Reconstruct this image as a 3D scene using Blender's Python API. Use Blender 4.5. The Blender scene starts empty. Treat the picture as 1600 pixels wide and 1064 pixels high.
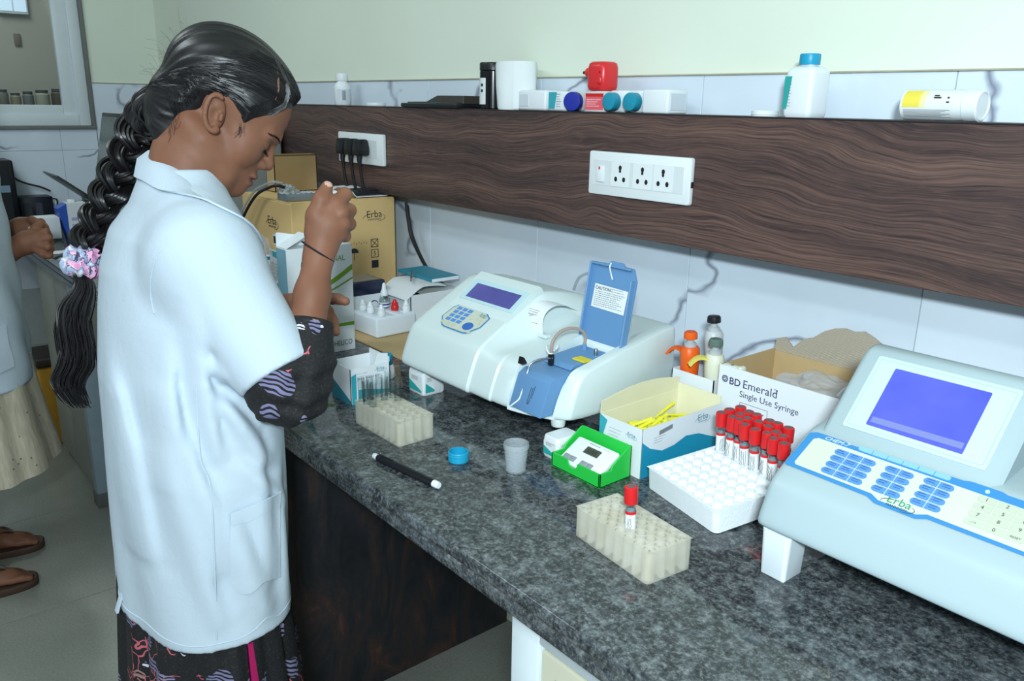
import bpy, bmesh, math, random
import numpy as np
from mathutils import Vector, Matrix
from mathutils.bvhtree import BVHTree
from mathutils import noise as mnoise

random.seed(7)
rng = np.random.default_rng(7)
PI = math.pi
scene = bpy.context.scene
COL = scene.collection

# ------------------------------------------------------------------ camera
CAM = bpy.data.cameras.new('camera')
cam = bpy.data.objects.new('camera', CAM)
COL.objects.link(cam)
CAM.sensor_width = 36.0
CAM.lens = 1278.52 * 36.0 / 1600.0
CAM.clip_start = 0.02
cam.matrix_world = Matrix(((0.63715012, -0.22487651, 0.73720436, 0.0),
                           (0.7705513, 0.16470534, -0.61572952, 0.0),
                           (0.01704161, 0.96036592, 0.27822092, 1.36),
                           (0, 0, 0, 1)))
scene.camera = cam

# ------------------------------------------------------------------ world, lights, exposure
world = bpy.data.worlds.new('world')
scene.world = world
world.use_nodes = True
world.node_tree.nodes['Background'].inputs[0].default_value = (0.78, 0.92, 1.0, 1)
world.node_tree.nodes['Background'].inputs[1].default_value = 0.36


def lamp(name, kind, loc, energy, color, target=None, **kw):
    l = bpy.data.lights.new(name, kind)
    l.energy = energy
    l.color = color
    for k, v in kw.items():
        setattr(l, k, v)
    o = bpy.data.objects.new(name, l)
    COL.objects.link(o)
    o.location = loc
    if target is not None:
        o.rotation_euler = (Vector(target) - Vector(loc)).to_track_quat('-Z', 'Y').to_euler()
    return o


# the photographer's flash, just above the lens
lamp('camera_flash', 'AREA', (0.26, -0.24, 1.62), 28.0, (0.80, 0.945, 1.0), (-1.0, 0.95, 0.98),
     shape='RECTANGLE', size=0.14, size_y=0.09, spread=math.radians(170))
# fluorescent battens on the ceiling of the laboratory
lamp('unseen_ceiling_lamp', 'AREA', (-2.4, -0.4, 2.72), 17.0, (0.86, 0.97, 1.0), (-2.4, -0.4, 0),
     shape='RECTANGLE', size=1.2, size_y=0.3)
lamp('unseen_ceiling_lamp', 'AREA', (-0.2, -0.9, 2.72), 22.0, (0.86, 0.97, 1.0), (-0.2, -0.9, 0),
     shape='RECTANGLE', size=1.2, size_y=0.3)

scene.view_settings.view_transform = 'Standard'
scene.view_settings.look = 'None'
scene.view_settings.gamma = 1.0
scene.view_settings.use_curve_mapping = False
scene.view_settings.exposure = 0.0

# ------------------------------------------------------------------ material helpers
MATS = {}


def srgb(r, g, b):
    f = lambda c: (c / 255 / 12.92) if c / 255 <= 0.04045 else ((c / 255 + 0.055) / 1.055) ** 2.4
    return (f(r), f(g), f(b), 1.0)


def mat(name, rgb, rough=0.5, metal=0.0, noise=0.0, nscale=30.0, bump=0.0, bscale=200.0, spec=0.5,
        alpha=1.0, trans=0.0, ior=1.45, sub=0.0, emit=None, coat=0.0):
    """Principled material; rgb in sRGB 0-255; noise = colour variation, bump = fine relief."""
    if name in MATS:
        return MATS[name]
    m = bpy.data.materials.new(name)
    m.use_nodes = True
    nt = m.node_tree
    b = nt.nodes['Principled BSDF']
    c = srgb(*rgb)
    b.inputs['Base Color'].default_value = c
    b.inputs['Roughness'].default_value = rough
    b.inputs['Metallic'].default_value = metal
    b.inputs['Specular IOR Level'].default_value = spec
    b.inputs['Alpha'].default_value = alpha
    b.inputs['Transmission Weight'].default_value = trans
    b.inputs['IOR'].default_value = ior
    b.inputs['Coat Weight'].default_value = coat
    if sub:
        b.inputs['Subsurface Weight'].default_value = sub
        b.inputs['Subsurface Radius'].default_value = (0.012, 0.005, 0.003)
    if emit:
        b.inputs['Emission Color'].default_value = srgb(*emit[0])
        b.inputs['Emission Strength'].default_value = emit[1]
    tc = nt.nodes.new('ShaderNodeTexCoord')
    if noise:
        n = nt.nodes.new('ShaderNodeTexNoise')
        n.inputs['Scale'].default_value = nscale
        n.inputs['Detail'].default_value = 4
        nt.links.new(tc.outputs['Object'], n.inputs['Vector'])
        mx = nt.nodes.new('ShaderNodeMix')
        mx.data_type = 'RGBA'
        mx.inputs[6].default_value = tuple(max(0, v * (1 - noise)) for v in c[:3]) + (1,)
        mx.inputs[7].default_value = tuple(min(1, v * (1 + noise)) for v in c[:3]) + (1,)
        nt.links.new(n.outputs['Fac'], mx.inputs[0])
        nt.links.new(mx.outputs[2], b.inputs['Base Color'])
    if bump:
        n2 = nt.nodes.new('ShaderNodeTexNoise')
        n2.inputs['Scale'].default_value = bscale
        n2.inputs['Detail'].default_value = 3
        nt.links.new(tc.outputs['Object'], n2.inputs['Vector'])
        bp = nt.nodes.new('ShaderNodeBump')
        bp.inputs['Strength'].default_value = bump
        bp.inputs['Distance'].default_value = 0.002
        nt.links.new(n2.outputs['Fac'], bp.inputs['Height'])
        nt.links.new(bp.outputs['Normal'], b.inputs['Normal'])
    MATS[name] = m
    return m


class NT:
    """Tiny node-tree builder for the larger procedural materials."""

    def __init__(s, name):
        s.m = bpy.data.materials.new(name)
        s.m.use_nodes = True
        s.t = s.m.node_tree
        s.b = s.t.nodes['Principled BSDF']
        s.tc = s.t.nodes.new('ShaderNodeTexCoord')
        MATS[name] = s.m

    def n(s, kind, **kw):
        x = s.t.nodes.new('ShaderNode' + kind)
        for k, v in kw.items():
            if k.startswith('i_'):
                x.inputs[k[2:].replace('_', ' ')].default_value = v
            else:
                setattr(x, k, v)
        return x

    def l(s, a, b):
        s.t.links.new(a, b)

    def mapping(s, scale=(1, 1, 1), rot=(0, 0, 0), loc=(0, 0, 0), src=None):
        mp = s.n('Mapping')
        mp.inputs['Scale'].default_value = scale
        mp.inputs['Rotation'].default_value = rot
        mp.inputs['Location'].default_value = loc
        s.l(src or s.tc.outputs['Object'], mp.inputs['Vector'])
        return mp.outputs['Vector']

    def noise(s, vec, scale, detail=4, rough=0.55, dist=0.0):
        x = s.n('TexNoise')
        x.inputs['Scale'].default_value = scale
        x.inputs['Detail'].default_value = detail
        x.inputs['Roughness'].default_value = rough
        x.inputs['Distortion'].default_value = dist
        s.l(vec, x.inputs['Vector'])
        return x.outputs['Fac']

    def ramp(s, fac, stops, interp='LINEAR'):
        r = s.n('ValToRGB')
        r.color_ramp.interpolation = interp
        e = r.color_ramp.elements
        while len(e) < len(stops):
            e.new(0.5)
        for k, (p, c) in enumerate(stops):
            e[k].position = p
            e[k].color = c if len(c) == 4 else srgb(*c)
        s.l(fac, r.inputs['Fac'])
        return r.outputs['Color']

    def mix(s, fac, a, b, mode='MIX'):
        x = s.n('Mix')
        x.data_type = 'RGBA'
        x.blend_type = mode
        for sock, v in ((x.inputs[0], fac), (x.inputs[6], a), (x.inputs[7], b)):
            if hasattr(v, 'is_linked'):
                s.l(v, sock)
            else:
                sock.default_value = v
        return x.outputs[2]

    def bump(s, h, strength=0.3, dist=0.002):
        x = s.n('Bump')
        x.inputs['Strength'].default_value = strength
        x.inputs['Distance'].default_value = dist
        s.l(h, x.inputs['Height'])
        s.l(x.outputs['Normal'], s.b.inputs['Normal'])

    def math(s, op, a, b=0.0):
        x = s.n('Math', operation=op)
        for k, v in ((0, a), (1, b)):
            if hasattr(v, 'is_linked'):
                s.l(v, x.inputs[k])
            else:
                x.inputs[k].default_value = v
        return x.outputs[0]

    def out(s, color=None, rough=None):
        if color is not None:
            if hasattr(color, 'is_linked'):
                s.l(color, s.b.inputs['Base Color'])
            else:
                s.b.inputs['Base Color'].default_value = color
        if rough is not None:
            if hasattr(rough, 'is_linked'):
                s.l(rough, s.b.inputs['Roughness'])
            else:
                s.b.inputs['Roughness'].default_value = rough
        return s.m


# ------------------------------------------------------------------ mesh helpers
class MB:
    """Collects shapes; build() links them as ONE mesh object."""

    def __init__(s):
        s.v = []
        s.f = []

    def add(s, verts, faces, M=None):
        o = len(s.v)
        if M is not None:
            verts = [M @ Vector(p) for p in verts]
        s.v += [tuple(p) for p in verts]
        s.f += [tuple(i + o for i in f) for f in faces]
        return s

    def bm(s, b, M=None):
        b.verts.ensure_lookup_table()
        for i, v in enumerate(b.verts):
            v.index = i
        s.add([v.co.copy() for v in b.verts], [[v.index for v in f.verts] for f in b.faces], M)
        b.free()
        return s

    def box(s, lo, hi, bev=0.0, seg=2, M=None):
        b = bmesh.new()
        bmesh.ops.create_cube(b, size=1)
        for v in b.verts:
            v.co = Vector([(lo[k] + hi[k]) / 2 + v.co[k] * (hi[k] - lo[k]) for k in range(3)])
        if bev:
            bmesh.ops.bevel(b, geom=b.edges[:], offset=bev, segments=seg, profile=0.5, affect='EDGES')
        return s.bm(b, M)

    def prism(s, pts, axis, a, c, bev=0.0, seg=2, M=None):
        """polygon pts (2-D) extruded along axis 0/1/2 from a to c."""
        def P(p, t):
            q = [0, 0, 0]
            r = [k for k in range(3) if k != axis]
            q[r[0]], q[r[1]], q[axis] = p[0], p[1], t
            return q
        b = bmesh.new()
        v0 = [b.verts.new(P(p, a)) for p in pts]
        v1 = [b.verts.new(P(p, c)) for p in pts]
        n = len(pts)
        b.faces.new(v0)
        b.faces.new(v1[::-1])
        for i in range(n):
            b.faces.new((v0[i], v1[i], v1[(i + 1) % n], v0[(i + 1) % n]))
        bmesh.ops.recalc_face_normals(b, faces=b.faces[:])
        if bev:
            bmesh.ops.bevel(b, geom=b.edges[:], offset=bev, segments=seg, profile=0.5, affect='EDGES')
        return s.bm(b, M)

    def lathe(s, prof, n=24, M=None, cap=True):
        """prof: list of (r, z)."""
        vs, fs = [], []
        for r, z in prof:
            for k in range(n):
                a = 2 * PI * k / n
                vs.append((r * math.cos(a), r * math.sin(a), z))
        for i in range(len(prof) - 1):
            for k in range(n):
                k2 = (k + 1) % n
                fs.append((i * n + k, i * n + k2, (i + 1) * n + k2, (i + 1) * n + k))
        if cap:
            if prof[0][0] > 1e-5:
                fs.append(tuple(range(n))[::-1])
            if prof[-1][0] > 1e-5:
                fs.append(tuple((len(prof) - 1) * n + k for k in range(n)))
        return s.add(vs, fs, M)

    def tube(s, pts, r, n=8, M=None, caps=True):
        """pts: polyline, r: radius or list of radii."""
        pts = [Vector(p) for p in pts]
        R = r if isinstance(r, (list, tuple)) else [r] * len(pts)
        vs, fs = [], []
        up = None
        for i, p in enumerate(pts):
            d = (pts[min(i + 1, len(pts) - 1)] - pts[max(i - 1, 0)])
            if d.length < 1e-9:
                d = Vector((0, 0, 1))
            d.normalize()
            if up is None:
                up = Vector((0, 0, 1)) if abs(d.z) < 0.9 else Vector((1, 0, 0))
            x = up - d * up.dot(d)
            if x.length < 1e-6:
                x = d.orthogonal()
            x.normalize()
            up = x
            y = d.cross(x)
            for k in range(n):
                a = 2 * PI * k / n
                vs.append(p + (x * math.cos(a) + y * math.sin(a)) * R[i])
        for i in range(len(pts) - 1):
            for k in range(n):
                k2 = (k + 1) % n
                fs.append((i * n + k, i * n + k2, (i + 1) * n + k2, (i + 1) * n + k))
        if caps:
            fs.append(tuple(range(n))[::-1])
            fs.append(tuple((len(pts) - 1) * n + k for k in range(n)))
        return s.add(vs, fs, M)

    def loft(s, rings, M=None, closed=True, caps=True):
        n = len(rings[0])
        vs = [p for r in rings for p in r]
        fs = []
        for i in range(len(rings) - 1):
            for k in range(n if closed else n - 1):
                k2 = (k + 1) % n
                fs.append((i * n + k, i * n + k2, (i + 1) * n + k2, (i + 1) * n + k))
        if caps and closed:
            fs.append(tuple(range(n))[::-1])
            fs.append(tuple((len(rings) - 1) * n + k for k in range(n)))
        return s.add(vs, fs, M)

    def sheet(s, grid, th, M=None):
        """grid[i][j] of points, thickened by th along the normals."""
        g = [[Vector(p) for p in r] for r in grid]
        ni, nj = len(g), len(g[0])
        top, bot = [], []
        for i in range(ni):
            for j in range(nj):
                du = g[min(i + 1, ni - 1)][j] - g[max(i - 1, 0)][j]
                dv = g[i][min(j + 1, nj - 1)] - g[i][max(j - 1, 0)]
                nn = du.cross(dv)
                if nn.length < 1e-12:
                    nn = Vector((0, 0, 1))
                nn.normalize()
                top.append(g[i][j] + nn * th / 2)
                bot.append(g[i][j] - nn * th / 2)
        o = ni * nj
        fs = []
        for i in range(ni - 1):
            for j in range(nj - 1):
                a, b_, c, d = i * nj + j, i * nj + j + 1, (i + 1) * nj + j + 1, (i + 1) * nj + j
                fs.append((a, d, c, b_))
                fs.append((a + o, b_ + o, c + o, d + o))
        rim = [(0, j) for j in range(nj)] + [(i, nj - 1) for i in range(1, ni)] + \
              [(ni - 1, j) for j in range(nj - 2, -1, -1)] + [(i, 0) for i in range(ni - 2, 0, -1)]
        for k in range(len(rim)):
            a = rim[k][0] * nj + rim[k][1]
            b_ = rim[(k + 1) % len(rim)][0] * nj + rim[(k + 1) % len(rim)][1]
            fs.append((a, b_, b_ + o, a + o))
        return s.add(top + bot, fs, M)

    def data(s, name, material=None, smooth=35):
        me = bpy.data.meshes.new(name)
        me.from_pydata(s.v, [], s.f)
        b = bmesh.new()
        b.from_mesh(me)
        bmesh.ops.recalc_face_normals(b, faces=b.faces[:])
        if smooth:
            lim = math.radians(smooth)
            for f in b.faces:
                f.smooth = True
            for e in b.edges:
                e.smooth = not (len(e.link_faces) == 2 and e.calc_face_angle(0) > lim)
        b.to_mesh(me)
        b.free()
        if material:
            me.materials.append(material)
        return me

    def build(s, name, material, parent=None, smooth=35):
        return link(name, s.data(name, material, smooth), parent)


def link(name, data, parent=None, loc=None, rot=None):
    o = bpy.data.objects.new(name, data)
    COL.objects.link(o)
    if parent is not None:
        o.parent = parent
    if loc is not None:
        o.location = loc
    if rot is not None:
        o.rotation_euler = rot
    return o


def tag(o, label=None, cat=None, group=None, kind=None):
    for k, v in (('label', label), ('category', cat), ('group', group), ('kind', kind)):
        if v:
            o[k] = v
    return o


def thing(name, label, cat, loc=(0, 0, 0), rotz=0.0, group=None, rot=None):
    o = bpy.data.objects.new(name, None)
    o.empty_display_size = 0.02
    COL.objects.link(o)
    o.location = loc
    o.rotation_euler = rot or (0, 0, rotz)
    return tag(o, label, cat, group)


def copy_thing(root, loc, rotz=None, label=None):
    r = root.copy()
    COL.objects.link(r)
    r.location = loc
    if rotz is not None:
        r.rotation_euler = (root.rotation_euler[0], root.rotation_euler[1], rotz)
    if label:
        r['label'] = label
    for ch in list(root.children):
        c = ch.copy()
        COL.objects.link(c)
        c.parent = r
        for g in ch.children:
            d = g.copy()
            COL.objects.link(d)
            d.parent = c
    return r


def axes(o, x, y):
    """matrix with local X along x, Y along (about) y, at origin o."""
    x = Vector(x).normalized()
    z = x.cross(Vector(y)).normalized()
    y = z.cross(x)
    M = Matrix((x, y, z)).transposed().to_4x4()
    M.translation = Vector(o)
    return M


def text_mb(s, size, M, depth=0.0, align='LEFT', shear=0.0, wide=1.0, bold=0.0):
    cu = bpy.data.curves.new('t', 'FONT')
    cu.body = s
    cu.size = size
    cu.align_x = align
    cu.shear = shear
    cu.offset = bold
    cu.resolution_u = 3
    cu.space_character = 1.0
    ob = bpy.data.objects.new('t', cu)
    me = bpy.data.meshes.new_from_object(ob)
    mb = MB()
    S = Matrix.Diagonal((wide, 1, 1, 1))
    mb.add([v.co.copy() for v in me.vertices], [tuple(p.vertices) for p in me.polygons], M @ S)
    bpy.data.meshes.remove(me)
    bpy.data.objects.remove(ob)
    bpy.data.curves.remove(cu)
    return mb


def join_mb(*ms):
    r = MB()
    for m in ms:
        r.add(m.v, m.f)
    return r


def flat(mb, quad, M):
    """a flat polygon in the XY plane of M."""
    return mb.add([(p[0], p[1], 0) for p in quad], [tuple(range(len(quad)))], M)


def rrect(w, h, r, n=4, cx=0.0, cy=0.0):
    pts = []
    for (sx, sy, a0) in ((1, 1, 0), (-1, 1, 90), (-1, -1, 180), (1, -1, 270)):
        for k in range(n + 1):
            a = math.radians(a0 + 90 * k / n)
            pts.append((cx + sx * (w / 2 - r) + r * math.cos(a), cy + sy * (h / 2 - r) + r * math.sin(a)))
    return pts


def bez(p, n=12):
    """Catmull-Rom through points."""
    p = [Vector(q) for q in p]
    out = []
    for i in range(len(p) - 1):
        a, b, c, d = p[max(i - 1, 0)], p[i], p[i + 1], p[min(i + 2, len(p) - 1)]
        for k in range(n):
            t = k / n
            out.append(0.5 * ((2 * b) + (c - a) * t + (2 * a - 5 * b + 4 * c - d) * t * t + (3 * b - a - 3 * c + d) * t ** 3))
    out.append(p[-1])
    return out


def T(x, y, z, rz=0.0, rx=0.0, ry=0.0):
    return Matrix.Translation((x, y, z)) @ Matrix.Rotation(rz, 4, 'Z') @ Matrix.Rotation(rx, 4, 'X') @ Matrix.Rotation(ry, 4, 'Y')


# ------------------------------------------------------------------ signed distance volumes -> meshes
class Vol:
    def __init__(s, lo, hi, h):
        s.lo = np.array(lo, float)
        s.h = h
        s.n = np.ceil((np.array(hi) - s.lo) / h).astype(int) + 1
        s.d = np.full(s.n, 1.0, np.float32)

    def blk(s, lo, hi):
        a = np.clip(np.floor((np.array(lo) - s.lo) / s.h).astype(int), 0, s.n)
        b = np.clip(np.ceil((np.array(hi) - s.lo) / s.h).astype(int) + 1, 0, s.n)
        if np.any(b <= a):
            return None, None
        sl = tuple(slice(a[k], b[k]) for k in range(3))
        ax = [(s.lo[k] + s.h * np.arange(a[k], b[k])).astype(np.float32) for k in range(3)]
        P = np.stack(np.meshgrid(*ax, indexing='ij'), -1)
        return sl, P

    def op(s, fn, lo, hi, k=0.01, mode='add'):
        sl, P = s.blk(np.array(lo) - k - 0.012, np.array(hi) + k + 0.012)
        if sl is None:
            return
        b = fn(P).astype(np.float32)
        a = s.d[sl]
        if mode == 'add':
            hh = np.clip(0.5 + 0.5 * (b - a) / k, 0, 1)
            s.d[sl] = a * hh + b * (1 - hh) - k * hh * (1 - hh)
        elif mode == 'sub':
            b = -b
            hh = np.clip(0.5 - 0.5 * (b - a) / k, 0, 1)
            s.d[sl] = a * hh + b * (1 - hh) + k * hh * (1 - hh)
        elif mode == 'disp':
            s.d[sl] = a - b

    def cone(s, a, b, ra, rb, k=0.01, mode='add', F=None):
        a, b = np.array(a, np.float32), np.array(b, np.float32)
        if F is not None:
            a, b = F(a), F(b)
        r = max(ra, rb)
        ba = b - a
        L = max(float(ba @ ba), 1e-12)

        def fn(P):
            pa = P - a
            t = np.clip((pa @ ba) / L, 0, 1)
            return np.linalg.norm(pa - t[..., None] * ba, axis=-1) - (ra + (rb - ra) * t)
        s.op(fn, np.minimum(a, b) - r, np.maximum(a, b) + r, k, mode)

    def chain(s, pts, rad, k=0.01, F=None):
        for i in range(len(pts) - 1):
            s.cone(pts[i], pts[i + 1], rad[i], rad[i + 1], k, F=F)

    def ell(s, c, r, k=0.01, mode='add', rot=None, F=None, Rm=None):
        """ellipsoid at c with radii r; F/Rm map a local frame to the world."""
        c = np.array(c, float)
        r = np.array(r, float)
        Q = np.eye(3)
        if rot is not None:
            Q = np.array(Matrix.Rotation(rot[2], 3, 'Z') @ Matrix.Rotation(rot[1], 3, 'Y') @ Matrix.Rotation(rot[0], 3, 'X'))
        if F is not None:
            c = F(c)
            Q = Rm @ Q
        m = r.max()

        def fn(P):
            q = (P - c.astype(np.float32)) @ Q.astype(np.float32)
            k0 = np.linalg.norm(q / r, axis=-1)
            k1 = np.linalg.norm(q / (r * r), axis=-1) + 1e-9
            return k0 * (k0 - 1) / k1
        s.op(fn, c - m, c + m, k, mode)

    def mesh(s):
        """naive surface nets -> (verts, quads)"""
        d = s.d
        neg = d < 0
        c = np.zeros(s.n - 1, np.int8)
        for i in (0, 1):
            for j in (0, 1):
                for k in (0, 1):
                    c += neg[i:s.n[0] - 1 + i, j:s.n[1] - 1 + j, k:s.n[2] - 1 + k]
        I = np.argwhere((c > 0) & (c < 8))
        idx = np.full(s.n - 1, -1, np.int64)
        idx[I[:, 0], I[:, 1], I[:, 2]] = np.arange(len(I))
        acc = np.zeros((len(I), 3))
        cnt = np.zeros(len(I))
        cor = [(i, j, k) for i in (0, 1) for j in (0, 1) for k in (0, 1)]
        val = {q: d[I[:, 0] + q[0], I[:, 1] + q[1], I[:, 2] + q[2]].astype(float) for q in cor}
        for q in cor:
            for ax in range(3):
                if q[ax] == 0:
                    q2 = list(q)
                    q2[ax] = 1
                    q2 = tuple(q2)
                    a, b = val[q], val[q2]
                    mk = (a < 0) != (b < 0)
                    t = np.where(mk, a / np.where(mk, a - b, 1), 0)
                    p = np.zeros((len(I), 3)) + np.array(q)
                    p[:, ax] += t
                    acc[mk] += p[mk]
                    cnt[mk] += 1
        V = s.lo + (I + acc / cnt[:, None]) * s.h
        quads = []
        for ax in range(3):
            u, w = (ax + 1) % 3, (ax + 2) % 3
            sl0 = [slice(1, -1)] * 3
            sl1 = [slice(1, -1)] * 3
            sl0[ax] = slice(0, s.n[ax] - 1)
            sl1[ax] = slice(1, s.n[ax])
            A, B = neg[tuple(sl0)], neg[tuple(sl1)]
            E = np.argwhere(A != B)
            fl = A[E[:, 0], E[:, 1], E[:, 2]]
            E = E + np.array([0 if k == ax else 1 for k in range(3)])
            def g(du, dw):
                e = E.copy()
                e[:, u] -= du
                e[:, w] -= dw
                return idx[e[:, 0], e[:, 1], e[:, 2]]
            q = np.stack([g(1, 1), g(0, 1), g(0, 0), g(1, 0)], 1)
            q[~fl] = q[~fl][:, ::-1]
            quads.append(q)
        return V, np.concatenate(quads)


def np_mesh(name, parts, material=None, smooth=True):
    """parts: list of (V, quads) joined in one mesh."""
    Vs, Qs, o = [], [], 0
    for V, Q in parts:
        Vs.append(V)
        Qs.append(Q + o)
        o += len(V)
    V = np.concatenate(Vs)
    Q = np.concatenate(Qs)
    me = bpy.data.meshes.new(name)
    me.vertices.add(len(V))
    me.vertices.foreach_set('co', V.astype(np.float32).ravel())
    me.loops.add(Q.size)
    me.loops.foreach_set('vertex_index', Q.astype(np.int32).ravel())
    me.polygons.add(len(Q))
    me.polygons.foreach_set('loop_start', np.arange(0, Q.size, 4, dtype=np.int32))
    me.polygons.foreach_set('loop_total', np.full(len(Q), 4, np.int32))
    me.update(calc_edges=True)
    if smooth:
        me.polygons.foreach_set('use_smooth', np.ones(len(Q), bool))
    if material:
        me.materials.append(material)
    return me, V, Q


def relax(V, Q, n=2, f=0.5):
    """Laplacian smoothing of a quad mesh."""
    e = np.concatenate([Q[:, [0, 1]], Q[:, [1, 2]], Q[:, [2, 3]], Q[:, [3, 0]]])
    for _ in range(n):
        acc = np.zeros_like(V)
        cnt = np.zeros(len(V))
        np.add.at(acc, e[:, 0], V[e[:, 1]])
        np.add.at(acc, e[:, 1], V[e[:, 0]])
        np.add.at(cnt, e[:, 0], 1)
        np.add.at(cnt, e[:, 1], 1)
        V = V * (1 - f) + f * acc / np.maximum(cnt, 1)[:, None]
    return V
# ------------------------------------------------------------------ materials of the room
def mk_room_materials():
    # painted plaster
    m = NT('wall_paint')
    c = m.ramp(m.noise(m.mapping((1, 1, 1)), 2.0, 3), [(0.3, (221, 229, 214)), (0.7, (227, 235, 220))])
    m.out(c, 0.75)
    m.bump(m.noise(m.mapping((1, 1, 1)), 90, 4), 0.08)
    # white marble-look wall tile
    m = NT('wall_tile')
    oi = m.n('ObjectInfo')
    add = m.n('VectorMath', operation='ADD')
    m.l(m.tc.outputs['Object'], add.inputs[0])
    sc = m.n('VectorMath', operation='SCALE')
    m.l(oi.outputs['Location'], sc.inputs[0])
    sc.inputs['Scale'].default_value = 3.7
    m.l(sc.outputs[0], add.inputs[1])
    v = m.mapping((1, 1, 1.35), (0.5, 0.7, 0.3), src=add.outputs[0])
    a = m.noise(v, 1.5, 5, 0.42, 0.1)
    vein = m.math('ABSOLUTE', m.math('SUBTRACT', a, 0.5))
    msk = m.noise(m.mapping((1, 1, 1), loc=(3, 5, 1), src=add.outputs[0]), 3.2, 2)
    vv = m.math('MULTIPLY', m.math('SUBTRACT', 1.0, m.math('MINIMUM', m.math('MULTIPLY', vein, 120.0), 1.0)),
                m.math('MINIMUM', m.math('MAXIMUM', m.math('MULTIPLY', m.math('SUBTRACT', msk, 0.39), 8.0), 0.0), 0.85))
    base = m.ramp(m.noise(v, 2.5, 3), [(0.35, (208, 220, 232)), (0.65, (218, 229, 240))])
    m.out(m.mix(vv, base, srgb(104, 110, 130)), 0.16)
    # dark wood laminate
    m = NT('wood_laminate')
    o = m.tc.outputs['Object']
    w1 = m.noise(m.mapping((1.5, 1, 3.0)), 1.0, 3, 0.5)
    w2 = m.noise(m.mapping((3.6, 1, 5.0), loc=(4, 0, 2)), 1.0, 3, 0.5)
    sep = m.n('SeparateXYZ')
    m.l(o, sep.inputs[0])
    z = m.math('ADD', sep.outputs['Z'], m.math('ADD', m.math('MULTIPLY', w1, 0.21), m.math('MULTIPLY', w2, 0.02)))
    cb = m.n('CombineXYZ')
    m.l(sep.outputs['X'], cb.inputs['X'])
    m.l(z, cb.inputs['Z'])
    broad = m.noise(m.mapping((0.7, 1, 22.0), src=cb.outputs[0]), 1.0, 4, 0.6)
    fine = m.noise(m.mapping((5.0, 1, 380.0), src=cb.outputs[0]), 1.0, 3, 0.6)
    pores = m.noise(m.mapping((26.0, 1, 620.0), src=cb.outputs[0]), 1.0, 2, 0.6)
    c1 = m.ramp(broad, [(0.30, (48, 38, 40)), (0.46, (84, 64, 60)), (0.60, (110, 84, 75)), (0.75, (66, 50, 50))])
    c2 = m.mix(m.ramp(fine, [(0.34, (90, 90, 90)), (0.60, (255, 255, 255))]), srgb(44, 34, 36), c1)
    c3 = m.mix(m.ramp(pores, [(0.52, (0, 0, 0)), (0.70, (150, 150, 150))]), c2, srgb(128, 98, 86))
    m.out(c3, 0.42)
    m.bump(fine, 0.12, 0.001)
    # speckled grey granite of the worktop
    m = NT('granite_top')
    v = m.mapping((1, 1, 1))
    a = m.noise(v, 52, 7, 0.74, 0.25)
    b = m.noise(v, 190, 5, 0.78)
    d = m.noise(m.mapping((1, 1.5, 1), rot=(0, 0, 0.5)), 11, 5, 0.7, 0.9)
    ca = m.ramp(a, [(0.38, (20, 23, 27)), (0.49, (50, 55, 59)), (0.58, (98, 104, 106)), (0.70, (140, 147, 148))])
    cb2 = m.ramp(b, [(0.38, (20, 22, 26)), (0.52, (72, 77, 80)), (0.66, (150, 156, 156))])
    cc = m.mix(0.45, ca, cb2)
    cc = m.mix(m.ramp(d, [(0.58, (0, 0, 0)), (0.66, (120, 120, 120))]), cc, srgb(118, 128, 130))
    m.out(cc, m.ramp(a, [(0.3, (40, 40, 40)), (0.7, (72, 72, 72))]))
    # very dark granite of the partition slab
    m = NT('granite_slab')
    v = m.mapping((1, 3.2, 1.2), rot=(0.75, 0, 0))
    a = m.noise(v, 3.2, 7, 0.68, 0.8)
    b = m.noise(m.mapping((1, 1, 1)), 70, 4, 0.7)
    cc = m.ramp(a, [(0.35, (22, 24, 29)), (0.5, (40, 42, 48)), (0.60, (66, 50, 46)), (0.70, (110, 72, 60)), (0.8, (50, 46, 48))])
    m.out(m.mix(m.math('MULTIPLY', b, 0.45), cc, srgb(20, 22, 26)), 0.5)
    # vitrified floor tile
    m = NT('floor_tile')
    a = m.noise(m.mapping((1, 1, 1)), 5, 5, 0.65)
    b = m.noise(m.mapping((1, 1, 1)), 160, 3, 0.6)
    cc = m.mix(0.35, m.ramp(a, [(0.35, (124, 127, 118)), (0.65, (138, 141, 132))]),
               m.ramp(b, [(0.35, (112, 115, 108)), (0.65, (150, 152, 144))]))
    m.out(cc, 0.33)
    # window glass: clear with a mirror sheen at grazing angles
    g = bpy.data.materials.new('window_glass')
    g.use_nodes = True
    nt = g.node_tree
    nt.nodes.remove(nt.nodes['Principled BSDF'])
    tr = nt.nodes.new('ShaderNodeBsdfTransparent')
    tr.inputs[0].default_value = (0.80, 0.84, 0.84, 1)
    gl = nt.nodes.new('ShaderNodeBsdfGlossy')
    gl.inputs['Roughness'].default_value = 0.02
    fr = nt.nodes.new('ShaderNodeLayerWeight')
    fr.inputs['Blend'].default_value = 0.15
    mx = nt.nodes.new('ShaderNodeMixShader')
    nt.links.new(fr.outputs[0], mx.inputs[0])
    nt.links.new(tr.outputs[0], mx.inputs[1])
    nt.links.new(gl.outputs[0], mx.inputs[2])
    nt.links.new(mx.outputs[0], nt.nodes['Material Output'].inputs[0])
    MATS['window_glass'] = g


mk_room_materials()
GROUT = mat('grout', (168, 176, 178), 0.9, noise=0.1, nscale=60)
DIRTY = mat('dark_sealant', (172, 168, 148), 0.8, noise=0.25, nscale=40)
ALU = mat('white_aluminium', (214, 224, 228), 0.35, noise=0.03, nscale=20)
ZC = 0.83            # worktop height
YF, YW = 0.53, 1.24  # worktop front edge, back wall
XL = -4.0            # left wall
ZT = 1.414           # top of the wall tiling
XR = 1.5


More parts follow.
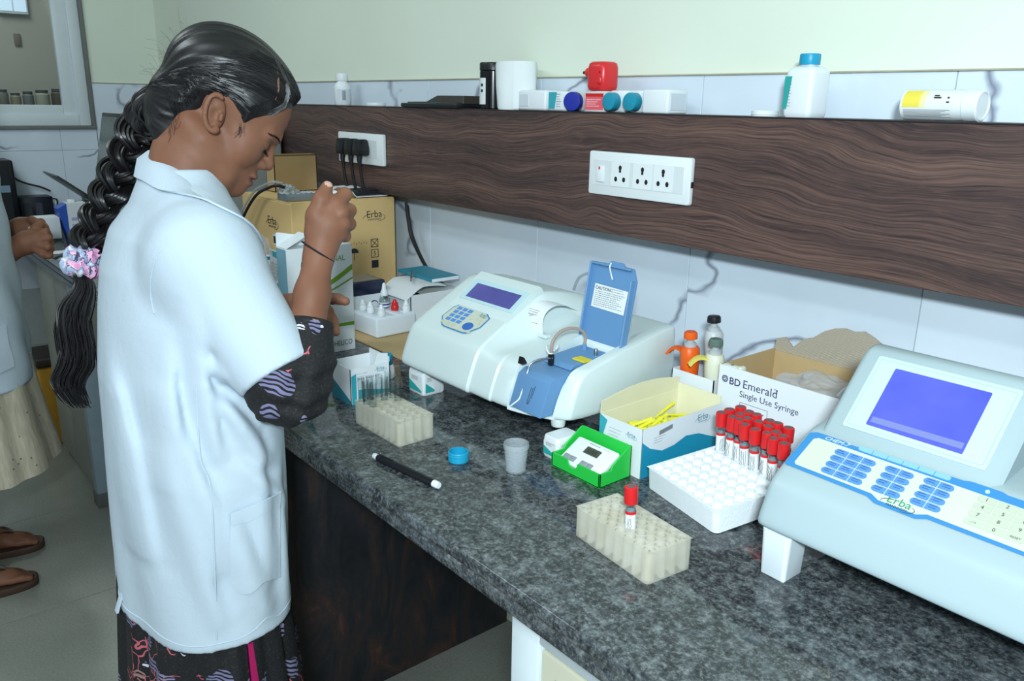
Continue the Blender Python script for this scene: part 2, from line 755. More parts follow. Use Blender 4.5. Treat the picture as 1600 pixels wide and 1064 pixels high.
def struct(name, mb, m, parent=None, **kw):
    o = mb.build(name, m, parent, **kw)
    if parent is None:
        o['kind'] = 'structure'
    return o


# floor: a grout bed with single tiles on it
floor = struct('floor', MB().box((XL, -2.2, -0.06), (XR, YW, -0.006)), GROUT)
TX, TY = 0.6, 1.2
ft = MB().box((-TX / 2 + 0.0015, -TY / 2 + 0.0015, -0.0061), (TX / 2 - 0.0015, TY / 2 - 0.0015, 0.0), 0.001, 1).data('floor_tile', MATS['floor_tile'])
x = -2.31 + TX * 6.5
xs = [-2.31 + TX * (k + 0.5) for k in range(-2, 6)]
for xc in xs:
    for yc in (-1.68, -0.48, 0.72):
        link('floor_tile', ft, floor, (xc, yc, 0))
# strip of cut tiles at the left wall and the back wall
ft2 = MB().box((0.0015, -TY / 2 + 0.0015, -0.0061), (0.49 - 0.0015, TY / 2 - 0.0015, 0.0), 0.001, 1).data('floor_tile', MATS['floor_tile'])
for yc in (-1.68, -0.48, 0.72):
    link('floor_tile', ft2, floor, (XL, yc, 0))

struct('ceiling', MB().box((XL, -2.2, 2.8), (XR, YW, 2.9)), mat('ceiling_paint', (226, 230, 226), 0.9, noise=0.03))

# back wall: plaster, with tiles up to head height
wb = struct('wall_back', MB().box((XL - 0.15, YW + 0.008, 0), (XR, YW + 0.2, 2.8)), MATS['wall_paint'])
bed = MB().box((XL, YW + 0.002, 0.4), (XR, YW + 0.009, ZT - 0.001)).build('tile_bed', GROUT, wb)
TW = 0.436
tl_low = MB().box((0.0008, -0.0065, 0.0), (TW - 0.0008, 0, 0.584 - 0.0008), 0.0008, 1).data('wall_tile', MATS['wall_tile'])
tl_up = MB().box((0.0008, -0.0065, 0.0008), (TW - 0.0008, 0, ZT - 1.134), 0.0008, 1).data('wall_tile', MATS['wall_tile'])
k = 0
x0 = -0.964 - TW * 7
while x0 + TW < XR:
    if x0 >= XL - 0.05:
        link('wall_tile', tl_low, wb, (max(x0, XL), YW + 0.0065, 0.55))
        link('wall_tile', tl_up, wb, (max(x0, XL), YW + 0.0065, 1.134))
    x0 += TW
MB().box((XL, YW - 0.004, ZT - 0.0005), (XR, YW + 0.010, ZT + 0.0025), 0.001, 1).build('tile_edge', DIRTY, wb)

# left wall with the window opening
WY1, WZ0 = 0.955, 1.222     # right side and bottom of the opening
wl = MB()
wl.box((XL - 0.2, WY1, 0), (XL - 0.008, YW + 0.008, 2.8))
wl.box((XL - 0.2, -2.2, 0), (XL - 0.008, WY1, WZ0))
wl.box((XL - 0.2, -2.2, 2.25), (XL - 0.008, WY1, 2.8))
wl.box((XL - 0.2, -2.2, WZ0), (XL - 0.008, -0.6, 2.25))
wl = struct('wall_left', wl, MATS['wall_paint'])
MB().box((XL - 0.009, -2.2, 0.3), (XL - 0.002, YW, WZ0 - 0.001)).box((XL - 0.009, WY1, 0.4), (XL - 0.002, YW, ZT - 0.001)).build('tile_bed', GROUT, wl)
def ltile(y0, y1, z0, z1):
    MB().box((XL - 0.0065, y0 + 0.0008, z0 + 0.0008), (XL, y1 - 0.0008, z1 - 0.0008), 0.0008, 1).build('wall_tile', MATS['wall_tile'], wl)
for j in range(-6, 2):
    y0 = 0.81 + TW * j
    y1 = min(y0 + TW, YW - 0.002)
    ltile(y0, y1, 0.55, 1.134)
    if y1 <= WY1:
        ltile(y0, y1, 1.134, WZ0)
    elif y0 < WY1:
        ltile(y0, WY1, 1.134, WZ0)
        ltile(WY1 + 0.001, y1, 1.134, ZT)
MB().box((XL - 0.008, WY1, ZT - 0.0005), (XL + 0.004, YW, ZT + 0.0025), 0.001, 1).build('tile_edge', DIRTY, wl)

# window: dark stone surround, white aluminium frame and sash, glass
STONE = mat('sill_stone', (112, 116, 112), 0.6, noise=0.2, nscale=25)
win = MB()
win.box((XL - 0.16, -0.6, WZ0 - 0.001), (XL + 0.012, WY1, WZ0 + 0.013), 0.002)
win.box((XL - 0.16, WY1 - 0.013, WZ0), (XL + 0.006, WY1 + 0.001, 2.25), 0.002)
win = struct('window_1', win, STONE)
fr = MB()
a, b = WY1 - 0.013, WZ0 + 0.013
fr.box((XL - 0.10, a - 0.045, b), (XL - 0.02, a, 2.25), 0.003)
fr.box((XL - 0.10, -0.555, b), (XL - 0.02, a - 0.045, b + 0.045), 0.003)
fr.box((XL - 0.10, -0.555, 2.2), (XL - 0.02, a - 0.045, 2.25), 0.003)
fr.box((XL - 0.10, -0.6, b), (XL - 0.02, -0.555, 2.25), 0.003)
fr.build('window_frame', ALU, win)
sh = MB()
sh.box((XL - 0.07, a - 0.10, b + 0.04), (XL - 0.035, a - 0.04, 2.21), 0.003)
sh.box((XL - 0.07, -0.56, b + 0.04), (XL - 0.035, a - 0.10, b + 0.085), 0.003)
sh.box((XL - 0.07, -0.56, 2.16), (XL - 0.035, a - 0.10, 2.21), 0.003)
sh.box((XL - 0.07, 0.15, b + 0.085), (XL - 0.035, 0.2, 2.16), 0.003)
sh.build('window_sash', ALU, win)
MB().box((XL - 0.055, -0.56, b + 0.08), (XL - 0.050, a - 0.09, 2.17)).build('window_pane', MATS['window_glass'], win)

# the room behind the window: wall, worktop with jars, small bright window high up
bw = struct('wall_beyond', MB().box((-6.6, -3.2, 0), (-6.5, 2.6, 2.9)).box((-6.5, 2.5, 0), (-4.2, 2.6, 2.9)), mat('beyond_paint', (168, 168, 158), 0.8, noise=0.06, nscale=3))
struct('floor_beyond', MB().box((-6.5, -3.2, -0.05), (-4.2, 2.5, 0)), mat('beyond_floor', (120, 122, 118), 0.5, noise=0.1))
cb = MB().box((-6.49, -3.1, 1.23), (-5.85, 2.49, 1.27), 0.004).box((-6.49, -3.1, 0.0), (-5.95, 2.49, 1.23)).build('store_bench', mat('bench_grey', (96, 102, 104), 0.5, noise=0.15, nscale=12))
tag(cb, 'long grey bench with jars seen through the window glass', 'bench')
JC = [(96, 100, 94), (130, 128, 112), (104, 112, 112), (150, 152, 140), (84, 80, 70), (120, 118, 104)]
jy = [0.94, 1.01, 1.08, 1.16, 1.25, 1.32, 1.40, 0.87]
jl = ['squat pale jar on the bench beyond the window, leftmost in view', 'olive lidded jar on the bench beyond the window',
      'grey jar beside the olive jar beyond the window', 'wide pale tub in the middle of the bench beyond the window',
      'dark brown jar right of the wide tub beyond the window', 'small olive jar near the window jamb on the far bench',
      'tall narrow grey bottle beside the window jamb on the far bench', 'low grey jar at the left picture edge beyond the window']
for i, (y, l) in enumerate(zip(jy, jl)):
    h = (0.12, 0.10, 0.11, 0.12, 0.13, 0.09, 0.26, 0.1)[i]
    r = (0.033, 0.030, 0.032, 0.042, 0.040, 0.026, 0.026, 0.03)[i]
    t = thing('storage_jar', l, 'jar', (-6.1, y, 1.27), group='jars on the bench beyond the window')
    MB().lathe([(r * 0.95, 0), (r, 0.01), (r, h * 0.78), (r * 0.8, h * 0.86)], 16).build('body', mat('jar_%d' % (i % 6), JC[i % 6], 0.5, noise=0.1), t)
    MB().lathe([(r * 0.86, h * 0.86), (r * 0.86, h), (0, h)], 16).build('lid', mat('jar_lid', (70, 74, 76), 0.5, noise=0.1), t)
sw = MB().box((-6.49, 1.045, 1.865), (-6.46, 1.215, 2.12), 0.003).build('high_window', ALU)
for k in range(2):
    MB().box((-6.462, 1.055 + 0.08 * k, 1.88), (-6.455, 1.125 + 0.08 * k, 2.105)).build('pane', mat('daylit_pane', (200, 220, 235), 0.4, emit=((200, 225, 245), 0.7)), sw)
tag(sw, 'small bright two-pane window high on the wall beyond', 'window')
bl = MB().box((-6.498, 1.385, 1.915), (-6.45, 1.455, 1.955), 0.004).build('reflection_glow', mat('reflection_glow', (235, 245, 250), 0.4, emit=((225, 240, 250), 3.0)))  # added glowing block, stands in for a reflection in the glass
tag(bl, 'short glowing block added in place of a reflection in the window glass', 'reflection stand-in')
so = MB().box((-6.499, 1.115, 1.67), (-6.485, 1.155, 1.745), 0.004).build('switch_box', mat('switch_box', (112, 108, 100), 0.5, noise=0.1))
tag(so, 'small brown switch box on the wall beyond the window', 'switch')
lamp('unseen_ceiling_lamp', 'AREA', (-5.3, 0.6, 2.7), 24.0, (1.0, 1.0, 0.97), (-5.3, 0.6, 0), shape='RECTANGLE', size=1.2, size_y=0.3)  # added lamp, unseen, put in to light the room behind the window

# ------------------------------------------------------------------ wooden wall trunking with a ledge on top
PY, PZ0, PZ1 = 1.14, 1.124, 1.346
pn = MB().box((XL + 0.01, PY, PZ0), (XR, YW, PZ1), 0.001, 1).build('wall_panel_ledge', MATS['wood_laminate'])
tag(pn, 'dark wood-grain boxed wall panel with a ledge above the worktop', 'wall panel')
MB().box((XL + 0.01, PY - 0.0015, PZ1 - 0.0015), (XR, YW - 0.001, PZ1 + 0.001), 0.0008, 1).build('edge_band', mat('dark_edge_band', (40, 34, 36), 0.4, noise=0.1), pn)

# ------------------------------------------------------------------ worktop
ct = MB()
ct.box((XL, YF, ZC - 0.020), (XR, YW, ZC), 0.004, 3)
ct = ct.build('worktop', MATS['granite_top'])
tag(ct, 'long polished dark grey granite worktop along the wall', 'worktop')
MB().box((XL, YF + 0.002, ZC - 0.043), (XR, YF + 0.062, ZC - 0.0215), 0.004, 3).build('front_nosing', MATS['granite_top'], ct)
MB().box((XL, YF + 0.004, ZC - 0.0225), (XR, YF + 0.05, ZC - 0.0195)).build('glue_line', mat('glue_line', (120, 112, 84), 0.6, noise=0.2), ct)

# dark granite partition slab carrying the worktop
ps = MB().box((-1.515, YF + 0.055, 0), (-1.485, YW, ZC - 0.0205), 0.002).build('partition_slab', MATS['granite_slab'])
tag(ps, 'dark red-veined granite partition slab under the worktop', 'partition')

# white framed cupboard under the worktop at the right
t = thing('base_cupboard', 'white aluminium framed base cupboard with cream door under the worktop', 'cupboard', (-0.68, 0.575, 0))
CREAM = mat('cream_board', (206, 204, 182), 0.5, noise=0.03, nscale=12)
W = 1.5
MB().box((0, 0, 0.06), (0.052, 0.03, 0.786), 0.003).build('stile', ALU, t)
MB().box((0.052, 0, 0.730), (W, 0.03, 0.786), 0.003).build('top_rail', ALU, t)
MB().box((0.0, 0.002, 0.0), (W, 0.03, 0.06), 0.003).build('plinth', ALU, t)
MB().box((0.0, 0.03, 0.0), (0.012, 0.62, 0.786)).build('side_panel', CREAM, t)
MB().box((0.012, 0.60, 0.0), (W, 0.62, 0.786)).build('back_panel', CREAM, t)
MB().box((0.012, 0.031, 0.06), (W, 0.034, 0.786)).build('gap_shade_sheet', mat('painted_gap_shade', (20, 20, 20), 0.9, noise=0.1), t)  # near-black sheet, paints the shade in the gaps round the doors
for k in range(2):
    x0 = 0.056 + 0.70 * k
    d = MB().box((x0, 0.002, 0.064), (x0 + 0.69, 0.022, 0.724), 0.002).build('door', CREAM, t)
    MB().tube([(x0 + 0.03, -0.001, 0.70), (x0 + 0.03, -0.006, 0.694), (x0 + 0.033, -0.006, 0.684)], 0.0015, 6).build('hook', mat('steel', (170, 175, 178), 0.3, 1.0), d)
    MB().box((x0 + 0.694, 0, 0.064), (x0 + 0.699, 0.03, 0.73)).build('stile', ALU, t)

# grey cupboard with steel corner post further along
t = thing('steel_cupboard', 'grey-beige cupboard with a blue-grey steel corner post under the worktop', 'cupboard', (-3.42, 0.565, 0))
GB = mat('grey_laminate', (128, 128, 118), 0.45, noise=0.08, nscale=14)
MB().box((0, 0, 0.02), (0.52, 0.6, 0.786), 0.003).build('body', GB, t)
for k in range(2):
    d = MB().box((0.012 + 0.255 * k, -0.012, 0.05), (0.255 + 0.255 * k, 0.0, 0.77), 0.002).build('door', GB, t)
    MB().lathe([(0.008, 0), (0.006, 0.012), (0.009, 0.016), (0, 0.018)], 10, T(0.235 + 0.04 * k, -0.012, 0.55, 0, PI / 2)).build('knob', mat('steel', (170, 175, 178), 0.3, 1.0), d)
MB().box((0.522, -0.02, 0.0), (0.572, 0.03, 0.786), 0.004).build('corner_post', mat('blue_grey_steel', (134, 150, 160), 0.4, noise=0.1), t)
MB().box((0.518, -0.024, 0.0), (0.576, 0.034, 0.05), 0.004).build('rubber_shoe', mat('dirty_rubber', (92, 94, 90), 0.8, noise=0.3), t)
# yellow bin in the knee space
t = thing('yellow_bin', 'ochre yellow waste bin with dark lid under the worktop', 'bin', (-3.62, 0.62, 0))
MB().box((-0.10, -0.10, 0), (0.10, 0.14, 0.33), 0.012, 3).build('body', mat('ochre_plastic', (186, 138, 40), 0.5, noise=0.12), t)
MB().box((-0.107, -0.107, 0.33), (0.107, 0.147, 0.37), 0.012, 3).build('lid', mat('dark_lid', (52, 44, 40), 0.5, noise=0.1), t)
# ------------------------------------------------------------------ shared materials and builders for bench items
def glass_mat(name, tint, sheen=1.45, gl_rough=0.03, extra=0.0):
    g = bpy.data.materials.new(name)
    g.use_nodes = True
    nt = g.node_tree
    nt.nodes.remove(nt.nodes['Principled BSDF'])
    tr = nt.nodes.new('ShaderNodeBsdfTransparent')
    tr.inputs[0].default_value = tint + (1,)
    gl = nt.nodes.new('ShaderNodeBsdfGlossy')
    gl.inputs['Roughness'].default_value = gl_rough
    fr = nt.nodes.new('ShaderNodeLayerWeight')
    pw = nt.nodes.new('ShaderNodeMath')
    pw.operation = 'POWER'
    pw.inputs[1].default_value = 3.5
    nt.links.new(fr.outputs['Facing'], pw.inputs[0])
    ad = nt.nodes.new('ShaderNodeMath')
    ad.operation = 'MULTIPLY_ADD'
    ad.inputs[1].default_value = 0.75
    ad.inputs[2].default_value = 0.03 + extra
    nt.links.new(pw.outputs[0], ad.inputs[0])
    mx = nt.nodes.new('ShaderNodeMixShader')
    nt.links.new(ad.outputs[0], mx.inputs[0])
    nt.links.new(tr.outputs[0], mx.inputs[1])
    nt.links.new(gl.outputs[0], mx.inputs[2])
    nt.links.new(mx.outputs[0], nt.nodes['Material Output'].inputs[0])
    MATS[name] = g
    return g


def film_mat(name, rgb, alpha, rough=0.25):
    """milky translucent plastic film"""
    m = mat(name, rgb, rough, alpha=alpha, noise=0.05)
    return m


GLASS = glass_mat('clear_glass', (0.96, 0.985, 0.99), 1.5, 0.05, 0.03)
WHITE = mat('white_plastic', (226, 232, 236), 0.38, noise=0.02)
CARD = mat('white_card', (222, 228, 232), 0.55, noise=0.025, nscale=25)
CARDIN = mat('white_card_inside', (214, 218, 214), 0.7, noise=0.03)
KRAFT = mat('kraft_card', (190, 162, 118), 0.8, noise=0.08, nscale=18)
TEAL = mat('teal_print', (52, 164, 178), 0.5, noise=0.04)
TEALD = mat('teal_dark_print', (34, 128, 150), 0.5, noise=0.04)
BLACKP = mat('black_plastic', (24, 26, 30), 0.35, noise=0.1)
INK = mat('ink', (38, 40, 46), 0.6, noise=0.05)
INKB = mat('ink_blue', (44, 52, 96), 0.6, noise=0.05)
GREYINK = mat('ink_grey', (120, 128, 134), 0.6, noise=0.05)
REDP = mat('red_plastic', (206, 32, 36), 0.36, noise=0.05)
BLUECAP = mat('blue_cap', (28, 152, 190), 0.38, noise=0.04)
NAVYCAP = mat('navy_cap', (34, 48, 150), 0.38, noise=0.04)
CABLE = mat('black_cable', (22, 23, 26), 0.45, noise=0.1)
STEEL = mat('steel', (170, 175, 178), 0.3, 1.0)


def scribble(M, w, h, n, line=0.0006, seed=0, fill=0.8):
    """rows of short dashes, as print too small to read."""
    r = random.Random(seed)
    mb = MB()
    for i in range(n):
        y = h * (1 - (i + 0.5) / n)
        x = 0.0
        end = w * (fill if i % 3 else 1.0) * r.uniform(0.75, 1.0)
        while x < end:
            l = r.uniform(0.02, 0.09) * w
            l = min(l, end - x)
            if l > 0.004 * w:
                flat(mb, [(x, y), (x + l, y), (x + l, y + line), (x, y + line)], M)
            x += l + 0.02 * w
    return mb


def swoosh(M, w, h, th, a0=150, a1=390, n=22, gap=None):
    """flat elliptical arc of varying width."""
    mb = MB()
    P = []
    for k in range(n + 1):
        a = math.radians(a0 + (a1 - a0) * k / n)
        t = th * math.sin(PI * k / n) ** 0.6 + th * 0.1
        P.append(((w / 2 + t / 2) * math.cos(a), (h / 2 + t / 2) * math.sin(a), (w / 2 - t / 2) * math.cos(a), (h / 2 - t / 2) * math.sin(a)))
    for k in range(n):
        a, b = P[k], P[k + 1]
        flat(mb, [(a[0], a[1]), (b[0], b[1]), (b[2], b[3]), (a[2], a[3])], M)
    return mb


def erba_logo(parent, M, w, mt, ms=None):
    """the maker's word mark with its ring and sub-line; M at the logo's centre, facing local Z."""
    s = w / 2.9
    L = [text_mb('Erba', s * 1.15, M @ T(0, -0.02 * w, 0.0), align='CENTER', bold=0.0)]
    if ms is None or ms is mt:
        L.append(swoosh(M @ T(0, -0.03 * w, 0), w, w * 0.34, w * 0.02, 100, 195))
        L.append(swoosh(M @ T(0, -0.03 * w, 0), w, w * 0.34, w * 0.02, 285, 405))
        L.append(text_mb('MANNHEIM', s * 0.34, M @ T(0, -0.14 * w, 0), align='CENTER'))
        return join_mb(*L).build('logo_print', mt, parent, smooth=0)
    o = join_mb(*L).build('logo_print', mt, parent, smooth=0)
    L = [swoosh(M @ T(0, -0.03 * w, 0), w, w * 0.34, w * 0.02, 100, 195), swoosh(M @ T(0, -0.03 * w, 0), w, w * 0.34, w * 0.02, 285, 405),
         text_mb('MANNHEIM', s * 0.34, M @ T(0, -0.14 * w, 0), align='CENTER')]
    join_mb(*L).build('logo_ring', ms, parent, smooth=0)
    return o


FX = lambda x, y, z: axes((x, y, z), (0, 1, 0), (0, 0, 1))     # frame on a +X facing face
FY = lambda x, y, z: axes((x, y, z), (1, 0, 0), (0, 0, 1))     # frame on a -Y facing face
FZ = lambda x, y, z: axes((x, y, z), (1, 0, 0), (0, 1, 0))     # frame on a top


def open_box(mb, w, d, h, t=0.0015, x0=0.0, y0=0.0, z0=0.0):
    mb.box((x0, y0, z0), (x0 + w, y0 + d, z0 + t))
    mb.box((x0, y0, z0), (x0 + t, y0 + d, z0 + h))
    mb.box((x0 + w - t, y0, z0), (x0 + w, y0 + d, z0 + h))
    mb.box((x0, y0, z0), (x0 + w, y0 + t, z0 + h))
    mb.box((x0, y0 + d - t, z0), (x0 + w, y0 + d, z0 + h))
    return mb


def ridged_cap(r, h, n=36, M=None, top=True, dep=0.03):
    mb = MB()
    rings = []
    for (rr, z, rd) in ((0.96, 0, 0), (1, 0.06 * h, 1), (1, 0.85 * h, 1), (0.95, 0.97 * h, 0), (0.86, h, 0)):
        ring = []
        for k in range(n):
            a = 2 * PI * k / n
            q = r * rr * (1 - (dep if (k % 2 and rd) else 0))
            ring.append((q * math.cos(a), q * math.sin(a), z))
        rings.append(ring)
    return mb.loft(rings, M)


def holed_block(nx, ny, pitch, r, h, depth, mx, my, corner=0.004, n=16, deep=None):
    """block with nx x ny round wells, top at h; local origin at the corner."""
    mb = MB()
    W, D = nx * pitch + 2 * mx, ny * pitch + 2 * my
    for i in range(nx):
        for j in range(ny):
            x0 = mx + i * pitch if i else 0
            x1 = mx + (i + 1) * pitch if i < nx - 1 else W
            y0 = my + j * pitch if j else 0
            y1 = my + (j + 1) * pitch if j < ny - 1 else D
            cx, cy = mx + (i + 0.5) * pitch, my + (j + 0.5) * pitch
            sq, ci, cb = [], [], []
            for k in range(n):
                a = 2 * PI * (k + 0.5) / n
                ca, sa = math.cos(a), math.sin(a)
                s = 1 / max(abs(ca), abs(sa))
                qx, qy = ca * s, sa * s
                sq.append((cx + qx * ((x1 - cx) if qx > 0 else (cx - x0)), cy + qy * ((y1 - cy) if qy > 0 else (cy - y0)), h))
                ci.append((cx + r * ca, cy + r * sa, h - 0.0003))
                cb.append((cx + r * 0.93 * ca, cy + r * 0.93 * sa, h - (deep[(i, j)] if deep and (i, j) in deep else depth)))
            # square corners are cut by the 16-gon; good enough since cells share the same samples
            vs = sq + ci + cb
            fs = []
            for k in range(n):
                k2 = (k + 1) % n
                fs.append((k, k2, n + k2, n + k))
                fs.append((n + k, n + k2, 2 * n + k2, 2 * n + k))
            fs.append(tuple(2 * n + k for k in range(n)))
            mb.add(vs, fs)
            for (qx, qy, kk) in ((x1, y1, n // 8 - 1), (x0, y1, 3 * n // 8 - 1), (x0, y0, 5 * n // 8 - 1), (x1, y0, 7 * n // 8 - 1)):
                mb.add([sq[kk % n], (qx, qy, h), sq[(kk + 1) % n]], [(0, 1, 2)])
    # skirt
    P = rrect(W, D, corner, 4, W / 2, D / 2)
    mb.loft([[(p[0], p[1], z) for p in P] for z in (h, 0.0015, 0.0)], caps=False)
    mb.add([(p[0], p[1], 0.0) for p in P], [tuple(range(len(P)))])
    return mb


# ------------------------------------------------------------------ test tube racks
def rack_mat():
    m = NT('rack_plastic')
    a = m.noise(m.mapping((1, 1, 1)), 30, 4, 0.6)
    sep = m.n('SeparateXYZ')
    m.l(m.tc.outputs['Object'], sep.inputs[0])
    stain = m.noise(m.mapping((1, 1, 0.4), loc=(2, 1, 0)), 24, 3, 0.6)
    c = m.mix(m.ramp(stain, [(0.52, (0, 0, 0)), (0.72, (170, 170, 170))]), m.ramp(a, [(0.3, (214, 210, 192)), (0.7, (228, 226, 212))]), srgb(192, 168, 112))
    m.out(c, 0.28)
    m.b.inputs['Alpha'].default_value = 0.50
    m.b.inputs['Subsurface Weight'].default_value = 0.0
    m.b.inputs['IOR'].default_value = 1.3
    return m.m


RACK = rack_mat()
PIT = 0.0168
rk = holed_block(8, 4, PIT, 0.0070, 0.040, 0.036, 0.0012, 0.0012, 0.005)
rack_data = rk.data('rack_body', RACK)


def tube_rack(label, loc, rz):
    t = thing('tube_rack', label, 'rack', loc, rz)
    link('rack_body', rack_data, t)
    # the wells show as standing cylinders along the long walls
    ribs = MB()
    for i in range(8):
        for y in (0.0052, 4 * PIT - 0.0028):
            ribs.tube([(0.0012 + (i + 0.5) * PIT, y, 0.001), (0.0012 + (i + 0.5) * PIT, y, 0.0385)], 0.0046, 10)
    for j in range(4):
        for x in (0.0052, 8 * PIT - 0.0028):
            ribs.tube([(x, 0.0012 + (j + 0.5) * PIT, 0.001), (x, 0.0012 + (j + 0.5) * PIT, 0.0385)], 0.0046, 10)
    ribs.build('well_ribs', RACK, t)
    return t


def cell(rack, i, j, z):
    return rack.matrix_basis @ Vector((0.0012 + (i + 0.5) * PIT, 0.0012 + (j + 0.5) * PIT, z))


rackA = tube_rack('translucent cream tube rack with clear glass tubes at its end', (-1.176, 0.634, ZC), 0.02)
rackB = tube_rack('translucent cream tube rack holding one red-capped tube', (-0.668, 0.668, ZC), -0.11)

gt = MB()
gt.lathe([(0.0001, 0), (0.003, 0.0005), (0.0052, 0.004), (0.006, 0.008), (0.006, 0.0755), (0.0064, 0.076), (0.0052, 0.076), (0.0052, 0.008), (0.002, 0.002), (0.0001, 0.0015)], 16, cap=False)
gtd = gt.data('glass_tube', GLASS)
ORD = ['first', 'second', 'third', 'fourth', 'fifth', 'sixth', 'seventh', 'eighth']
ROW = ['front', 'second', 'third', 'back']
for (i, j) in ((0, 0), (1, 0), (0, 1), (2, 0), (0, 3), (1, 3), (1, 2), (2, 3), (0, 2)):
    p = cell(rackA, i, j, 0.0045)
    o = link('glass_tube', gtd, None, p, (random.uniform(-0.04, 0.04), random.uniform(-0.05, 0.05), 0))
    tag(o, 'empty glass test tube in the far rack, %s from the left in its %s row' % (ORD[i], ROW[j]), 'test tube', 'glass tubes in the far rack')

# ------------------------------------------------------------------ red-capped blood tubes
CLEARP = glass_mat('clear_plastic_tube', (0.90, 0.94, 0.95), 1.5, 0.05, 0.04)
vt_tube = MB().lathe([(0.0001, 0), (0.004, 0.001), (0.0062, 0.006), (0.0065, 0.009), (0.0065, 0.073), (0.0056, 0.073), (0.0056, 0.009), (0.0001, 0.003)], 16, cap=False).data('tube', CLEARP)
vt_cap = ridged_cap(0.0084, 0.0215, 28, T(0, 0, 0.066), dep=0.035).data('cap', REDP)
vt_sep = MB().lathe([(0.0052, 0.0874), (0.0052, 0.0880), (0.0040, 0.0881), (0.0038, 0.0878), (0, 0.0878)], 16).data('stopper', mat('grey_rubber', (104, 92, 92), 0.6, noise=0.1))
lm = MB()
N = 16
lm.loft([[(0.0067 * math.cos(2 * PI * k / N), 0.0067 * math.sin(2 * PI * k / N), z) for k in range(N)] for z in (0.022, 0.056)], caps=False)
vt_lab = lm.data('label', mat('tube_label', (222, 226, 228), 0.5, noise=0.03))
lm = MB()
lm.loft([[(0.00685 * math.cos(2 * PI * k / N), 0.00685 * math.sin(2 * PI * k / N), z) for k in range(N)] for z in (0.0525, 0.0565)], caps=False)
vt_str = lm.data('label_stripe', REDP)
vt_ser = MB().lathe([(0, 0.004), (0.0054, 0.008), (0.0054, 0.034), (0, 0.034)], 14).data('serum', mat('serum', (96, 24, 26), 0.3, noise=0.1))


def wr_label(seed, n=3):
    r = random.Random(seed)
    mb = MB()
    for q in range(n):
        a0 = -1.1 + 0.35 * q + r.uniform(-0.05, 0.05)
        z = 0.026 + r.uniform(0, 0.004)
        P = []
        while z < 0.05:
            a = a0 + r.uniform(-0.12, 0.12)
            P.append((0.00698 * math.cos(a), 0.00698 * math.sin(a), z))
            z += r.uniform(0.0012, 0.0035)
        mb.tube(P, 0.00028, 4)
    return mb


wr = [wr_label(k).data('handwriting', INK) for k in range(5)]


def blood_tube(label, loc, rot, k, group=None):
    t = thing('blood_tube', label, 'test tube', loc, group=group, rot=rot)
    link('tube', vt_tube, t)
    c = link('cap', vt_cap, t)
    link('stopper', vt_sep, c)
    l = link('label', vt_lab, t)
    link('label_stripe', vt_str, l)
    link('handwriting', wr[k % 5], l)
    return t


bt = blood_tube('single red-capped blood tube standing in the near cream rack', cell(rackB, 4, 1, 0.0045), (0.02, -0.04, -0.3), 0)

# ------------------------------------------------------------------ foam tray with its block of tubes
FR = -0.235
FT = math.radians(5.0)
fo = thing('foam_tray', 'white polystyrene foam tube tray with many empty wells', 'tray', (-0.702, 0.846, ZC + 0.0005), rot=(FT, 0, FR))
FP = 0.0182
fb = holed_block(8, 9, FP, 0.0078, 0.032, 0.006, 0.003, 0.003, 0.008, n=16, deep={(i, j): 0.029 for i in range(8) for j in (6, 7, 8)})
fb.build('tray_body', mat('polystyrene', (232, 238, 242), 0.75, bump=0.5, bscale=500, noise=0.03, nscale=300), fo)
bpy.context.view_layer.update()
MF = fo.matrix_basis.copy()
q = 0
for j, cols in ((6, range(0, 8)), (7, range(0, 8)), (8, range(0, 8))):
    for i in cols:
        if (i, j) in ((7, 8), (7, 7), (6, 8)):
            continue
        p = MF @ Vector((0.003 + (i + 0.5) * FP, 0.003 + (j + 0.5) * FP, 0.0032))
        blood_tube('red-capped blood tube, %s from the left in the %s row of the foam tray block' % (ORD[i], ('front', 'middle', 'back')[j - 6]), p,
                   (FT * 0.5 + random.uniform(-0.05, 0.05), random.uniform(-0.05, 0.05), FR + random.uniform(-0.9, 0.3)), q, 'red-capped tubes in the foam tray')
        q += 1

# ------------------------------------------------------------------ marker, blue cap, sample cup
t = thing('marker_pen', 'slim black marker pen with white ends lying near the edge', 'pen', (-1.0226, 0.582, ZC + 0.0065), rot=(0, 0, math.atan2(0.020, 0.1446)))
Mx = Matrix.Rotation(PI / 2, 4, 'Y')
MB().lathe([(0.0046, 0.009), (0.0058, 0.012), (0.0062, 0.02), (0.0062, 0.128), (0.0056, 0.136)], 20, Mx).build('barrel', BLACKP, t)
MB().lathe([(0.0040, 0), (0.0046, 0.002), (0.0048, 0.010), (0, 0.010)], 20, Mx).build('end_plug', WHITE, t)
MB().lathe([(0.0, 0.136), (0.0054, 0.136), (0.0054, 0.144), (0.0044, 0.147), (0, 0.147)], 20, Mx).build('tip_cap', WHITE, t)
MB().box((0.014, -0.0015, 0.0058), (0.045, 0.0015, 0.0072), 0.0004).build('clip', BLACKP, t)
scribble(T(0.118, -0.0025, 0.0064), 0.012, 0.005, 3, 0.0005, 3).build('print', GREYINK, t)

t = thing('screw_cap', 'upturned bright blue screw cap lying alone on the granite', 'cap', (-0.94, 0.682, ZC))
prof = [(0.0, 0.0), (0.0146, 0.0), (0.0158, 0.0015), (0.0158, 0.0155), (0.0152, 0.0165), (0.0140, 0.0165), (0.0138, 0.003), (0, 0.003)]
MB().lathe(prof, 32).build('shell', BLUECAP, t)
rg = MB()
for z in (0.010, 0.0135):
    rg.lathe([(0.0156, z), (0.0163, z + 0.0006), (0.0163, z + 0.0014), (0.0156, z + 0.002)], 32, cap=False)
rg.build('grip_ring', BLUECAP, t)

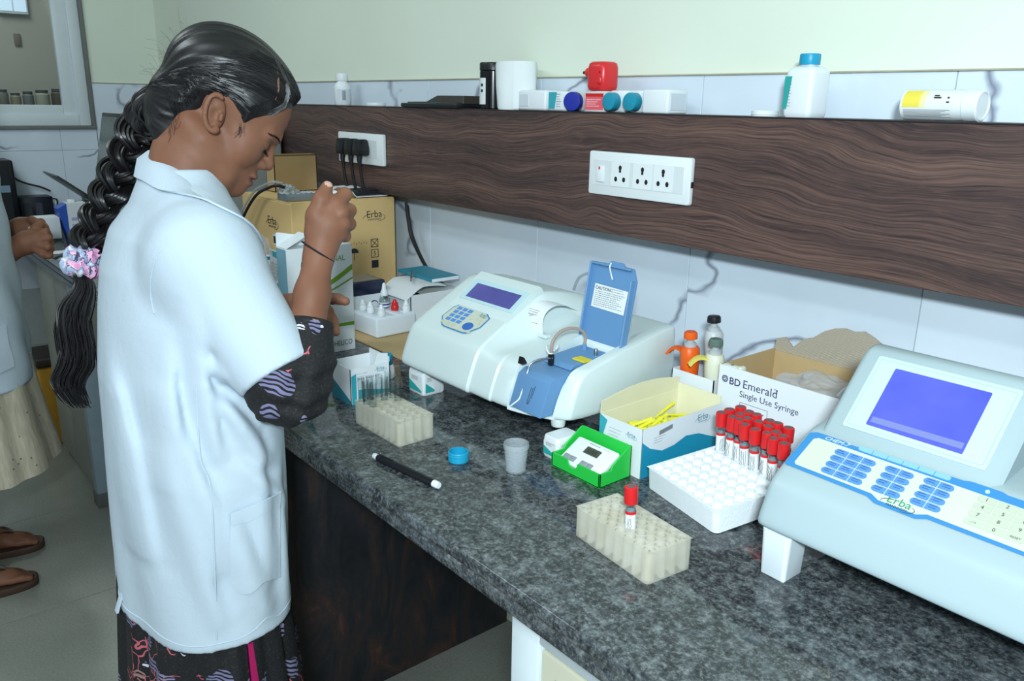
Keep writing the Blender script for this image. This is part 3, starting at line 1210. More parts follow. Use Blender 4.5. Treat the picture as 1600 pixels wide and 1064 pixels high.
t = thing('sample_cup', 'clear plastic sample cup half full of water', 'cup', (-0.86, 0.73, ZC))
CUP = mat('cup_plastic', (220, 230, 236), 0.25, alpha=0.20, noise=0.02)
MB().lathe([(0.0, 0.0005), (0.0150, 0.0005), (0.0155, 0.002), (0.0180, 0.0365), (0.0188, 0.037), (0.0188, 0.044), (0.0190, 0.045), (0.0178, 0.045), (0.0174, 0.037), (0.0146, 0.003), (0, 0.002)], 32).build('wall', CUP, t)
rg = MB()
for z in (0.0385, 0.0415):
    rg.lathe([(0.0186, z), (0.0194, z + 0.0007), (0.0186, z + 0.0014)], 32, cap=False)
rg.build('thread', CUP, t)
MB().lathe([(0, 0.0025), (0.0145, 0.0032), (0.0163, 0.0215), (0.0158, 0.0209), (0, 0.0208)], 32).build('water', mat('water', (206, 222, 234), 0.06, alpha=0.16, noise=0.02), t)

# ------------------------------------------------------------------ timer in its green holder
GREEN = mat('green_plastic', (38, 190, 70), 0.4, noise=0.04)
t = thing('timer_holder', 'bright green plastic holder tray on the granite', 'holder', (-0.841, 0.785, ZC), rotz=0.0)
W, D = 0.102, 0.066
MB().box((0, 0, 0), (W, D, 0.0025), 0.0006).build('base', GREEN, t)
for x0 in (0, W - 0.0028):
    MB().prism([(0, 0), (D, 0), (D, 0.050), (D - 0.006, 0.050), (0.026, 0.028), (0.024, 0.022), (0, 0.022)], 0, x0, x0 + 0.0028, 0.0005, 1).build('side_wall', GREEN, t)
MB().box((0, D - 0.0028, 0), (W, D, 0.050), 0.0006).build('back_wall', GREEN, t)
pts = [(0, 0), (W, 0), (W, 0.022)]
for k in range(9):
    a = PI * k / 8
    pts.append((W * 0.44 + 0.011 * math.cos(a), 0.022 - 0.011 * math.sin(a)))
pts.append((0, 0.022))
MB().prism(pts, 1, 0, 0.0028).build('front_wall', GREEN, t)
bpy.context.view_layer.update()
tm = thing('countdown_timer', 'white electronic timer with grey buttons leaning in the green holder', 'timer')
tm.matrix_basis = t.matrix_basis @ T(0.009, 0.009, 0.0045, 0, math.radians(30)) @ Matrix.Scale(0.82, 4)
TWd, THt = 0.103, 0.064
MB().box((0, 0, 0), (TWd, THt, 0.013), 0.004, 3).build('case', WHITE, tm)
Mf = FZ(0, 0, 0.0133)
MB().box((0.036, 0.034, 0.0127), (0.072, 0.050, 0.0136), 0.001, 1).build('lcd', mat('lcd_olive', (74, 80, 66), 0.25, noise=0.06), tm)
text_mb('0:00', 0.0125, FZ(0.042, 0.0375, 0.0139), wide=1.1).build('lcd_digits', mat('lcd_digit', (30, 34, 30), 0.5), tm, smooth=0)
for k in range(4):
    x0 = 0.006 + 0.0155 * k + (0.012 if k > 1 else 0)
    MB().box((x0, 0.007 , 0.0125), (x0 + 0.0145, 0.0185, 0.0142), 0.0012, 2).build('button', mat('grey_button', (140, 146, 154), 0.5, noise=0.04), tm)
join_mb(scribble(FZ(0.034, 0.0545, 0.0133), 0.03, 0.004, 1, 0.0016, 5), scribble(FZ(0.068, 0.0545, 0.0133), 0.02, 0.004, 1, 0.0008, 6)).build('print', GREYINK, tm, smooth=0)

# ------------------------------------------------------------------ open kit boxes
def teal_face(M, w, h, lo=0.3, hi=0.6, name='teal_band', parent=None, m=None, n=12):
    """teal wave printed over the lower part of a face."""
    mb = MB()
    top = []
    for k in range(n + 1):
        u = k / n
        top.append((w * u, h * (lo + (hi - lo) * (u * u * (3 - 2 * u)))))
    flat(mb, [(0, 0), (w, 0)] + top[::-1], M)
    return mb.build(name, m or TEAL, parent, smooth=0)


# kit with the wash set, behind the far rack
t = thing('wash_kit_box', 'small open white and teal wash kit box beside the woman', 'box', (-1.322, 0.668, ZC))
W, D, H = 0.072, 0.082, 0.068
open_box(MB(), W, D, H, 0.0012).build('body', CARD, t)
MB().box((0.0005, D - 0.0012, H), (W, D, H + 0.010)).build('back_flap', CARD, t)
MB().prism([(D * 0.62, H - 0.004), (D - 0.002, H - 0.004), (D - 0.002, H + 0.016), (D * 0.72, H + 0.020)], 0, W - 0.004, W - 0.0028).build('side_flap', CARD, t)
MB().add([(0, 0, 0), (0, 0.07, 0), (0.07, 0.07, 0)], [(0, 1, 2)], None)
flat(MB(), [(0.001, 0), (W - 0.001, 0), (W - 0.001, H * 0.12), (0.001, H * 0.55)], FY(0, -0.0004, 0)).build('front_print', TEALD, t, smooth=0)
teal_face(FX(W + 0.0004, 0.016, 0.001), D - 0.017, H * 0.9, 0.42, 0.26, parent=t)
flat(MB(), [(0.002, 0), (0.012, 0), (0.012, H * 0.86), (0.002, H * 0.80)], FX(W + 0.0005, 0, 0)).build('side_strip', TEAL, t, smooth=0)
text_mb('ERBA WASH KIT', 0.0062, FX(W + 0.0006, 0.014, H * 0.66)).build('title_print', INK, t, smooth=0)
scribble(FX(W + 0.0006, 0.014, H * 0.72), 0.026, 0.010, 2, 0.0006, 8).build('print', GREYINK, t, smooth=0)
scribble(FX(W + 0.0006, 0.030, H * 0.40), 0.036, 0.016, 4, 0.0006, 9).build('print', GREYINK, t, smooth=0)
erba_logo(t, FX(W + 0.0006, D * 0.76, H * 0.84), 0.024, TEALD)

# kit with the yellow pipette tips
t = thing('tip_box', 'open white and teal kit box filled with yellow pipette tips', 'box', (-0.811, 0.856, ZC))
W, D, H = 0.086, 0.184, 0.078
open_box(MB(), W, D, H, 0.0014).build('body', mat('ivory_card', (226, 222, 190), 0.6, noise=0.04), t)
MB().sheet([[(0.0 + 0.001 * i, D * (j / 6), H + 0.006 * i + 0.010 * i * (0.4 + 0.6 * math.sin(j * 0.5))) for j in range(7)] for i in range(3)], 0.0012).build('side_flap', mat('ivory_card', (226, 222, 190), 0.6), t)
MB().box((0.001, D - 0.0014, H), (W, D, H + 0.012)).build('back_flap', mat('ivory_card', (226, 222, 190), 0.6), t)
flat(MB(), [(0, 0), (W, 0), (W, H), (0, H)], FY(0, -0.0004, 0)).build('front_face', CARD, t, smooth=0)
flat(MB(), [(0.0, 0.0), (0.022, 0.0), (0.006, H * 0.50), (0.016, H * 0.92), (0.0, H)], FY(0, -0.0007, 0)).build('front_print', TEAL, t, smooth=0)
flat(MB(), [(0, 0), (D, 0), (D, H), (0, H)], FX(W + 0.0004, 0, 0)).build('side_face', CARD, t, smooth=0)
mbx = MB()
flat(mbx, [(0, 0), (D, 0), (D, 0.020), (D * 0.86, 0.030), (D * 0.72, 0.040), (D * 0.55, 0.044), (D * 0.4, 0.036), (D * 0.25, 0.034), (D * 0.1, 0.044), (0.0, 0.058)], FX(W + 0.0007, 0, 0))
mbx.build('side_print', mat('teal_deep', (24, 142, 176), 0.5, noise=0.03), t, smooth=0)
erba_logo(t, FX(W + 0.0008, D * 0.76, H * 0.80), 0.036, TEALD)
scribble(FY(0.020, -0.0008, H * 0.62), 0.030, 0.016, 3, 0.0007, 11).build('print', GREYINK, t, smooth=0)
erba_logo(t, FY(W * 0.76, -0.0008, H * 0.78), 0.022, TEALD)
flat(MB(), [(0, 0), (0.030, 0.004), (0.030, 0.011), (0, 0.007)], FX(W + 0.0008, D * 0.20, H * 0.78)).build('tape_print', GREYINK, t, smooth=0)
scribble(FX(W + 0.0008, D * 0.14, H * 0.62), 0.03, 0.012, 3, 0.0007, 12).build('print', GREYINK, t, smooth=0)
# tips: heap of slim cones, each drawn out of the same mesh
tipm = mat('yellow_tip', (224, 220, 60), 0.35, noise=0.05)
tip = MB().lathe([(0.0006, 0), (0.0022, 0.02), (0.0030, 0.046), (0.0036, 0.05)], 8).data('pipette_tip', tipm)
bpy.context.view_layer.update()
MTB = t.matrix_basis.copy()
for k in range(110):
    lv = k / 110
    p = MTB @ Vector((random.uniform(0.012, W - 0.012), random.uniform(0.02, D - 0.045), 0.012 + 0.040 * lv))
    a = random.uniform(0, 2 * PI)
    o = link('pipette_tip', tip, None, p, (0, PI / 2 + random.uniform(-0.35, 0.15), a))
    p2 = o.matrix_basis @ Vector((0, 0, 0.05))
    l2 = MTB.inverted() @ p2
    if not (0.006 < l2.x < W - 0.006 and 0.008 < l2.y < D - 0.008):
        q0 = MTB.inverted() @ p
        a = math.atan2(D / 2 - q0.y, W / 2 - q0.x)
        o.rotation_euler[2] = a
    tag(o, 'yellow pipette tip lying in the heap inside the open kit box', 'pipette tip', 'yellow tips in the kit box')
# ------------------------------------------------------------------ the two analysers
ABS = mat('analyser_shell', (206, 220, 220), 0.36, noise=0.02, nscale=6, bump=0.04, bscale=900)
ABS2 = mat('analyser_shell_grey', (162, 180, 185), 0.36, noise=0.02, nscale=6, bump=0.04, bscale=900)
BLUEP = mat('blue_panel_plastic', (98, 142, 186), 0.42, noise=0.04, nscale=10)
PANELB = mat('panel_blue', (58, 132, 190), 0.4, noise=0.03)
KEYB = mat('key_blue', (84, 140, 206), 0.45, noise=0.04)
KEYD = mat('key_deep_blue', (48, 104, 184), 0.45, noise=0.04)
PANELC = mat('panel_cream', (198, 205, 188), 0.4, noise=0.04, nscale=15)
BEZEL = mat('bezel_pale', (190, 218, 224), 0.22, noise=0.02)


def lcd_mat(name, c1, c2, emit):
    m = NT(name)
    a = m.noise(m.mapping((1, 1, 1)), 9, 3)
    col = m.ramp(a, [(0.3, c1), (0.7, c2)])
    m.out(col, 0.12)
    m.l(col, m.b.inputs['Emission Color'])
    m.b.inputs['Emission Strength'].default_value = emit
    return m.m


LCD1 = lcd_mat('lcd_violet', (74, 74, 140), (92, 90, 160), 0.12)
LCD2 = lcd_mat('lcd_blue', (70, 78, 196), (88, 96, 216), 0.28)


def rounded(poly, fr):
    return poly


def smooth_profile(P, n=5, r=0.35):
    """subdivide a profile and round its corners (Chaikin)."""
    for _ in range(2):
        Q = []
        L = len(P)
        for i in range(L):
            a, b = Vector(P[i]), Vector(P[(i + 1) % L])
            Q.append(tuple(a.lerp(b, 0.22)))
            Q.append(tuple(a.lerp(b, 0.78)))
        P = Q
    return P


# ---- photometer with flip-up blue lid (propped on two bottles)
m1 = thing('photometer', 'pale green-white analyser with open blue lid and printed paper strip', 'analyser', (0, 0, 0))
PL = [(1.09, 0.879), (0.94, 0.878), (0.796, 0.878), (0.787, 0.886), (0.797, 0.915), (0.809, 0.945), (0.819, 0.9585), (0.86, 0.983), (0.91, 1.0115), (0.945, 1.0315), (0.962, 1.037), (1.02, 1.030), (1.085, 1.012), (1.09, 1.0)]
PR = [(1.09, 0.879), (0.94, 0.878), (0.796, 0.878), (0.787, 0.886), (0.797, 0.915), (0.809, 0.943), (0.824, 0.9565), (0.86, 0.9605), (0.91, 0.9675), (0.945, 0.9735), (0.97, 0.979), (1.02, 0.990), (1.082, 1.002), (1.09, 0.992)]
PC = [(1.09, 0.879), (0.94, 0.878), (0.796, 0.878), (0.787, 0.8795), (0.7885, 0.884), (0.80, 0.8868), (0.82, 0.887), (0.86, 0.887), (0.92, 0.887), (0.958, 0.888), (0.9585, 0.972), (1.02, 0.990), (1.082, 1.002), (1.09, 0.992)]


def m1_station(x, A, B=None, f=0.0, shrink=0.0):
    P = [(a[0] + (b[0] - a[0]) * f, a[1] + (b[1] - a[1]) * f) for a, b in zip(A, B or A)]
    bow = 0.042 * max(0.0, (x + 1.0) / 0.135) ** 2
    bow += 0.0045 * min(1, max(0, (x + 1.0665) / 0.003)) + 0.0035 * min(1, max(0, (x + 1.0085) / 0.003))
    out = []
    for (y, z) in P:
        w = max(0.0, min(1.0, (0.93 - y) / 0.11))
        y += bow * w
        y = 0.94 + (y - 0.94) * (1 - shrink)
        z = 0.93 + (z - 0.93) * (1 - shrink * 2)
        out.append((y, z))
    S = smooth_profile(out)
    return [(x, p[0], p[1]) for p in S]


st = [m1_station(-1.276, PL, shrink=0.05), m1_station(-1.2745, PL, shrink=0.02), m1_station(-1.270, PL, shrink=0.005)]
for x in list(np.linspace(-1.262, -1.072, 6)) + [-1.0685, -1.0668, -1.0660, -1.0640, -1.0632, -1.060, -1.053, -1.046, -1.039, -1.032, -1.025, -1.018, -1.0095, -1.0085, -1.0055, -1.0045, -0.995, -0.98, -0.968]:
    f = min(1.0, max(0.0, (x + 1.070) / 0.048))
    st.append(m1_station(x, PL, PR, f * f * (3 - 2 * f)))
st.append(m1_station(-0.9665, PR, PC, 0.15))
st.append(m1_station(-0.9655, PC))
for x in np.linspace(-0.955, -0.895, 5):
    st.append(m1_station(x, PC))
st.append(m1_station(-0.8865, PC))
st.append(m1_station(-0.8855, PR, PC, 0.15))
st += [m1_station(-0.882, PR), m1_station(-0.872, PR), m1_station(-0.866, PR, shrink=0.006), m1_station(-0.8625, PR, shrink=0.02), m1_station(-0.861, PR, shrink=0.05)]
MB().loft(st).build('housing', ABS, m1, smooth=40)
# blue sample block
bow = 0.0125
blk = [(0.7885 + bow, 0.887), (0.7985 + bow, 0.915), (0.808 + bow, 0.940), (0.820 + bow, 0.947), (0.957, 0.957), (0.957, 0.887)]
MB().prism(blk, 0, -0.9645, -0.8875, 0.0012, 2).build('sample_block', BLUEP, m1)
# step and lip on the block top
MB().prism([(0.8675, 0.9515), (0.955, 0.9585), (0.955, 0.965), (0.875, 0.9585)], 0, -0.958, -0.893, 0.0008, 1).build('block_cover', BLUEP, m1)
MB().box((-0.915, 0.893, 0.9605), (-0.888, 0.912, 0.9633), 0.0004, 1, M=None).build('warning_sticker', mat('yellow_sticker', (224, 206, 40), 0.5, noise=0.05), m1)
MB().lathe([(0.0035, 0), (0.0035, 0.009), (0.003, 0.010), (0, 0.010)], 12, T(-0.903, 0.935, 0.9635)).build('thumb_screw', STEEL, m1)
MB().lathe([(0.004, 0), (0.004, 0.009), (0.003, 0.010), (0, 0.010)], 12, T(-0.937, 0.942, 0.963)).build('port', BLUEP, m1)
MB().box((-0.9405, 0.862, 0.950), (-0.9325, 0.870, 0.969), 0.0012, 2).build('probe_clamp', BLACKP, m1)
MB().tube(bez([(-0.933, 0.866, 0.963), (-0.941, 0.848, 0.963), (-0.947, 0.832, 0.957), (-0.948, 0.826, 0.945), (-0.946, 0.8215, 0.932)], 8), 0.0016, 8).build('steel_probe', STEEL, m1)
MB().tube(bez([(-0.946, 0.8205, 0.932), (-0.944, 0.812, 0.915), (-0.945, 0.806, 0.902), (-0.952, 0.800, 0.893), (-0.957, 0.7985, 0.888)], 8), 0.0014, 8).build('probe_tip', WHITE, m1)
TUBING = mat('clear_tubing', (176, 158, 146), 0.2, alpha=0.75, noise=0.1)
MB().tube(bez([(-0.936, 0.866, 0.969), (-0.938, 0.870, 0.990), (-0.942, 0.895, 1.003), (-0.940, 0.925, 1.002), (-0.936, 0.941, 0.990), (-0.937, 0.942, 0.972)], 8), 0.0028, 10).build('tubing', TUBING, m1)
MB().tube([(-0.936 + 0.007 * math.cos(a), 0.868 + 0.012 * math.sin(a), 0.978 + 0.006 * math.sin(a * 2)) for a in np.linspace(0, 5.8, 24)], 0.0009, 6).build('cable_tie', WHITE, m1)
MB().prism([(0.8195, 0.9555), (0.829, 0.9565), (0.8225, 0.967)], 0, -0.9655, -0.953).build('block_gap', BLACKP, m1)
# slot and clip marks on the block front
sl = MB()
yb = lambda z: 0.7885 + bow + (z - 0.887) * 0.37
for xx, z0, z1 in ((-0.9255, 0.903, 0.926), (-0.9215, 0.903, 0.926), (-0.918, 0.91, 0.93)):
    sl.tube([(xx, yb(z0) - 0.0006, z0), (xx + 0.001, yb(z1) - 0.0006, z1)], 0.0005, 5)
sl.tube([(-0.9255, yb(0.903) - 0.0006, 0.903), (-0.9235, yb(0.9) - 0.0006, 0.900), (-0.9215, yb(0.903) - 0.0006, 0.903)], 0.0005, 5)
sl.build('wire_clip_mark', INK, m1)
# open lid
ML = axes((-0.974, 0.968, 0.964), (1, 0, 0), (0.065, 0.16, 0.98))
LW, LH = 0.101, 0.142
lid = MB()
op = [(0, 0), (LW, 0), (LW + 0.002, LH - 0.020), (LW - 0.008, LH), (LW - 0.028, LH + 0.001), (LW - 0.034, LH + 0.006), (LW - 0.060, LH + 0.006), (LW - 0.066, LH + 0.001), (0.0, LH)]
lid.prism(op, 2, -0.004, -0.001, M=ML)
lid.box((0, 0, -0.002), (0.003, LH, 0.008), 0.001, 1, M=ML)
lid.box((LW - 0.003, 0.0, -0.002), (LW, LH - 0.018, 0.010), 0.001, 1, M=ML)
lid.box((0.0, LH - 0.004, -0.002), (LW - 0.010, LH, 0.006), 0.001, 1, M=ML)
lid = lid.build('lid', BLUEP, m1)
lab = MB()
flat(lab, [(0.012, 0.066), (0.088, 0.064), (0.090, 0.104), (0.014, 0.106)], ML @ T(0, 0, 0.0002))
lab.build('caution_label', mat('label_paper', (224, 230, 232), 0.5, noise=0.02), lid, smooth=0)
ML2 = ML @ T(0, 0, 0.0005)
text_mb('CAUTION :', 0.0078, ML2 @ T(0.016, 0.097, 0), bold=0.0001).build('caution_print', INK, lid, smooth=0)
join_mb(scribble(ML2 @ T(0.052, 0.0955, 0), 0.034, 0.008, 2, 0.0010, 21, 1.0), scribble(ML2 @ T(0.017, 0.068, 0), 0.068, 0.027, 8, 0.0010, 22, 0.95)).build('small_print', GREYINK, lid, smooth=0)
MB().tube(bez([ML @ Vector((0.046, LH + 0.003, 0.004)), ML @ Vector((0.047, LH - 0.004, 0.007)), ML @ Vector((0.049, LH - 0.014, 0.004)), ML @ Vector((0.053, LH - 0.024, 0.002))], 6), 0.0012, 8).build('lid_cord', WHITE, lid)
# display housing, display, keypad on the slope
A29 = math.atan2(0.571, 1)
MS = T(0, 0.82, 0.9597) @ Matrix.Rotation(A29, 4, 'X')
dh = MB()
rings = []
for (s, hgt) in ((0.062, -0.002), (0.066, 0.0005), (0.090, 0.0035), (0.150, 0.0105), (0.158, 0.0105), (0.160, 0.006), (0.160, -0.01)):
    rings.append([MS @ Vector((x, s, hgt)) for x in (-1.236, -1.234, -1.066, -1.064)])
g = [[Vector(p) for p in r] for r in rings]
for r in rings:
    r.append(Vector((r[3].x, r[3].y, r[3].z - 0.02)))
    r.append(Vector((r[0].x, r[0].y, r[0].z - 0.02)))
dh.loft(rings)
dh.build('display_housing', ABS, m1, smooth=30)
MD = MS @ T(0, 0.082, 0.0028) @ Matrix.Rotation(math.atan2(0.007, 0.06), 4, 'X')
fr = MB().prism(rrect(0.160, 0.052, 0.003, 3, -1.149, 0.030), 2, -0.001, 0.0012, M=MD).build('display_frame', BEZEL, m1)
MB().prism(rrect(0.130, 0.036, 0.001, 2, -1.148, 0.028), 2, 0.0005, 0.0016, M=MD).build('display_screen', LCD1, m1)
MKP = MS @ T(-1.163, 0.042, 0) @ Matrix.Diagonal((1.14, 1.10, 1, 1)) @ T(1.163, -0.042, 0)
kp = MB()
KW = [(-1.212, 0.060), (-1.205, 0.069), (-1.130, 0.069), (-1.114, 0.060), (-1.113, 0.036), (-1.128, 0.016), (-1.136, 0.014), (-1.185, 0.014), (-1.195, 0.016), (-1.214, 0.034)]
flat(kp, KW, MKP @ T(0, 0, 0.0010))
kp.build('keypad_border', PANELB, m1, smooth=0)
cxk, cyk = -1.163, 0.042
kp = MB()
flat(kp, [(cxk + (p[0] - cxk) * 0.95, cyk + (p[1] - cyk) * 0.92) for p in KW], MKP @ T(0, 0, 0.0014))
kp.build('keypad_sheet', PANELC, m1, smooth=0)
for i in range(3):
    for j in range(4):
        x0, y0 = -1.200 + 0.0142 * i, 0.0610 - 0.0094 * j
        MB().box((x0, y0 - 0.0036, 0.0012), (x0 + 0.0112, y0 + 0.0036, 0.0021), 0.0005, 1, M=MKP).build('key', KEYB, m1)
for i in range(3):
    x0 = -1.203 + 0.0142 * i
    MB().box((x0, 0.0205, 0.0012), (x0 + 0.0112, 0.0268, 0.0018), 0.0005, 1, M=MKP).build('outline_key', mat('key_outline', (190, 196, 178), 0.5, noise=0.03), m1)
MB().prism([(-1.139 + 0.0115 * math.cos(a), 0.0305 + 0.0088 * math.sin(a)) for a in np.linspace(0, 2 * PI, 24, endpoint=False)], 2, 0.0012, 0.0022, M=MKP).build('round_key', KEYD, m1)
for (x0, y0) in ((-1.148, 0.046), (-1.136, 0.050), (-1.126, 0.050), (-1.123, 0.042), (-1.125, 0.020)):
    MB().prism([(x0 + 0.0042 * math.cos(a), y0 + 0.0026 * math.sin(a)) for a in np.linspace(0, 2 * PI, 14, endpoint=False)], 2, 0.0012, 0.0018, M=MKP).build('oval_key', mat('key_outline', (190, 196, 178), 0.5), m1)
erba_logo(m1, MKP @ T(-1.132, 0.0595, 0.0018), 0.021, TEALD, INK)
# paper strip and tear bar
PAPER = mat('thermal_paper', (228, 232, 236), 0.55, noise=0.03)
pth = bez([(0.9225, 0.968), (0.9185, 0.985), (0.919, 1.004), (0.928, 1.017), (0.945, 1.0235), (0.965, 1.022), (0.985, 1.0155), (1.0, 1.010)], 4)
if True:
    pp = bez([(0.0, q[0], q[1]) for q in ((0.9225, 0.968), (0.9185, 0.985), (0.919, 1.004), (0.928, 1.017), (0.945, 1.0235), (0.965, 1.022), (0.985, 1.0155), (1.0, 1.010))], 4)
    xs_ = np.linspace(-1.074, -1.017, 6)
    MB().sheet([[(x + 0.03 * (p.y - 0.92), p.y, p.z + 0.0015 * math.sin(6 * i)) for i, x in enumerate(xs_)] for p in pp], 0.0004).build('paper_strip', PAPER, m1, smooth=60)
    Mp = axes((-1.070, 0.9183, 0.9860), (1, 0, 0), (0, 0.02, 1))
    sc_ = MB()
    for r_, (z0, w_) in enumerate(((0.004, 0.044), (0.0135, 0.030), (0.0165, 0.036))):
        sc_.add(*(lambda m_: (m_.v, m_.f))(scribble(Mp @ T(0.002, z0 + (0.001 if r_ else 0), 0.0009), w_, 0.0022, 1, 0.0008, 30 + r_)))
    Mp2 = axes((-1.070, 0.9188, 1.0035), (1, 0, 0), (0, 0.55, 0.85))
    for r_, z0 in enumerate((0.001, 0.005, 0.009)):
        sc_.add(*(lambda m_: (m_.v, m_.f))(scribble(Mp2 @ T(0.002, z0, 0.0012), 0.04, 0.0022, 1, 0.0008, 40 + r_)))
    sc_.build('paper_print', INK, m1, smooth=0)
MB().box((-1.098, 0.915, 0.970), (-1.005, 0.927, 0.9765), 0.001, 1).build('tear_bar', ABS, m1)
MB().box((-1.096, 0.905, 0.9725), (-1.082, 0.922, 0.9775), 0.0008, 1).build('paper_clip_tab', mat('tab_beige', (196, 190, 168), 0.5, noise=0.05), m1)
MB().tube(bez([(-1.10, 1.07, 1.02), (-1.09, 1.075, 1.045), (-1.06, 1.08, 1.058), (-1.02, 1.08, 1.052), (-0.985, 1.07, 1.028), (-0.975, 1.06, 1.0)], 8), 0.0028, 8).build('waste_tubing', glass_mat('milky_tubing', (0.8, 0.84, 0.86), 1.45, 0.1, 0.12), m1)
MB().box((-0.90, 1.062, 0.866), (-0.863, 1.088, 0.885), 0.002).build('blue_base', BLUEP, m1)
for (x, y) in ((-1.25, 0.81), (-0.90, 1.06), (-1.24, 1.06)):
    MB().lathe([(0.008, 0), (0.009, 0.008), (0.007, 0.012)], 14, T(x, y, 0.866)).build('rubber_foot', BLACKP, m1)
MB().lathe([(0.011, 0), (0.012, 0.008), (0.010, 0.012)], 16, T(-0.885, 0.838, 0.8685)).build('rubber_foot', mat('grey_foot', (190, 200, 198), 0.5, noise=0.03), m1)

# ---- chemistry analyser with large blue screen
m2 = thing('chemistry_analyser', 'large pale analyser with wide blue screen and keypad at right', 'analyser', (0, 0, 0))
P2 = [(1.045, 0.889), (0.95, 0.888), (0.785, 0.888), (0.775, 0.893), (0.786, 0.92), (0.795, 0.94), (0.806, 0.9495), (0.84, 0.9695), (0.873, 0.9885), (0.89, 0.9915), (0.94, 0.9965), (0.985, 1.001), (1.03, 1.003), (1.045, 0.993)]


def m2_station(x, shrink=0.0, sy=0.0):
    out = []
    bow = -0.010 * math.sin(PI * (x + 0.48) / 0.5)
    for (y, z) in P2:
        w = max(0.0, min(1.0, (0.806 - y) / 0.02))
        y = 0.95 + (y - 0.95) * (1 - shrink) + bow * w * 0
        z = 0.888 + (z - 0.888) * (1 - shrink * 1.2)
        out.append((y, z))
    return [(x, p[0], p[1]) for p in smooth_profile(out)]


st = [m2_station(-0.4805, 0.07), m2_station(-0.479, 0.032), m2_station(-0.476, 0.012), m2_station(-0.470, 0.003)]
for x in np.linspace(-0.45, -0.02, 10):
    st.append(m2_station(x))
st += [m2_station(-0.004, 0.003), m2_station(0.0, 0.012), m2_station(0.003, 0.03), m2_station(0.005, 0.07)]
MB().loft(st).build('housing', ABS2, m2, smooth=40)
MK = axes((-0.477, 0.806, 0.9499), (1, 0, 0), (0, 0.066, 0.038))
bb = MB()
flat(bb, [(0.004, 0.0695), (0.002, 0.0165), (0.0045, 0.0140), (0.105, 0.0125), (0.116, 0.0075), (0.160, 0.0075), (0.170, 0.0125), (0.440, 0.0125), (0.445, 0.018), (0.445, 0.070), (0.44, 0.0745), (0.222, 0.0745), (0.216, 0.0765), (0.186, 0.0765), (0.180, 0.0745), (0.054, 0.0715), (0.045, 0.0735), (0.012, 0.0735)], MK @ T(0, 0, 0.0010))
bb.build('keypad_border', PANELB, m2, smooth=0)
bb = MB()
flat(bb, [(0.013, 0.062), (0.012, 0.0215), (0.015, 0.0185), (0.108, 0.0175), (0.118, 0.0125), (0.158, 0.0125), (0.168, 0.0175), (0.430, 0.0155), (0.436, 0.020), (0.436, 0.060), (0.430, 0.0635), (0.018, 0.0655)], MK @ T(0, 0, 0.0014))
bb.build('keypad_sheet', PANELC, m2, smooth=0)


def pill(cx, cy, w, h, left, right, n=6):
    """key outline, rounded on the left and/or right end"""
    r = h / 2
    p = []
    if right:
        p += [(cx + w / 2 - r + r * math.cos(a), cy + r * math.sin(a)) for a in np.linspace(-PI / 2, PI / 2, n)]
    else:
        p += [(cx + w / 2, cy - r), (cx + w / 2, cy + r)]
    if left:
        p += [(cx - w / 2 + r + r * math.cos(a), cy + r * math.sin(a)) for a in np.linspace(PI / 2, 3 * PI / 2, n)]
    else:
        p += [(cx - w / 2, cy + r), (cx - w / 2, cy - r)]
    return p


def keys(u0, u1, v0, v1, nc, nr, m_, seed, text=None, name='key'):
    cw, chh = (u1 - u0) / nc, (v1 - v0) / nr
    q = 0
    for r_ in range(nr):
        for c_ in range(nc):
            cx = u0 + (c_ + 0.5) * cw
            cy = v1 - (r_ + 0.5) * chh
            k = MB().prism(pill(cx, cy, cw * 0.93, chh * 0.86, c_ == 0, c_ == nc - 1), 2, 0.001, 0.0020, M=MK).build(name, m_, m2)
            if text is None:
                scribble(MK @ T(cx - cw * 0.28, cy - chh * 0.24, 0.0023), cw * 0.56, chh * 0.56, 2, 0.0008, seed + q, 1.0).build('key_print', INKB, k, smooth=0)
            elif text[q]:
                s_ = chh * (0.55 if len(text[q]) == 1 else 0.34)
                text_mb(text[q], s_, MK @ T(cx, cy - s_ * 0.33, 0.0023), align='CENTER').build('key_print', INK, k, smooth=0)
            q += 1


keys(0.0435, 0.0935, 0.0205, 0.0605, 3, 4, KEYB, 100)
keys(0.1030, 0.1355, 0.0210, 0.0615, 2, 4, KEYB, 120)
keys(0.1445, 0.1770, 0.0225, 0.0635, 2, 4, KEYB, 140)
keys(0.1985, 0.2570, 0.0225, 0.0650, 3, 4, mat('key_outline_pale', (186, 193, 176), 0.45, noise=0.03), 0, ['1', '2', '3', '4', '5', '6', '7', '8', '9', '- / +', '0', 'RESET'], 'number_key')
# soft keys under the screen
for k in range(6):
    MB().prism(pill(0.0735 + 0.0172 * k, 0.0705, 0.0165, 0.0062, k == 0, k == 5), 2, 0.001, 0.0020, M=MK).build('soft_key', mat('soft_key', (134, 186, 232), 0.4, noise=0.03), m2)
text_mb('CHEM-7', 0.0068, MK @ T(0.0235, 0.0672, 0.0013), shear=0.25, wide=1.25).build('model_print', WHITE, m2, smooth=0)
erba_logo(m2, MK @ T(0.138, 0.0155, 0.0018), 0.036, mat('logo_green', (40, 142, 116), 0.5, noise=0.03), INK)
MB().lathe([(0.0022, 0), (0.002, 0.0008), (0, 0.001)], 12, MK @ T(0.2042, 0.0705, 0.001)).build('power_light', mat('green_led', (150, 240, 190), 0.3, emit=((140, 250, 190), 1.2)), m2)
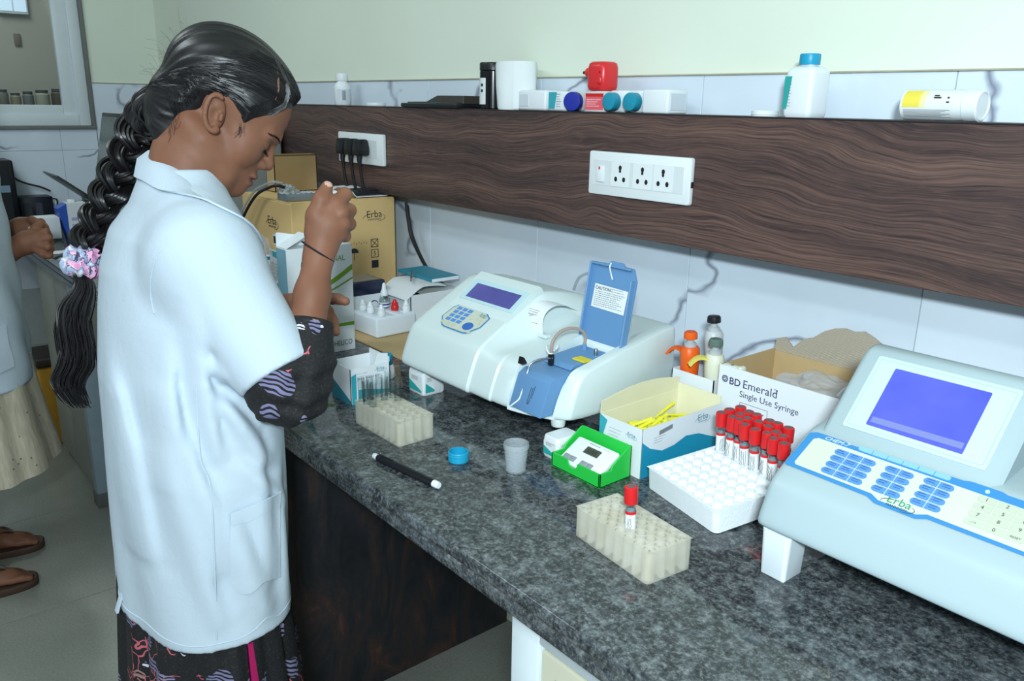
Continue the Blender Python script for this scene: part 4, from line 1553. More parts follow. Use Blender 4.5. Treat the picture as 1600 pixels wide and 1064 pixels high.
# screen housing
MSC = axes((-0.458, 0.875, 0.9885), (1, 0, 0), (0, 0.087, 0.09))
sh = MB()
x0, x1 = -0.462, -0.272
hs = [(0.868, 0.985), (0.876, 0.9885), (0.958, 1.0745), (0.968, 1.080), (0.985, 1.081), (1.02, 1.055), (1.035, 1.01), (1.038, 0.995)]
def hs_station(x, sh_):
    P = [(0.96 + (p[0] - 0.96) * (1 - sh_), 0.99 + (p[1] - 0.99) * (1 - sh_ * 0.8)) for p in hs]
    Q = smooth_profile(P)
    return [(x, p[0], p[1]) for p in Q]
rings = [hs_station(x0 - 0.004, 0.10), hs_station(x0 - 0.001, 0.03), hs_station(x0 + 0.004, 0.0), hs_station(-0.37, 0.0), hs_station(x1 - 0.004, 0.0), hs_station(x1, 0.03), hs_station(x1 + 0.006, 0.10)]
sh.loft(rings).build('screen_housing', ABS2, m2, smooth=40)
MB().prism(rrect(0.160, 0.1015, 0.003, 3, 0.0935, 0.0655), 2, -0.001, 0.0014, M=MSC).build('screen_bezel', BEZEL, m2)
ln = MB()
R1, R2 = rrect(0.152, 0.0935, 0.002, 3, 0.0935, 0.0655), rrect(0.1508, 0.0923, 0.002, 3, 0.0935, 0.0655)
for k in range(len(R1)):
    k2 = (k + 1) % len(R1)
    flat(ln, [R1[k], R1[k2], R2[k2], R2[k]], MSC @ T(0, 0, 0.0018))
ln.build('bezel_line', mat('bezel_line', (150, 200, 216), 0.4, noise=0.03), m2, smooth=0)
MB().prism(rrect(0.108, 0.080, 0.0015, 2, 0.0925, 0.0645), 2, 0.0008, 0.0020, M=MSC).build('screen', LCD2, m2)
flat(MB(), [(0.042, 0.029), (0.144, 0.030), (0.144, 0.0375), (0.042, 0.0365)], MSC @ T(0, 0, 0.0023)).build('screen_status_bar', mat('status_bar', (112, 122, 176), 0.3, emit=((112, 122, 176), 0.2), noise=0.1, nscale=400), m2, smooth=0)
# printer bay beside the screen
MB().box((-0.222, 0.93, 0.992), (-0.06, 1.02, 1.003), 0.003).build('printer_bay', BLUEP, m2)
MB().box((-0.212, 0.94, 1.001), (-0.07, 1.01, 1.012), 0.002).build('printer_cover', BEZEL, m2)
FOOTM = mat('white_block', (222, 232, 238), 0.45, noise=0.02)
for (x, y) in ((-0.452, 0.80), (-0.03, 0.80), (-0.452, 1.015), (-0.03, 1.015)):
    z0 = ZC
    pts = [[(x + sx * (0.0185 + d), y + sy * (0.0215 + d), z) for (sx, sy) in ((-1, -1), (1, -1), (1, 1), (-1, 1))] for (d, z) in ((-0.0035, ZC), (-0.002, ZC + 0.002), (0.0, 0.889))]
    b = bmesh.new()
    bl_ = MB().loft(pts)
    me_ = bl_.data('foot', FOOTM)
    b.from_mesh(me_)
    bmesh.ops.remove_doubles(b, verts=b.verts[:], dist=1e-6)
    bmesh.ops.bevel(b, geom=[e for e in b.edges if abs(e.verts[0].co.z - e.verts[1].co.z) > 0.01], offset=0.005, segments=3, profile=0.5, affect='EDGES')
    b.to_mesh(me_)
    b.free()
    link('foot', me_, m2)
# ------------------------------------------------------------------ bottles
def rect_bottle(t, w, d, h, body, capm, neck=0.012, cap_h=0.018, cap_r=0.016, label=None, M=None):
    M = M or Matrix.Identity(4)
    rings = []
    for (s, z) in ((0.90, 0), (0.98, 0.003), (1, 0.008), (1, h * 0.80), (0.97, h * 0.85), (0.80, h * 0.92)):
        rings.append([(p[0], p[1], z) for p in rrect(w * s, d * s, min(w, d) * 0.16 * s, 4)])
    n = len(rings[0])
    rings.append([(neck * math.cos(math.atan2(p[1] / d, p[0] / w)), neck * math.sin(math.atan2(p[1] / d, p[0] / w)), h * 0.955) for p in rrect(w, d, min(w, d) * 0.16, 4)])
    rings.append([(q[0], q[1], h) for q in rings[-1]])
    MB().loft(rings, M).build('body', body, t, smooth=40)
    ridged_cap(cap_r, cap_h, 32, M @ T(0, 0, h - 0.002)).build('cap', capm, t)


def round_bottle(t, prof, body, capr, caph, capz, capm, M=None, n=24):
    MB().lathe(prof, n, M).build('body', body, t, smooth=40)
    ridged_cap(capr, caph, 28, (M or Matrix.Identity(4)) @ T(0, 0, capz)).build('cap', capm, t)


def teal_label(t, M, w, h, seed=0):
    flat(MB(), [(0, 0), (w, 0), (w, h), (0, h)], M).build('label', mat('label_paper', (224, 230, 232), 0.5), t, smooth=0)
    M2 = M @ T(0, 0, 0.0003)
    flat(MB(), [(0, 0), (w, 0), (w, h * 0.12), (0, h * 0.62)], M2).build('label_print', mat('teal_green_print', (40, 160, 156), 0.5, noise=0.03), t, smooth=0)
    scribble(M2 @ T(w * 0.2, h * 0.66, 0), w * 0.7, h * 0.26, 3, h * 0.03, seed).build('small_print', INK, t, smooth=0)


# two bottles propping the photometer
for lab, x, y, s in (('white bottle with teal label propping the left of the photometer', -1.236, 0.822, 50),
                     ('white bottle with teal label under the right front of the photometer', -0.861, 0.824, 51)):
    t = thing('reagent_bottle', lab, 'bottle', (x, y, ZC))
    hh = 0.0455 if s == 50 else 0.036
    bw_ = 0.052 if s == 50 else 0.034
    P = rrect(bw_, 0.050, 0.006, 4)
    MB().loft([[(p[0] * q, p[1] * q, z) for p in P] for (q, z) in ((0.93, 0), (1, 0.003), (1, hh - 0.006), (0.95, hh - 0.001), (0.9, hh))]).build('body', WHITE, t)
    teal_label(t, FX(bw_ / 2 + 0.0004, -0.020, 0.006), 0.020, hh - 0.014, s)
    teal_label(t, FY(-bw_ * 0.4, -0.0254, 0.006), bw_ * 0.8, hh - 0.014, s + 5)

# ------------------------------------------------------------------ syringe carton, pipette stand box and pipettes
t = thing('syringe_carton', 'open white syringe carton printed BD Emerald against the wall', 'carton', (-0.744, 1.055, ZC))
W, D, H = 0.262, 0.155, 0.136
MB().box((0, 0, 0), (W, 0.002, H)).build('front_panel', CARD, t)
MB().box((0, D - 0.002, 0), (W, D, H)).build('back_panel', KRAFT, t)
for x0 in (0, W - 0.002):
    MB().box((x0, 0.002, 0), (x0 + 0.002, D - 0.002, H)).build('side_panel', KRAFT, t)
MB().box((0.002, 0.002, 0), (W - 0.002, D - 0.002, 0.002)).build('bottom_panel', KRAFT, t)
# torn corrugated lid standing up at the back
CORR = NT('corrugated_card')
wv = CORR.n('TexWave', wave_type='BANDS', bands_direction='Z')
wv.inputs['Scale'].default_value = 130
wv.inputs['Distortion'].default_value = 3.0
wv.inputs['Detail'].default_value = 2
CORR.l(CORR.mapping((1, 1, 1), rot=(0, 0.5, 0)), wv.inputs['Vector'])
CORR.out(CORR.ramp(wv.outputs['Fac'], [(0.2, (158, 148, 132)), (0.8, (182, 171, 153))]), 0.85)
CORR.bump(wv.outputs['Fac'], 0.6, 0.001)
ed = [0.020, 0.026, 0.012, 0.030, 0.036, 0.050, 0.058, 0.062, 0.060, 0.064, 0.058, 0.050, 0.030, 0.022, 0.026, 0.02, 0.018]
g = []
for i in range(5):
    g.append([(0.0 + W * j / 16, D - 0.001 + 0.010 * (i / 4) * ed[j] / 0.06, H - 0.004 + ed[j] * i / 4) for j in range(17)])
MB().sheet(g, 0.003).build('torn_flap', CORR.m, t, smooth=60)
g = []
for i in range(5):
    for_j = []
    for j in range(7):
        for_j.append((0.205 + 0.045 * j / 6, 0.001 - 0.010 * i / 4, H + 0.03 * (i / 4) * math.sin(PI * (j + 0.6) / 7.2)))
    g.append(for_j)
MB().sheet(g, 0.0015).build('torn_front_flap', CARD, t, smooth=60)
Ff = FY(0, -0.0004, 0)
Ff2 = Ff
ring = MB()
for k in range(24):
    a, b = 2 * PI * k / 24, 2 * PI * (k + 1) / 24
    flat(ring, [(0.0058 * math.cos(a), 0.0058 * math.sin(a)), (0.0058 * math.cos(b), 0.0058 * math.sin(b)), (0.0046 * math.cos(b), 0.0046 * math.sin(b)), (0.0046 * math.cos(a), 0.0046 * math.sin(a))], Ff @ T(0.0125, H - 0.021, 0))
for k in range(8):
    a = 2 * PI * k / 8
    flat(ring, [(0.0016 * math.cos(a - 0.3), 0.0016 * math.sin(a - 0.3)), (0.0046 * math.cos(a - 0.22), 0.0046 * math.sin(a - 0.22)), (0.0046 * math.cos(a + 0.22), 0.0046 * math.sin(a + 0.22)), (0.0016 * math.cos(a + 0.3), 0.0016 * math.sin(a + 0.3))], Ff @ T(0.0125, H - 0.021, 0))
ring.build('emblem_print', INKB, t, smooth=0)
text_mb('BD', 0.0165, Ff @ T(0.0205, H - 0.0275, 0), bold=0.0002).build('brand_print', INKB, t, smooth=0)
text_mb('Emerald', 0.0190, Ff @ T(0.0455, H - 0.0275, 0)).build('name_print', INKB, t, smooth=0)
text_mb('TM', 0.005, Ff @ T(0.1010, H - 0.017, 0)).build('name_print', INKB, t, smooth=0)
text_mb('Single Use Syringe', 0.0142, Ff @ T(0.0415, H - 0.0430, 0)).build('name_print', INKB, t, smooth=0)
ic = MB()
def line2(mb, a, b, w, M):
    d = Vector((b[0] - a[0], b[1] - a[1]))
    n_ = Vector((-d.y, d.x)).normalized() * w / 2
    flat(mb, [(a[0] + n_.x, a[1] + n_.y), (b[0] + n_.x, b[1] + n_.y), (b[0] - n_.x, b[1] - n_.y), (a[0] - n_.x, a[1] - n_.y)], M)
q = [(0.044, H - 0.094), (0.094, H - 0.094), (0.094, H - 0.052), (0.044, H - 0.052)]
for k in range(4):
    line2(ic, q[k], q[(k + 1) % 4], 0.0006, Ff)
for a, b, w in (((0.052, H - 0.084), (0.074, H - 0.068), 0.0008), ((0.056, H - 0.089), (0.078, H - 0.073), 0.0008), ((0.052, H - 0.084), (0.056, H - 0.089), 0.0008), ((0.074, H - 0.068), (0.088, H - 0.060), 0.0007), ((0.078, H - 0.073), (0.088, H - 0.060), 0.0007), ((0.046, H - 0.0915), (0.054, H - 0.0865), 0.0012)):
    line2(ic, a, b, w, Ff)
ic.build('syringe_drawing', INK, t, smooth=0)
ic = MB()
line2(ic, (0.0605, H - 0.0815), (0.0645, H - 0.0785), 0.0062, Ff @ T(0, 0, 0.0002))
ic.build('syringe_drawing_green', mat('print_green', (46, 140, 92), 0.5, noise=0.03), t, smooth=0)
# crumpled clear bag inside
pb = thing('plastic_bag', 'crumpled clear plastic bag stuffed in the syringe carton', 'plastic bag', (-0.60, 1.13, ZC + 0.095))
b = bmesh.new()
bmesh.ops.create_icosphere(b, subdivisions=4, radius=1)
for v in b.verts:
    n_ = mnoise.noise(v.co * 2.2) * 0.35 + mnoise.noise(v.co * 5.5) * 0.16
    v.co = Vector((v.co.x * 0.092 * (1 + n_), v.co.y * 0.05 * (1 + n_ * 0.7), v.co.z * 0.042 * (1 + n_)))
MB().bm(b).build('film', mat('bag_film', (206, 212, 218), 0.08, alpha=0.30, noise=0.1), pb, smooth=20)
b = bmesh.new()
bmesh.ops.create_icosphere(b, subdivisions=2, radius=1)
for v in b.verts:
    v.co = Vector((v.co.x * 0.07, v.co.y * 0.035, v.co.z * 0.02 - 0.055))
MB().bm(b).build('bag_bottom', mat('bag_film', (196, 200, 204), 0.18), pb)

t = thing('pipette_box', 'small white box holding three pipettes behind the tip box', 'box', (-0.836, 1.052, ZC))
W, D, H = 0.086, 0.082, 0.106
open_box(MB(), W, D, H, 0.0015).build('body', CARD, t)
scribble(FY(0.016, -0.0004, 0.068), 0.036, 0.012, 3, 0.0008, 61).build('print', INKB, t, smooth=0)

PIPC = mat('pipette_cream', (214, 216, 196), 0.4, noise=0.03)
def pipette(label, loc, rot, body, knob, hook, kc=None, clear=False):
    t = thing('pipette', label, 'pipette', loc, rot=rot)
    P = [(0.008, 0.0), (0.009, 0.02), (0.0125, 0.075), (0.0145, 0.115), (0.0145, 0.128), (0.0115, 0.134)]
    rings = []
    for r, z in P:
        rings.append([(r * 1.1 * math.cos(a), r * 1.25 * math.sin(a), z) for a in np.linspace(0, 2 * PI, 20, endpoint=False)])
    MB().loft(rings).build('body', body, t, smooth=50)
    MB().lathe([(0.0105, 0.134), (0.0105, 0.139), (0.006, 0.142), (0.0055, 0.152)], 18).build('plunger', mat('plunger_grey', (176, 182, 184), 0.35, noise=0.04), t)
    MB().lathe([(0.0055, 0.147), (0.0112, 0.1475), (0.0118, 0.150), (0.0112, 0.157), (0.009, 0.1595), (0, 0.160)], 20).build('knob', knob, t)
    if hook:
        g = []
        for i in range(7):
            u = i / 6
            x = -0.012 - 0.030 * u
            z = 0.124 + 0.006 * math.sin(PI * u * 0.9) - 0.012 * u * u
            g.append([(x, -0.009 + 0.003 * u, z), (x, 0, z + 0.002), (x, 0.009 - 0.003 * u, z)])
        MB().sheet(g, 0.004).build('finger_hook', hook, t, smooth=60)
    return t


ORG = mat('orange_plastic', (232, 96, 24), 0.38, noise=0.03)
pipette('orange pipette with hooked finger rest standing in the white box', (-0.817, 1.080, ZC + 0.010), (0.03, -0.03, 0.2), ORG, ORG, ORG)
pipette('cream pipette with grey-green knob and yellow clip in the white box', (-0.772, 1.079, ZC + 0.008), (0.0, 0.0, 0.95), PIPC, mat('grey_green', (92, 112, 104), 0.4, noise=0.05), mat('pale_yellow', (226, 212, 104), 0.4, noise=0.04))
pipette('grey pipette with black knob standing behind the cream pipette', (-0.794, 1.116, ZC + 0.034), (-0.05, -0.08, 0.4), mat('pipette_grey', (190, 196, 198), 0.4, noise=0.04), BLACKP, None)
t = thing('clip_arm', 'white plastic clip arm hooked on the cream pipette', 'clip', (-0.754, 1.066, 0.956))
MB().box((0.004, -0.006, 0), (0.044, 0.008, 0.010), 0.004, 3).build('arm', PIPC, t)
MB().box((0.038, -0.007, -0.008), (0.048, 0.009, 0.012), 0.004, 3).build('hook', PIPC, t)
MB().lathe([(0.003, 0), (0.003, 0.0006), (0, 0.0006)], 12, T(0.026, 0.0, 0.010)).build('rivet', GREYINK, t)

# ------------------------------------------------------------------ cartons around the woman's hands
t = thing('shipping_carton', 'big yellow-brown cardboard carton marked Erba against the wall', 'carton', (-2.226, 0.881, ZC))
BROWN = mat('carton_board', (218, 184, 126), 0.72, noise=0.05, nscale=9, bump=0.1, bscale=60)
W, D, H = 0.306, 0.30, 0.281
MB().box((0, 0, 0), (W, D, H - 0.001), 0.002, 1).build('body', BROWN, t)
MB().box((0.001, 0.001, H - 0.001), (W - 0.001, D * 0.495, H + 0.002), 0.0005, 1).build('top_flap', BROWN, t)
MB().box((0.001, D * 0.505, H - 0.001), (W - 0.001, D - 0.001, H + 0.002), 0.0005, 1).build('top_flap', BROWN, t)
erba_logo(t, FX(W + 0.0006, D * 0.785, H - 0.048), 0.066, INK)
erba_logo(t, FY(W * 0.62, -0.0006, H - 0.062), 0.075, INK)
ic = MB()
Mx_ = FX(W + 0.0006, 0, 0)
yc, s_ = D * 0.78, 0.0105
for (z0, kind) in ((H - 0.118, 'x'), (H - 0.146, '5'), (H - 0.175, 'f')):
    c4 = [(yc - s_, z0 - s_), (yc + s_, z0 - s_), (yc + s_, z0 + s_), (yc - s_, z0 + s_)]
    if kind == 'f':
        flat(ic, c4, Mx_)
    else:
        for k in range(4):
            line2(ic, c4[k], c4[(k + 1) % 4], 0.0018, Mx_)
        if kind == 'x':
            line2(ic, c4[0], c4[2], 0.0018, Mx_)
            line2(ic, c4[1], c4[3], 0.0018, Mx_)
ic.add(*(lambda m_: (m_.v, m_.f))(text_mb('5', 0.018, Mx_ @ T(yc, H - 0.152, 0), align='CENTER')))
# umbrella sign
um = [(D * 0.57 + 0.014 * math.cos(a), H - 0.140 + 0.013 * math.sin(a)) for a in np.linspace(0, PI, 12)]
flat(ic, um, Mx_)
line2(ic, (D * 0.57, H - 0.14), (D * 0.57, H - 0.160), 0.0016, Mx_)
for k in range(7):
    xk = D * 0.545 + 0.0075 * k
    line2(ic, (xk, H - 0.118 + 0.003 * (k % 2)), (xk + 0.002, H - 0.114 + 0.003 * (k % 2)), 0.0012, Mx_)
ic.build('handling_print', INK, t, smooth=0)
flat(MB(), [(0.16, 0.05), (0.235, 0.05), (0.235, 0.150), (0.16, 0.150)], FY(0, -0.0006, 0)).build('address_label', mat('label_paper', (224, 230, 232), 0.5), t, smooth=0)
flat(MB(), [(0.19, 0.165), (0.25, 0.165), (0.25, 0.192), (0.19, 0.192)], FY(0, -0.0006, 0)).build('address_label', mat('label_paper', (224, 230, 232), 0.5), t, smooth=0)
flat(MB(), [(0.165, 0.135), (0.232, 0.125), (0.232, 0.146), (0.165, 0.146)], FY(0, -0.0010, 0)).build('label_band', TEAL, t, smooth=0)
scribble(FY(0.166, -0.0010, 0.056), 0.06, 0.06, 7, 0.0015, 70).build('label_print', GREYINK, t, smooth=0)
flat(MB(), [(0.193, 0.169), (0.206, 0.169), (0.206, 0.188), (0.193, 0.188)], FY(0, -0.0010, 0)).build('label_print', INK, t, smooth=0)

t = thing('folded_box', 'small open brown cardboard box standing on the big carton', 'box', (-2.224, 0.954, 1.1131))
open_box(MB(), 0.054, 0.127, 0.100, 0.002).build('body', KRAFT, t)
MB().box((0.050, 0.002, 0.097), (0.0545, 0.125, 0.1005)).build('rim', mat('kraft_dark', (120, 98, 66), 0.8, noise=0.08), t)

t = thing('metal_block', 'flat grey aluminium tube block on the big carton beside the raised hand', 'block', (-2.005, 0.885, 1.1132))
MB().box((0, 0, 0), (0.060, 0.090, 0.018), 0.0015, 2).build('body', mat('satin_aluminium', (150, 160, 166), 0.35, 0.7, noise=0.05), t)
for i in range(3):
    for j in range(6):
        MB().lathe([(0.0045, 0), (0.0045, 0.002), (0.003, 0.002), (0.003, 0.0005), (0, 0.0005)], 10, T(0.012 + 0.016 * i, 0.009 + 0.0143 * j, 0.0178)).build('well_ring', mat('pale_ring', (206, 212, 216), 0.4, noise=0.03), t)
t = thing('film_wad', 'crumpled translucent film wad lying on the metal block', 'plastic film', (-1.985, 0.905, 1.1350))
b = bmesh.new()
bmesh.ops.create_icosphere(b, subdivisions=4, radius=1)
for v in b.verts:
    n_ = mnoise.noise(v.co * 2.6 + Vector((4, 0, 0))) * 0.5 + mnoise.noise(v.co * 6) * 0.2
    v.co = Vector((v.co.x * 0.022 * (1 + n_), v.co.y * 0.024 * (1 + n_), v.co.z * 0.016 * (1 + n_)))
    v.co.z = max(v.co.z, -0.0035)
MB().bm(b).build('wad', mat('milky_film', (206, 212, 212), 0.3, alpha=0.75, noise=0.1), t, smooth=25)

t = thing('mobile_phone', 'black mobile phone lying on a white cloth on the carton', 'phone', (-2.00, 1.075, 1.1205))
MB().box((0, 0, 0), (0.066, 0.088, 0.012), 0.004, 3).build('case', BLACKP, t)
MB().box((0.004, 0.004, 0.0115), (0.062, 0.084, 0.0125), 0.0005, 1).build('glass_front', mat('phone_glass', (30, 38, 44), 0.08, noise=0.05), t)
MB().lathe([(0.0016, 0), (0.0016, 0.0004), (0, 0.0004)], 10, T(0.0661, 0.072, 0.006, 0, 0, PI / 2)).build('port', GREYINK, t)
t = thing('white_cloth', 'crumpled white cloth under the black phone', 'cloth', (-2.09, 1.05, 1.1132))
g = []
for i in range(12):
    row = []
    for j in range(12):
        x, y = 0.165 * i / 11, 0.125 * j / 11
        under = 0.0 if (x > 0.075 and 0.015 < y < 0.118) else 1.0
        row.append((x, y + 0.004 * math.sin(9 * i), 0.0035 + under * (0.010 + 0.012 * abs(mnoise.noise(Vector((x * 40, y * 40, 1)))))))
    g.append(row)
MB().sheet(g, 0.0016).build('cloth', mat('cloth_white', (226, 232, 236), 0.8, noise=0.03), t, smooth=60)

# helicobacter test box
t = thing('test_kit_carton', 'tall white carton with green stripes printed HELICO behind the hands', 'carton', (-1.608, 0.700, ZC))
W, D, H = 0.048, 0.150, 0.236
MB().box((0, 0, 0), (W, D, H), 0.001, 1).build('body', CARD, t)
MB().prism([(0.0, H - 0.001), (0.0, H + 0.028), (0.004, H + 0.030), (D * 0.96, H + 0.003), (D * 0.96, H - 0.001)], 0, 0.002, 0.0035).build('lid_flap', CARD, t)
MB().sheet([[(x, 0.001 + 0.05 * i / 4, H + 0.001 + 0.026 * i / 4) for x in (0.002, 0.024, W - 0.002)] for i in range(5)], 0.0012).build('top_flap', CARD, t)
flat(MB(), [(0.001, 0.001), (W - 0.001, 0.001), (W - 0.001, H - 0.001), (0.001, H - 0.001)], FY(0, -0.0004, 0)).build('foil_face', mat('teal_foil', (128, 178, 196), 0.25, 0.3, noise=0.2, nscale=14), t, smooth=0)
GR = mat('leaf_green_print', (112, 160, 40), 0.5, noise=0.04)
gp = MB()
Mh = FX(W + 0.0005, 0, 0)
def band(mb, y0, z0, y1, z1, w0, w1, sag, M, n=10):
    P = []
    for k in range(n + 1):
        u = k / n
        z = z0 + (z1 - z0) * u - sag * math.sin(PI * u)
        w = w0 + (w1 - w0) * u
        P.append((y0 + (y1 - y0) * u, z, w))
    for k in range(n):
        a, b = P[k], P[k + 1]
        flat(mb, [(a[0], a[1]), (b[0], b[1]), (b[0], b[1] + b[2]), (a[0], a[1] + a[2])], M)
for args_ in ((0.0, 0.128, 0.149, 0.180, 0.010, 0.012, 0.012), (0.0, 0.122, 0.149, 0.160, 0.003, 0.004, 0.010), (0.0, 0.050, 0.149, 0.056, 0.002, 0.008, -0.004)):
    gp = MB()
    band(gp, *args_, Mh)
    gp.build('green_stripe', GR, t, smooth=0)
text_mb('CE', 0.022, Mh @ T(0.078, 0.108, 0.0001), bold=0.0003).build('mark_print', INK, t, smooth=0)
text_mb('TIONAL', 0.0170, Mh @ T(0.077, 0.202, 0.0001), wide=0.90).build('title_print', mat('olive_print', (120, 150, 52), 0.5, noise=0.03), t, smooth=0)
text_mb('HELICO', 0.0165, Mh @ T(0.098, 0.014, 0.0001), wide=0.78).build('name_print', mat('dark_olive_print', (62, 74, 52), 0.5, noise=0.03), t, smooth=0)
dots = MB()
for i in range(11):
    for j in range(11):
        y_, z_ = 0.072 + 0.0068 * i, 0.070 + 0.0068 * j
        flat(dots, [(y_, z_), (y_ + 0.0014, z_), (y_ + 0.0014, z_ + 0.0014), (y_, z_ + 0.0014)], Mh)
dots.build('dot_print', mat('pale_green_print', (190, 214, 186), 0.5, noise=0.03), t, smooth=0)

# stack of small teal boxes left of it
for lab, lo, hi in (('upper small white and teal Erba box on the stack by the big carton', (-1.885, 0.683, 0.9445), (-1.80, 0.768, 1.012)),
                    ('lower flat white and teal box under the Erba box', (-1.885, 0.690, 0.9055), (-1.80, 0.797, 0.944)),
                    ('low plain brown box at the bottom of the small stack', (-1.90, 0.680, ZC), (-1.795, 0.800, 0.905))):
    t = thing('small_kit_box', lab, 'box', lo)
    w, d, h = hi[0] - lo[0], hi[1] - lo[1], hi[2] - lo[2]
    if 'brown' in lab:
        MB().box((0, 0, 0), (w, d, h), 0.001, 1).build('body', mat('carton_board', (198, 160, 96), 0.72), t)
        MB().box((0.001, d * 0.48, h - 0.0005), (w - 0.001, d * 0.52, h + 0.0006)).build('tape', mat('brown_tape', (170, 132, 74), 0.3, noise=0.05), t)
        continue
    MB().box((0, 0, 0), (w, d, h), 0.001, 1).build('body', CARD, t)
    flat(MB(), [(0, d * 0.0), (w, d * 0.0), (w, d * 0.5), (0, d * 0.8)], FZ(0, 0, h + 0.0004)).build('top_print', TEAL, t, smooth=0)
    if 'upper' in lab:
        flat(MB(), [(0, 0), (d, 0), (d, h * 0.02), (d * 0.85, h * 0.20), (d * 0.6, h * 0.30), (d * 0.3, h * 0.32), (0, h * 0.25)], FX(w + 0.0004, 0, 0)).build('wave_print', TEAL, t, smooth=0)
        flat(MB(), [(0, h * 0.86), (d, h * 0.86), (d, h * 0.97), (0, h * 0.97)], FX(w + 0.0004, 0, 0)).build('band_print', TEALD, t, smooth=0)
        erba_logo(t, FX(w + 0.0006, d * 0.74, h * 0.60), 0.034, TEALD)
    else:
        flat(MB(), [(d * 0.70, h * 0.28), (d * 0.97, h * 0.30), (d * 0.97, h * 0.45), (d * 0.72, h * 0.45)], FX(w + 0.0004, 0, 0)).build('patch_print', TEALD, t, smooth=0)
        flat(MB(), [(0, h * 0.66), (d, h * 0.80), (d, h), (0, h)], FX(w + 0.0004, 0, 0)).build('band_print', TEAL, t, smooth=0)

# ------------------------------------------------------------------ white cabinet-like appliance behind the face
t = thing('white_appliance', 'tall pale grey appliance standing on the worktop behind the face', 'appliance', (-2.80, 0.82, ZC))
APP = mat('appliance_grey', (186, 192, 190), 0.4, noise=0.02)
MB().box((0, 0, 0.012), (0.30, 0.31, 0.485), 0.008, 3).build('body', APP, t)
MB().box((0.02, -0.006, 0.03), (0.28, 0.002, 0.47), 0.004, 2).build('front_door', APP, t)
MB().box((0.299, 0.268, 0.318), (0.3012, 0.300, 0.345), 0.0004, 1).build('rating_label', mat('label_paper', (224, 230, 232), 0.5), t)
scribble(FX(0.3016, 0.271, 0.321), 0.026, 0.02, 3, 0.0012, 77).build('label_print', GREYINK, t, smooth=0)
for x in (0.03, 0.27):
    for y in (0.03, 0.28):
        MB().lathe([(0.012, 0), (0.012, 0.013)], 12, T(x, y, 0)).build('foot', BLACKP, t)
t = thing('power_lead', 'black power lead looping from the appliance over the carton', 'cable', (0, 0, 0))
PWR = [(-2.20, 0.836, 0.925), (-2.196, 0.842, 0.97), (-2.163, 0.852, 1.047), (-2.09, 0.862, 1.115), (-2.02, 0.868, 1.142), (-1.985, 0.876, 1.151), (-1.972, 0.893, 1.147)]
MB().tube(bez([(-2.21, 0.835, 0.835)] + PWR, 10), 0.0038, 8).build('lead', CABLE, t)
MB().tube(bez([(p[0] - 0.004, p[1] - 0.004, p[2] + 0.009) for p in PWR[1:]], 10), 0.0032, 8).build('clear_sleeve', mat('clear_tubing_grey', (196, 202, 204), 0.2, alpha=0.55, noise=0.05), t)
t = thing('clear_bag', 'clear plastic bag leaning on the carton behind the teal boxes', 'plastic bag', (-2.02, 0.842, 0.93))
b = bmesh.new()
bmesh.ops.create_icosphere(b, subdivisions=4, radius=1)
for v in b.verts:
    n_ = mnoise.noise(v.co * 2.3 + Vector((1, 7, 0))) * 0.4 + mnoise.noise(v.co * 6) * 0.15
    v.co = Vector((v.co.x * 0.05 * (1 + n_), v.co.y * 0.022 * (1 + 0.5 * n_), v.co.z * 0.085 * (1 + n_)))
MB().bm(b).build('film', mat('bag_film', (196, 200, 204), 0.18), t, smooth=20)
MB().box((-0.05, -0.018, -0.099), (0.05, 0.016, -0.05), 0.006, 2).build('bag_bottom', mat('bag_film', (196, 200, 204), 0.18), t)

# ------------------------------------------------------------------ white open box, navy box, dropper tray on a card sheet
t = thing('cardboard_sheet', 'flat brown cardboard sheet under the dropper tray', 'cardboard', (-1.70, 0.885, ZC))
MB().box((0, 0, 0), (0.285, 0.29, 0.004), 0.0005, 1).build('sheet', KRAFT, t)
MB().box((0, 0.14, 0.0038), (0.285, 0.1415, 0.0046)).build('fold_line', mat('kraft_dark', (120, 98, 66), 0.8), t)
ZS = ZC + 0.0045
t = thing('white_flap_box', 'white cardboard box with a bent open flap by the wall', 'box', (-1.765, 1.035, ZS))
W, D, H = 0.145, 0.155, 0.080
open_box(MB(), W, D, H, 0.0015).build('body', CARD, t)
MB().box((0.002, 0.04, H - 0.004), (W - 0.002, D - 0.002, H - 0.002)).build('inner_lid', CARDIN, t)
g = []
for i in range(8):
    u = i / 7
    y = 0.10 - 0.115 * u
    z = H + 0.012 + 0.006 * math.sin(PI * u) - 0.030 * max(0, u - 0.62) * 2
    g.append([(0.004 + 0.02 * u, y, z), (W * 0.5, y - 0.004 * u, z + 0.003), (W + 0.004, y, z + 0.001)])
MB().sheet(g, 0.0016).build('bent_flap', CARD, t, smooth=60)
t = thing('teal_folder', 'teal cardboard lid lying on the white flap box at the wall', 'lid', (-1.80, 1.112, ZC + 0.1035))
MB().box((0, 0, 0), (0.155, 0.085, 0.008), 0.001, 1).build('lid', TEALD, t)
MB().box((0.1535, 0.002, -0.001), (0.1565, 0.083, 0.007), 0.0005, 1).build('white_edge', CARD, t)
t = thing('steel_spatula', 'thin steel spatula lying on the white flap box', 'spatula', (-1.70, 1.09, ZC + 0.114), rot=(0, 0.04, -0.6))
MB().box((-0.035, -0.003, 0), (0.035, 0.003, 0.002), 0.0008, 1).build('blade', STEEL, t)
MB().tube([(0.035, 0, 0.001), (0.06, 0, 0.0015)], 0.002, 8).build('handle', STEEL, t)

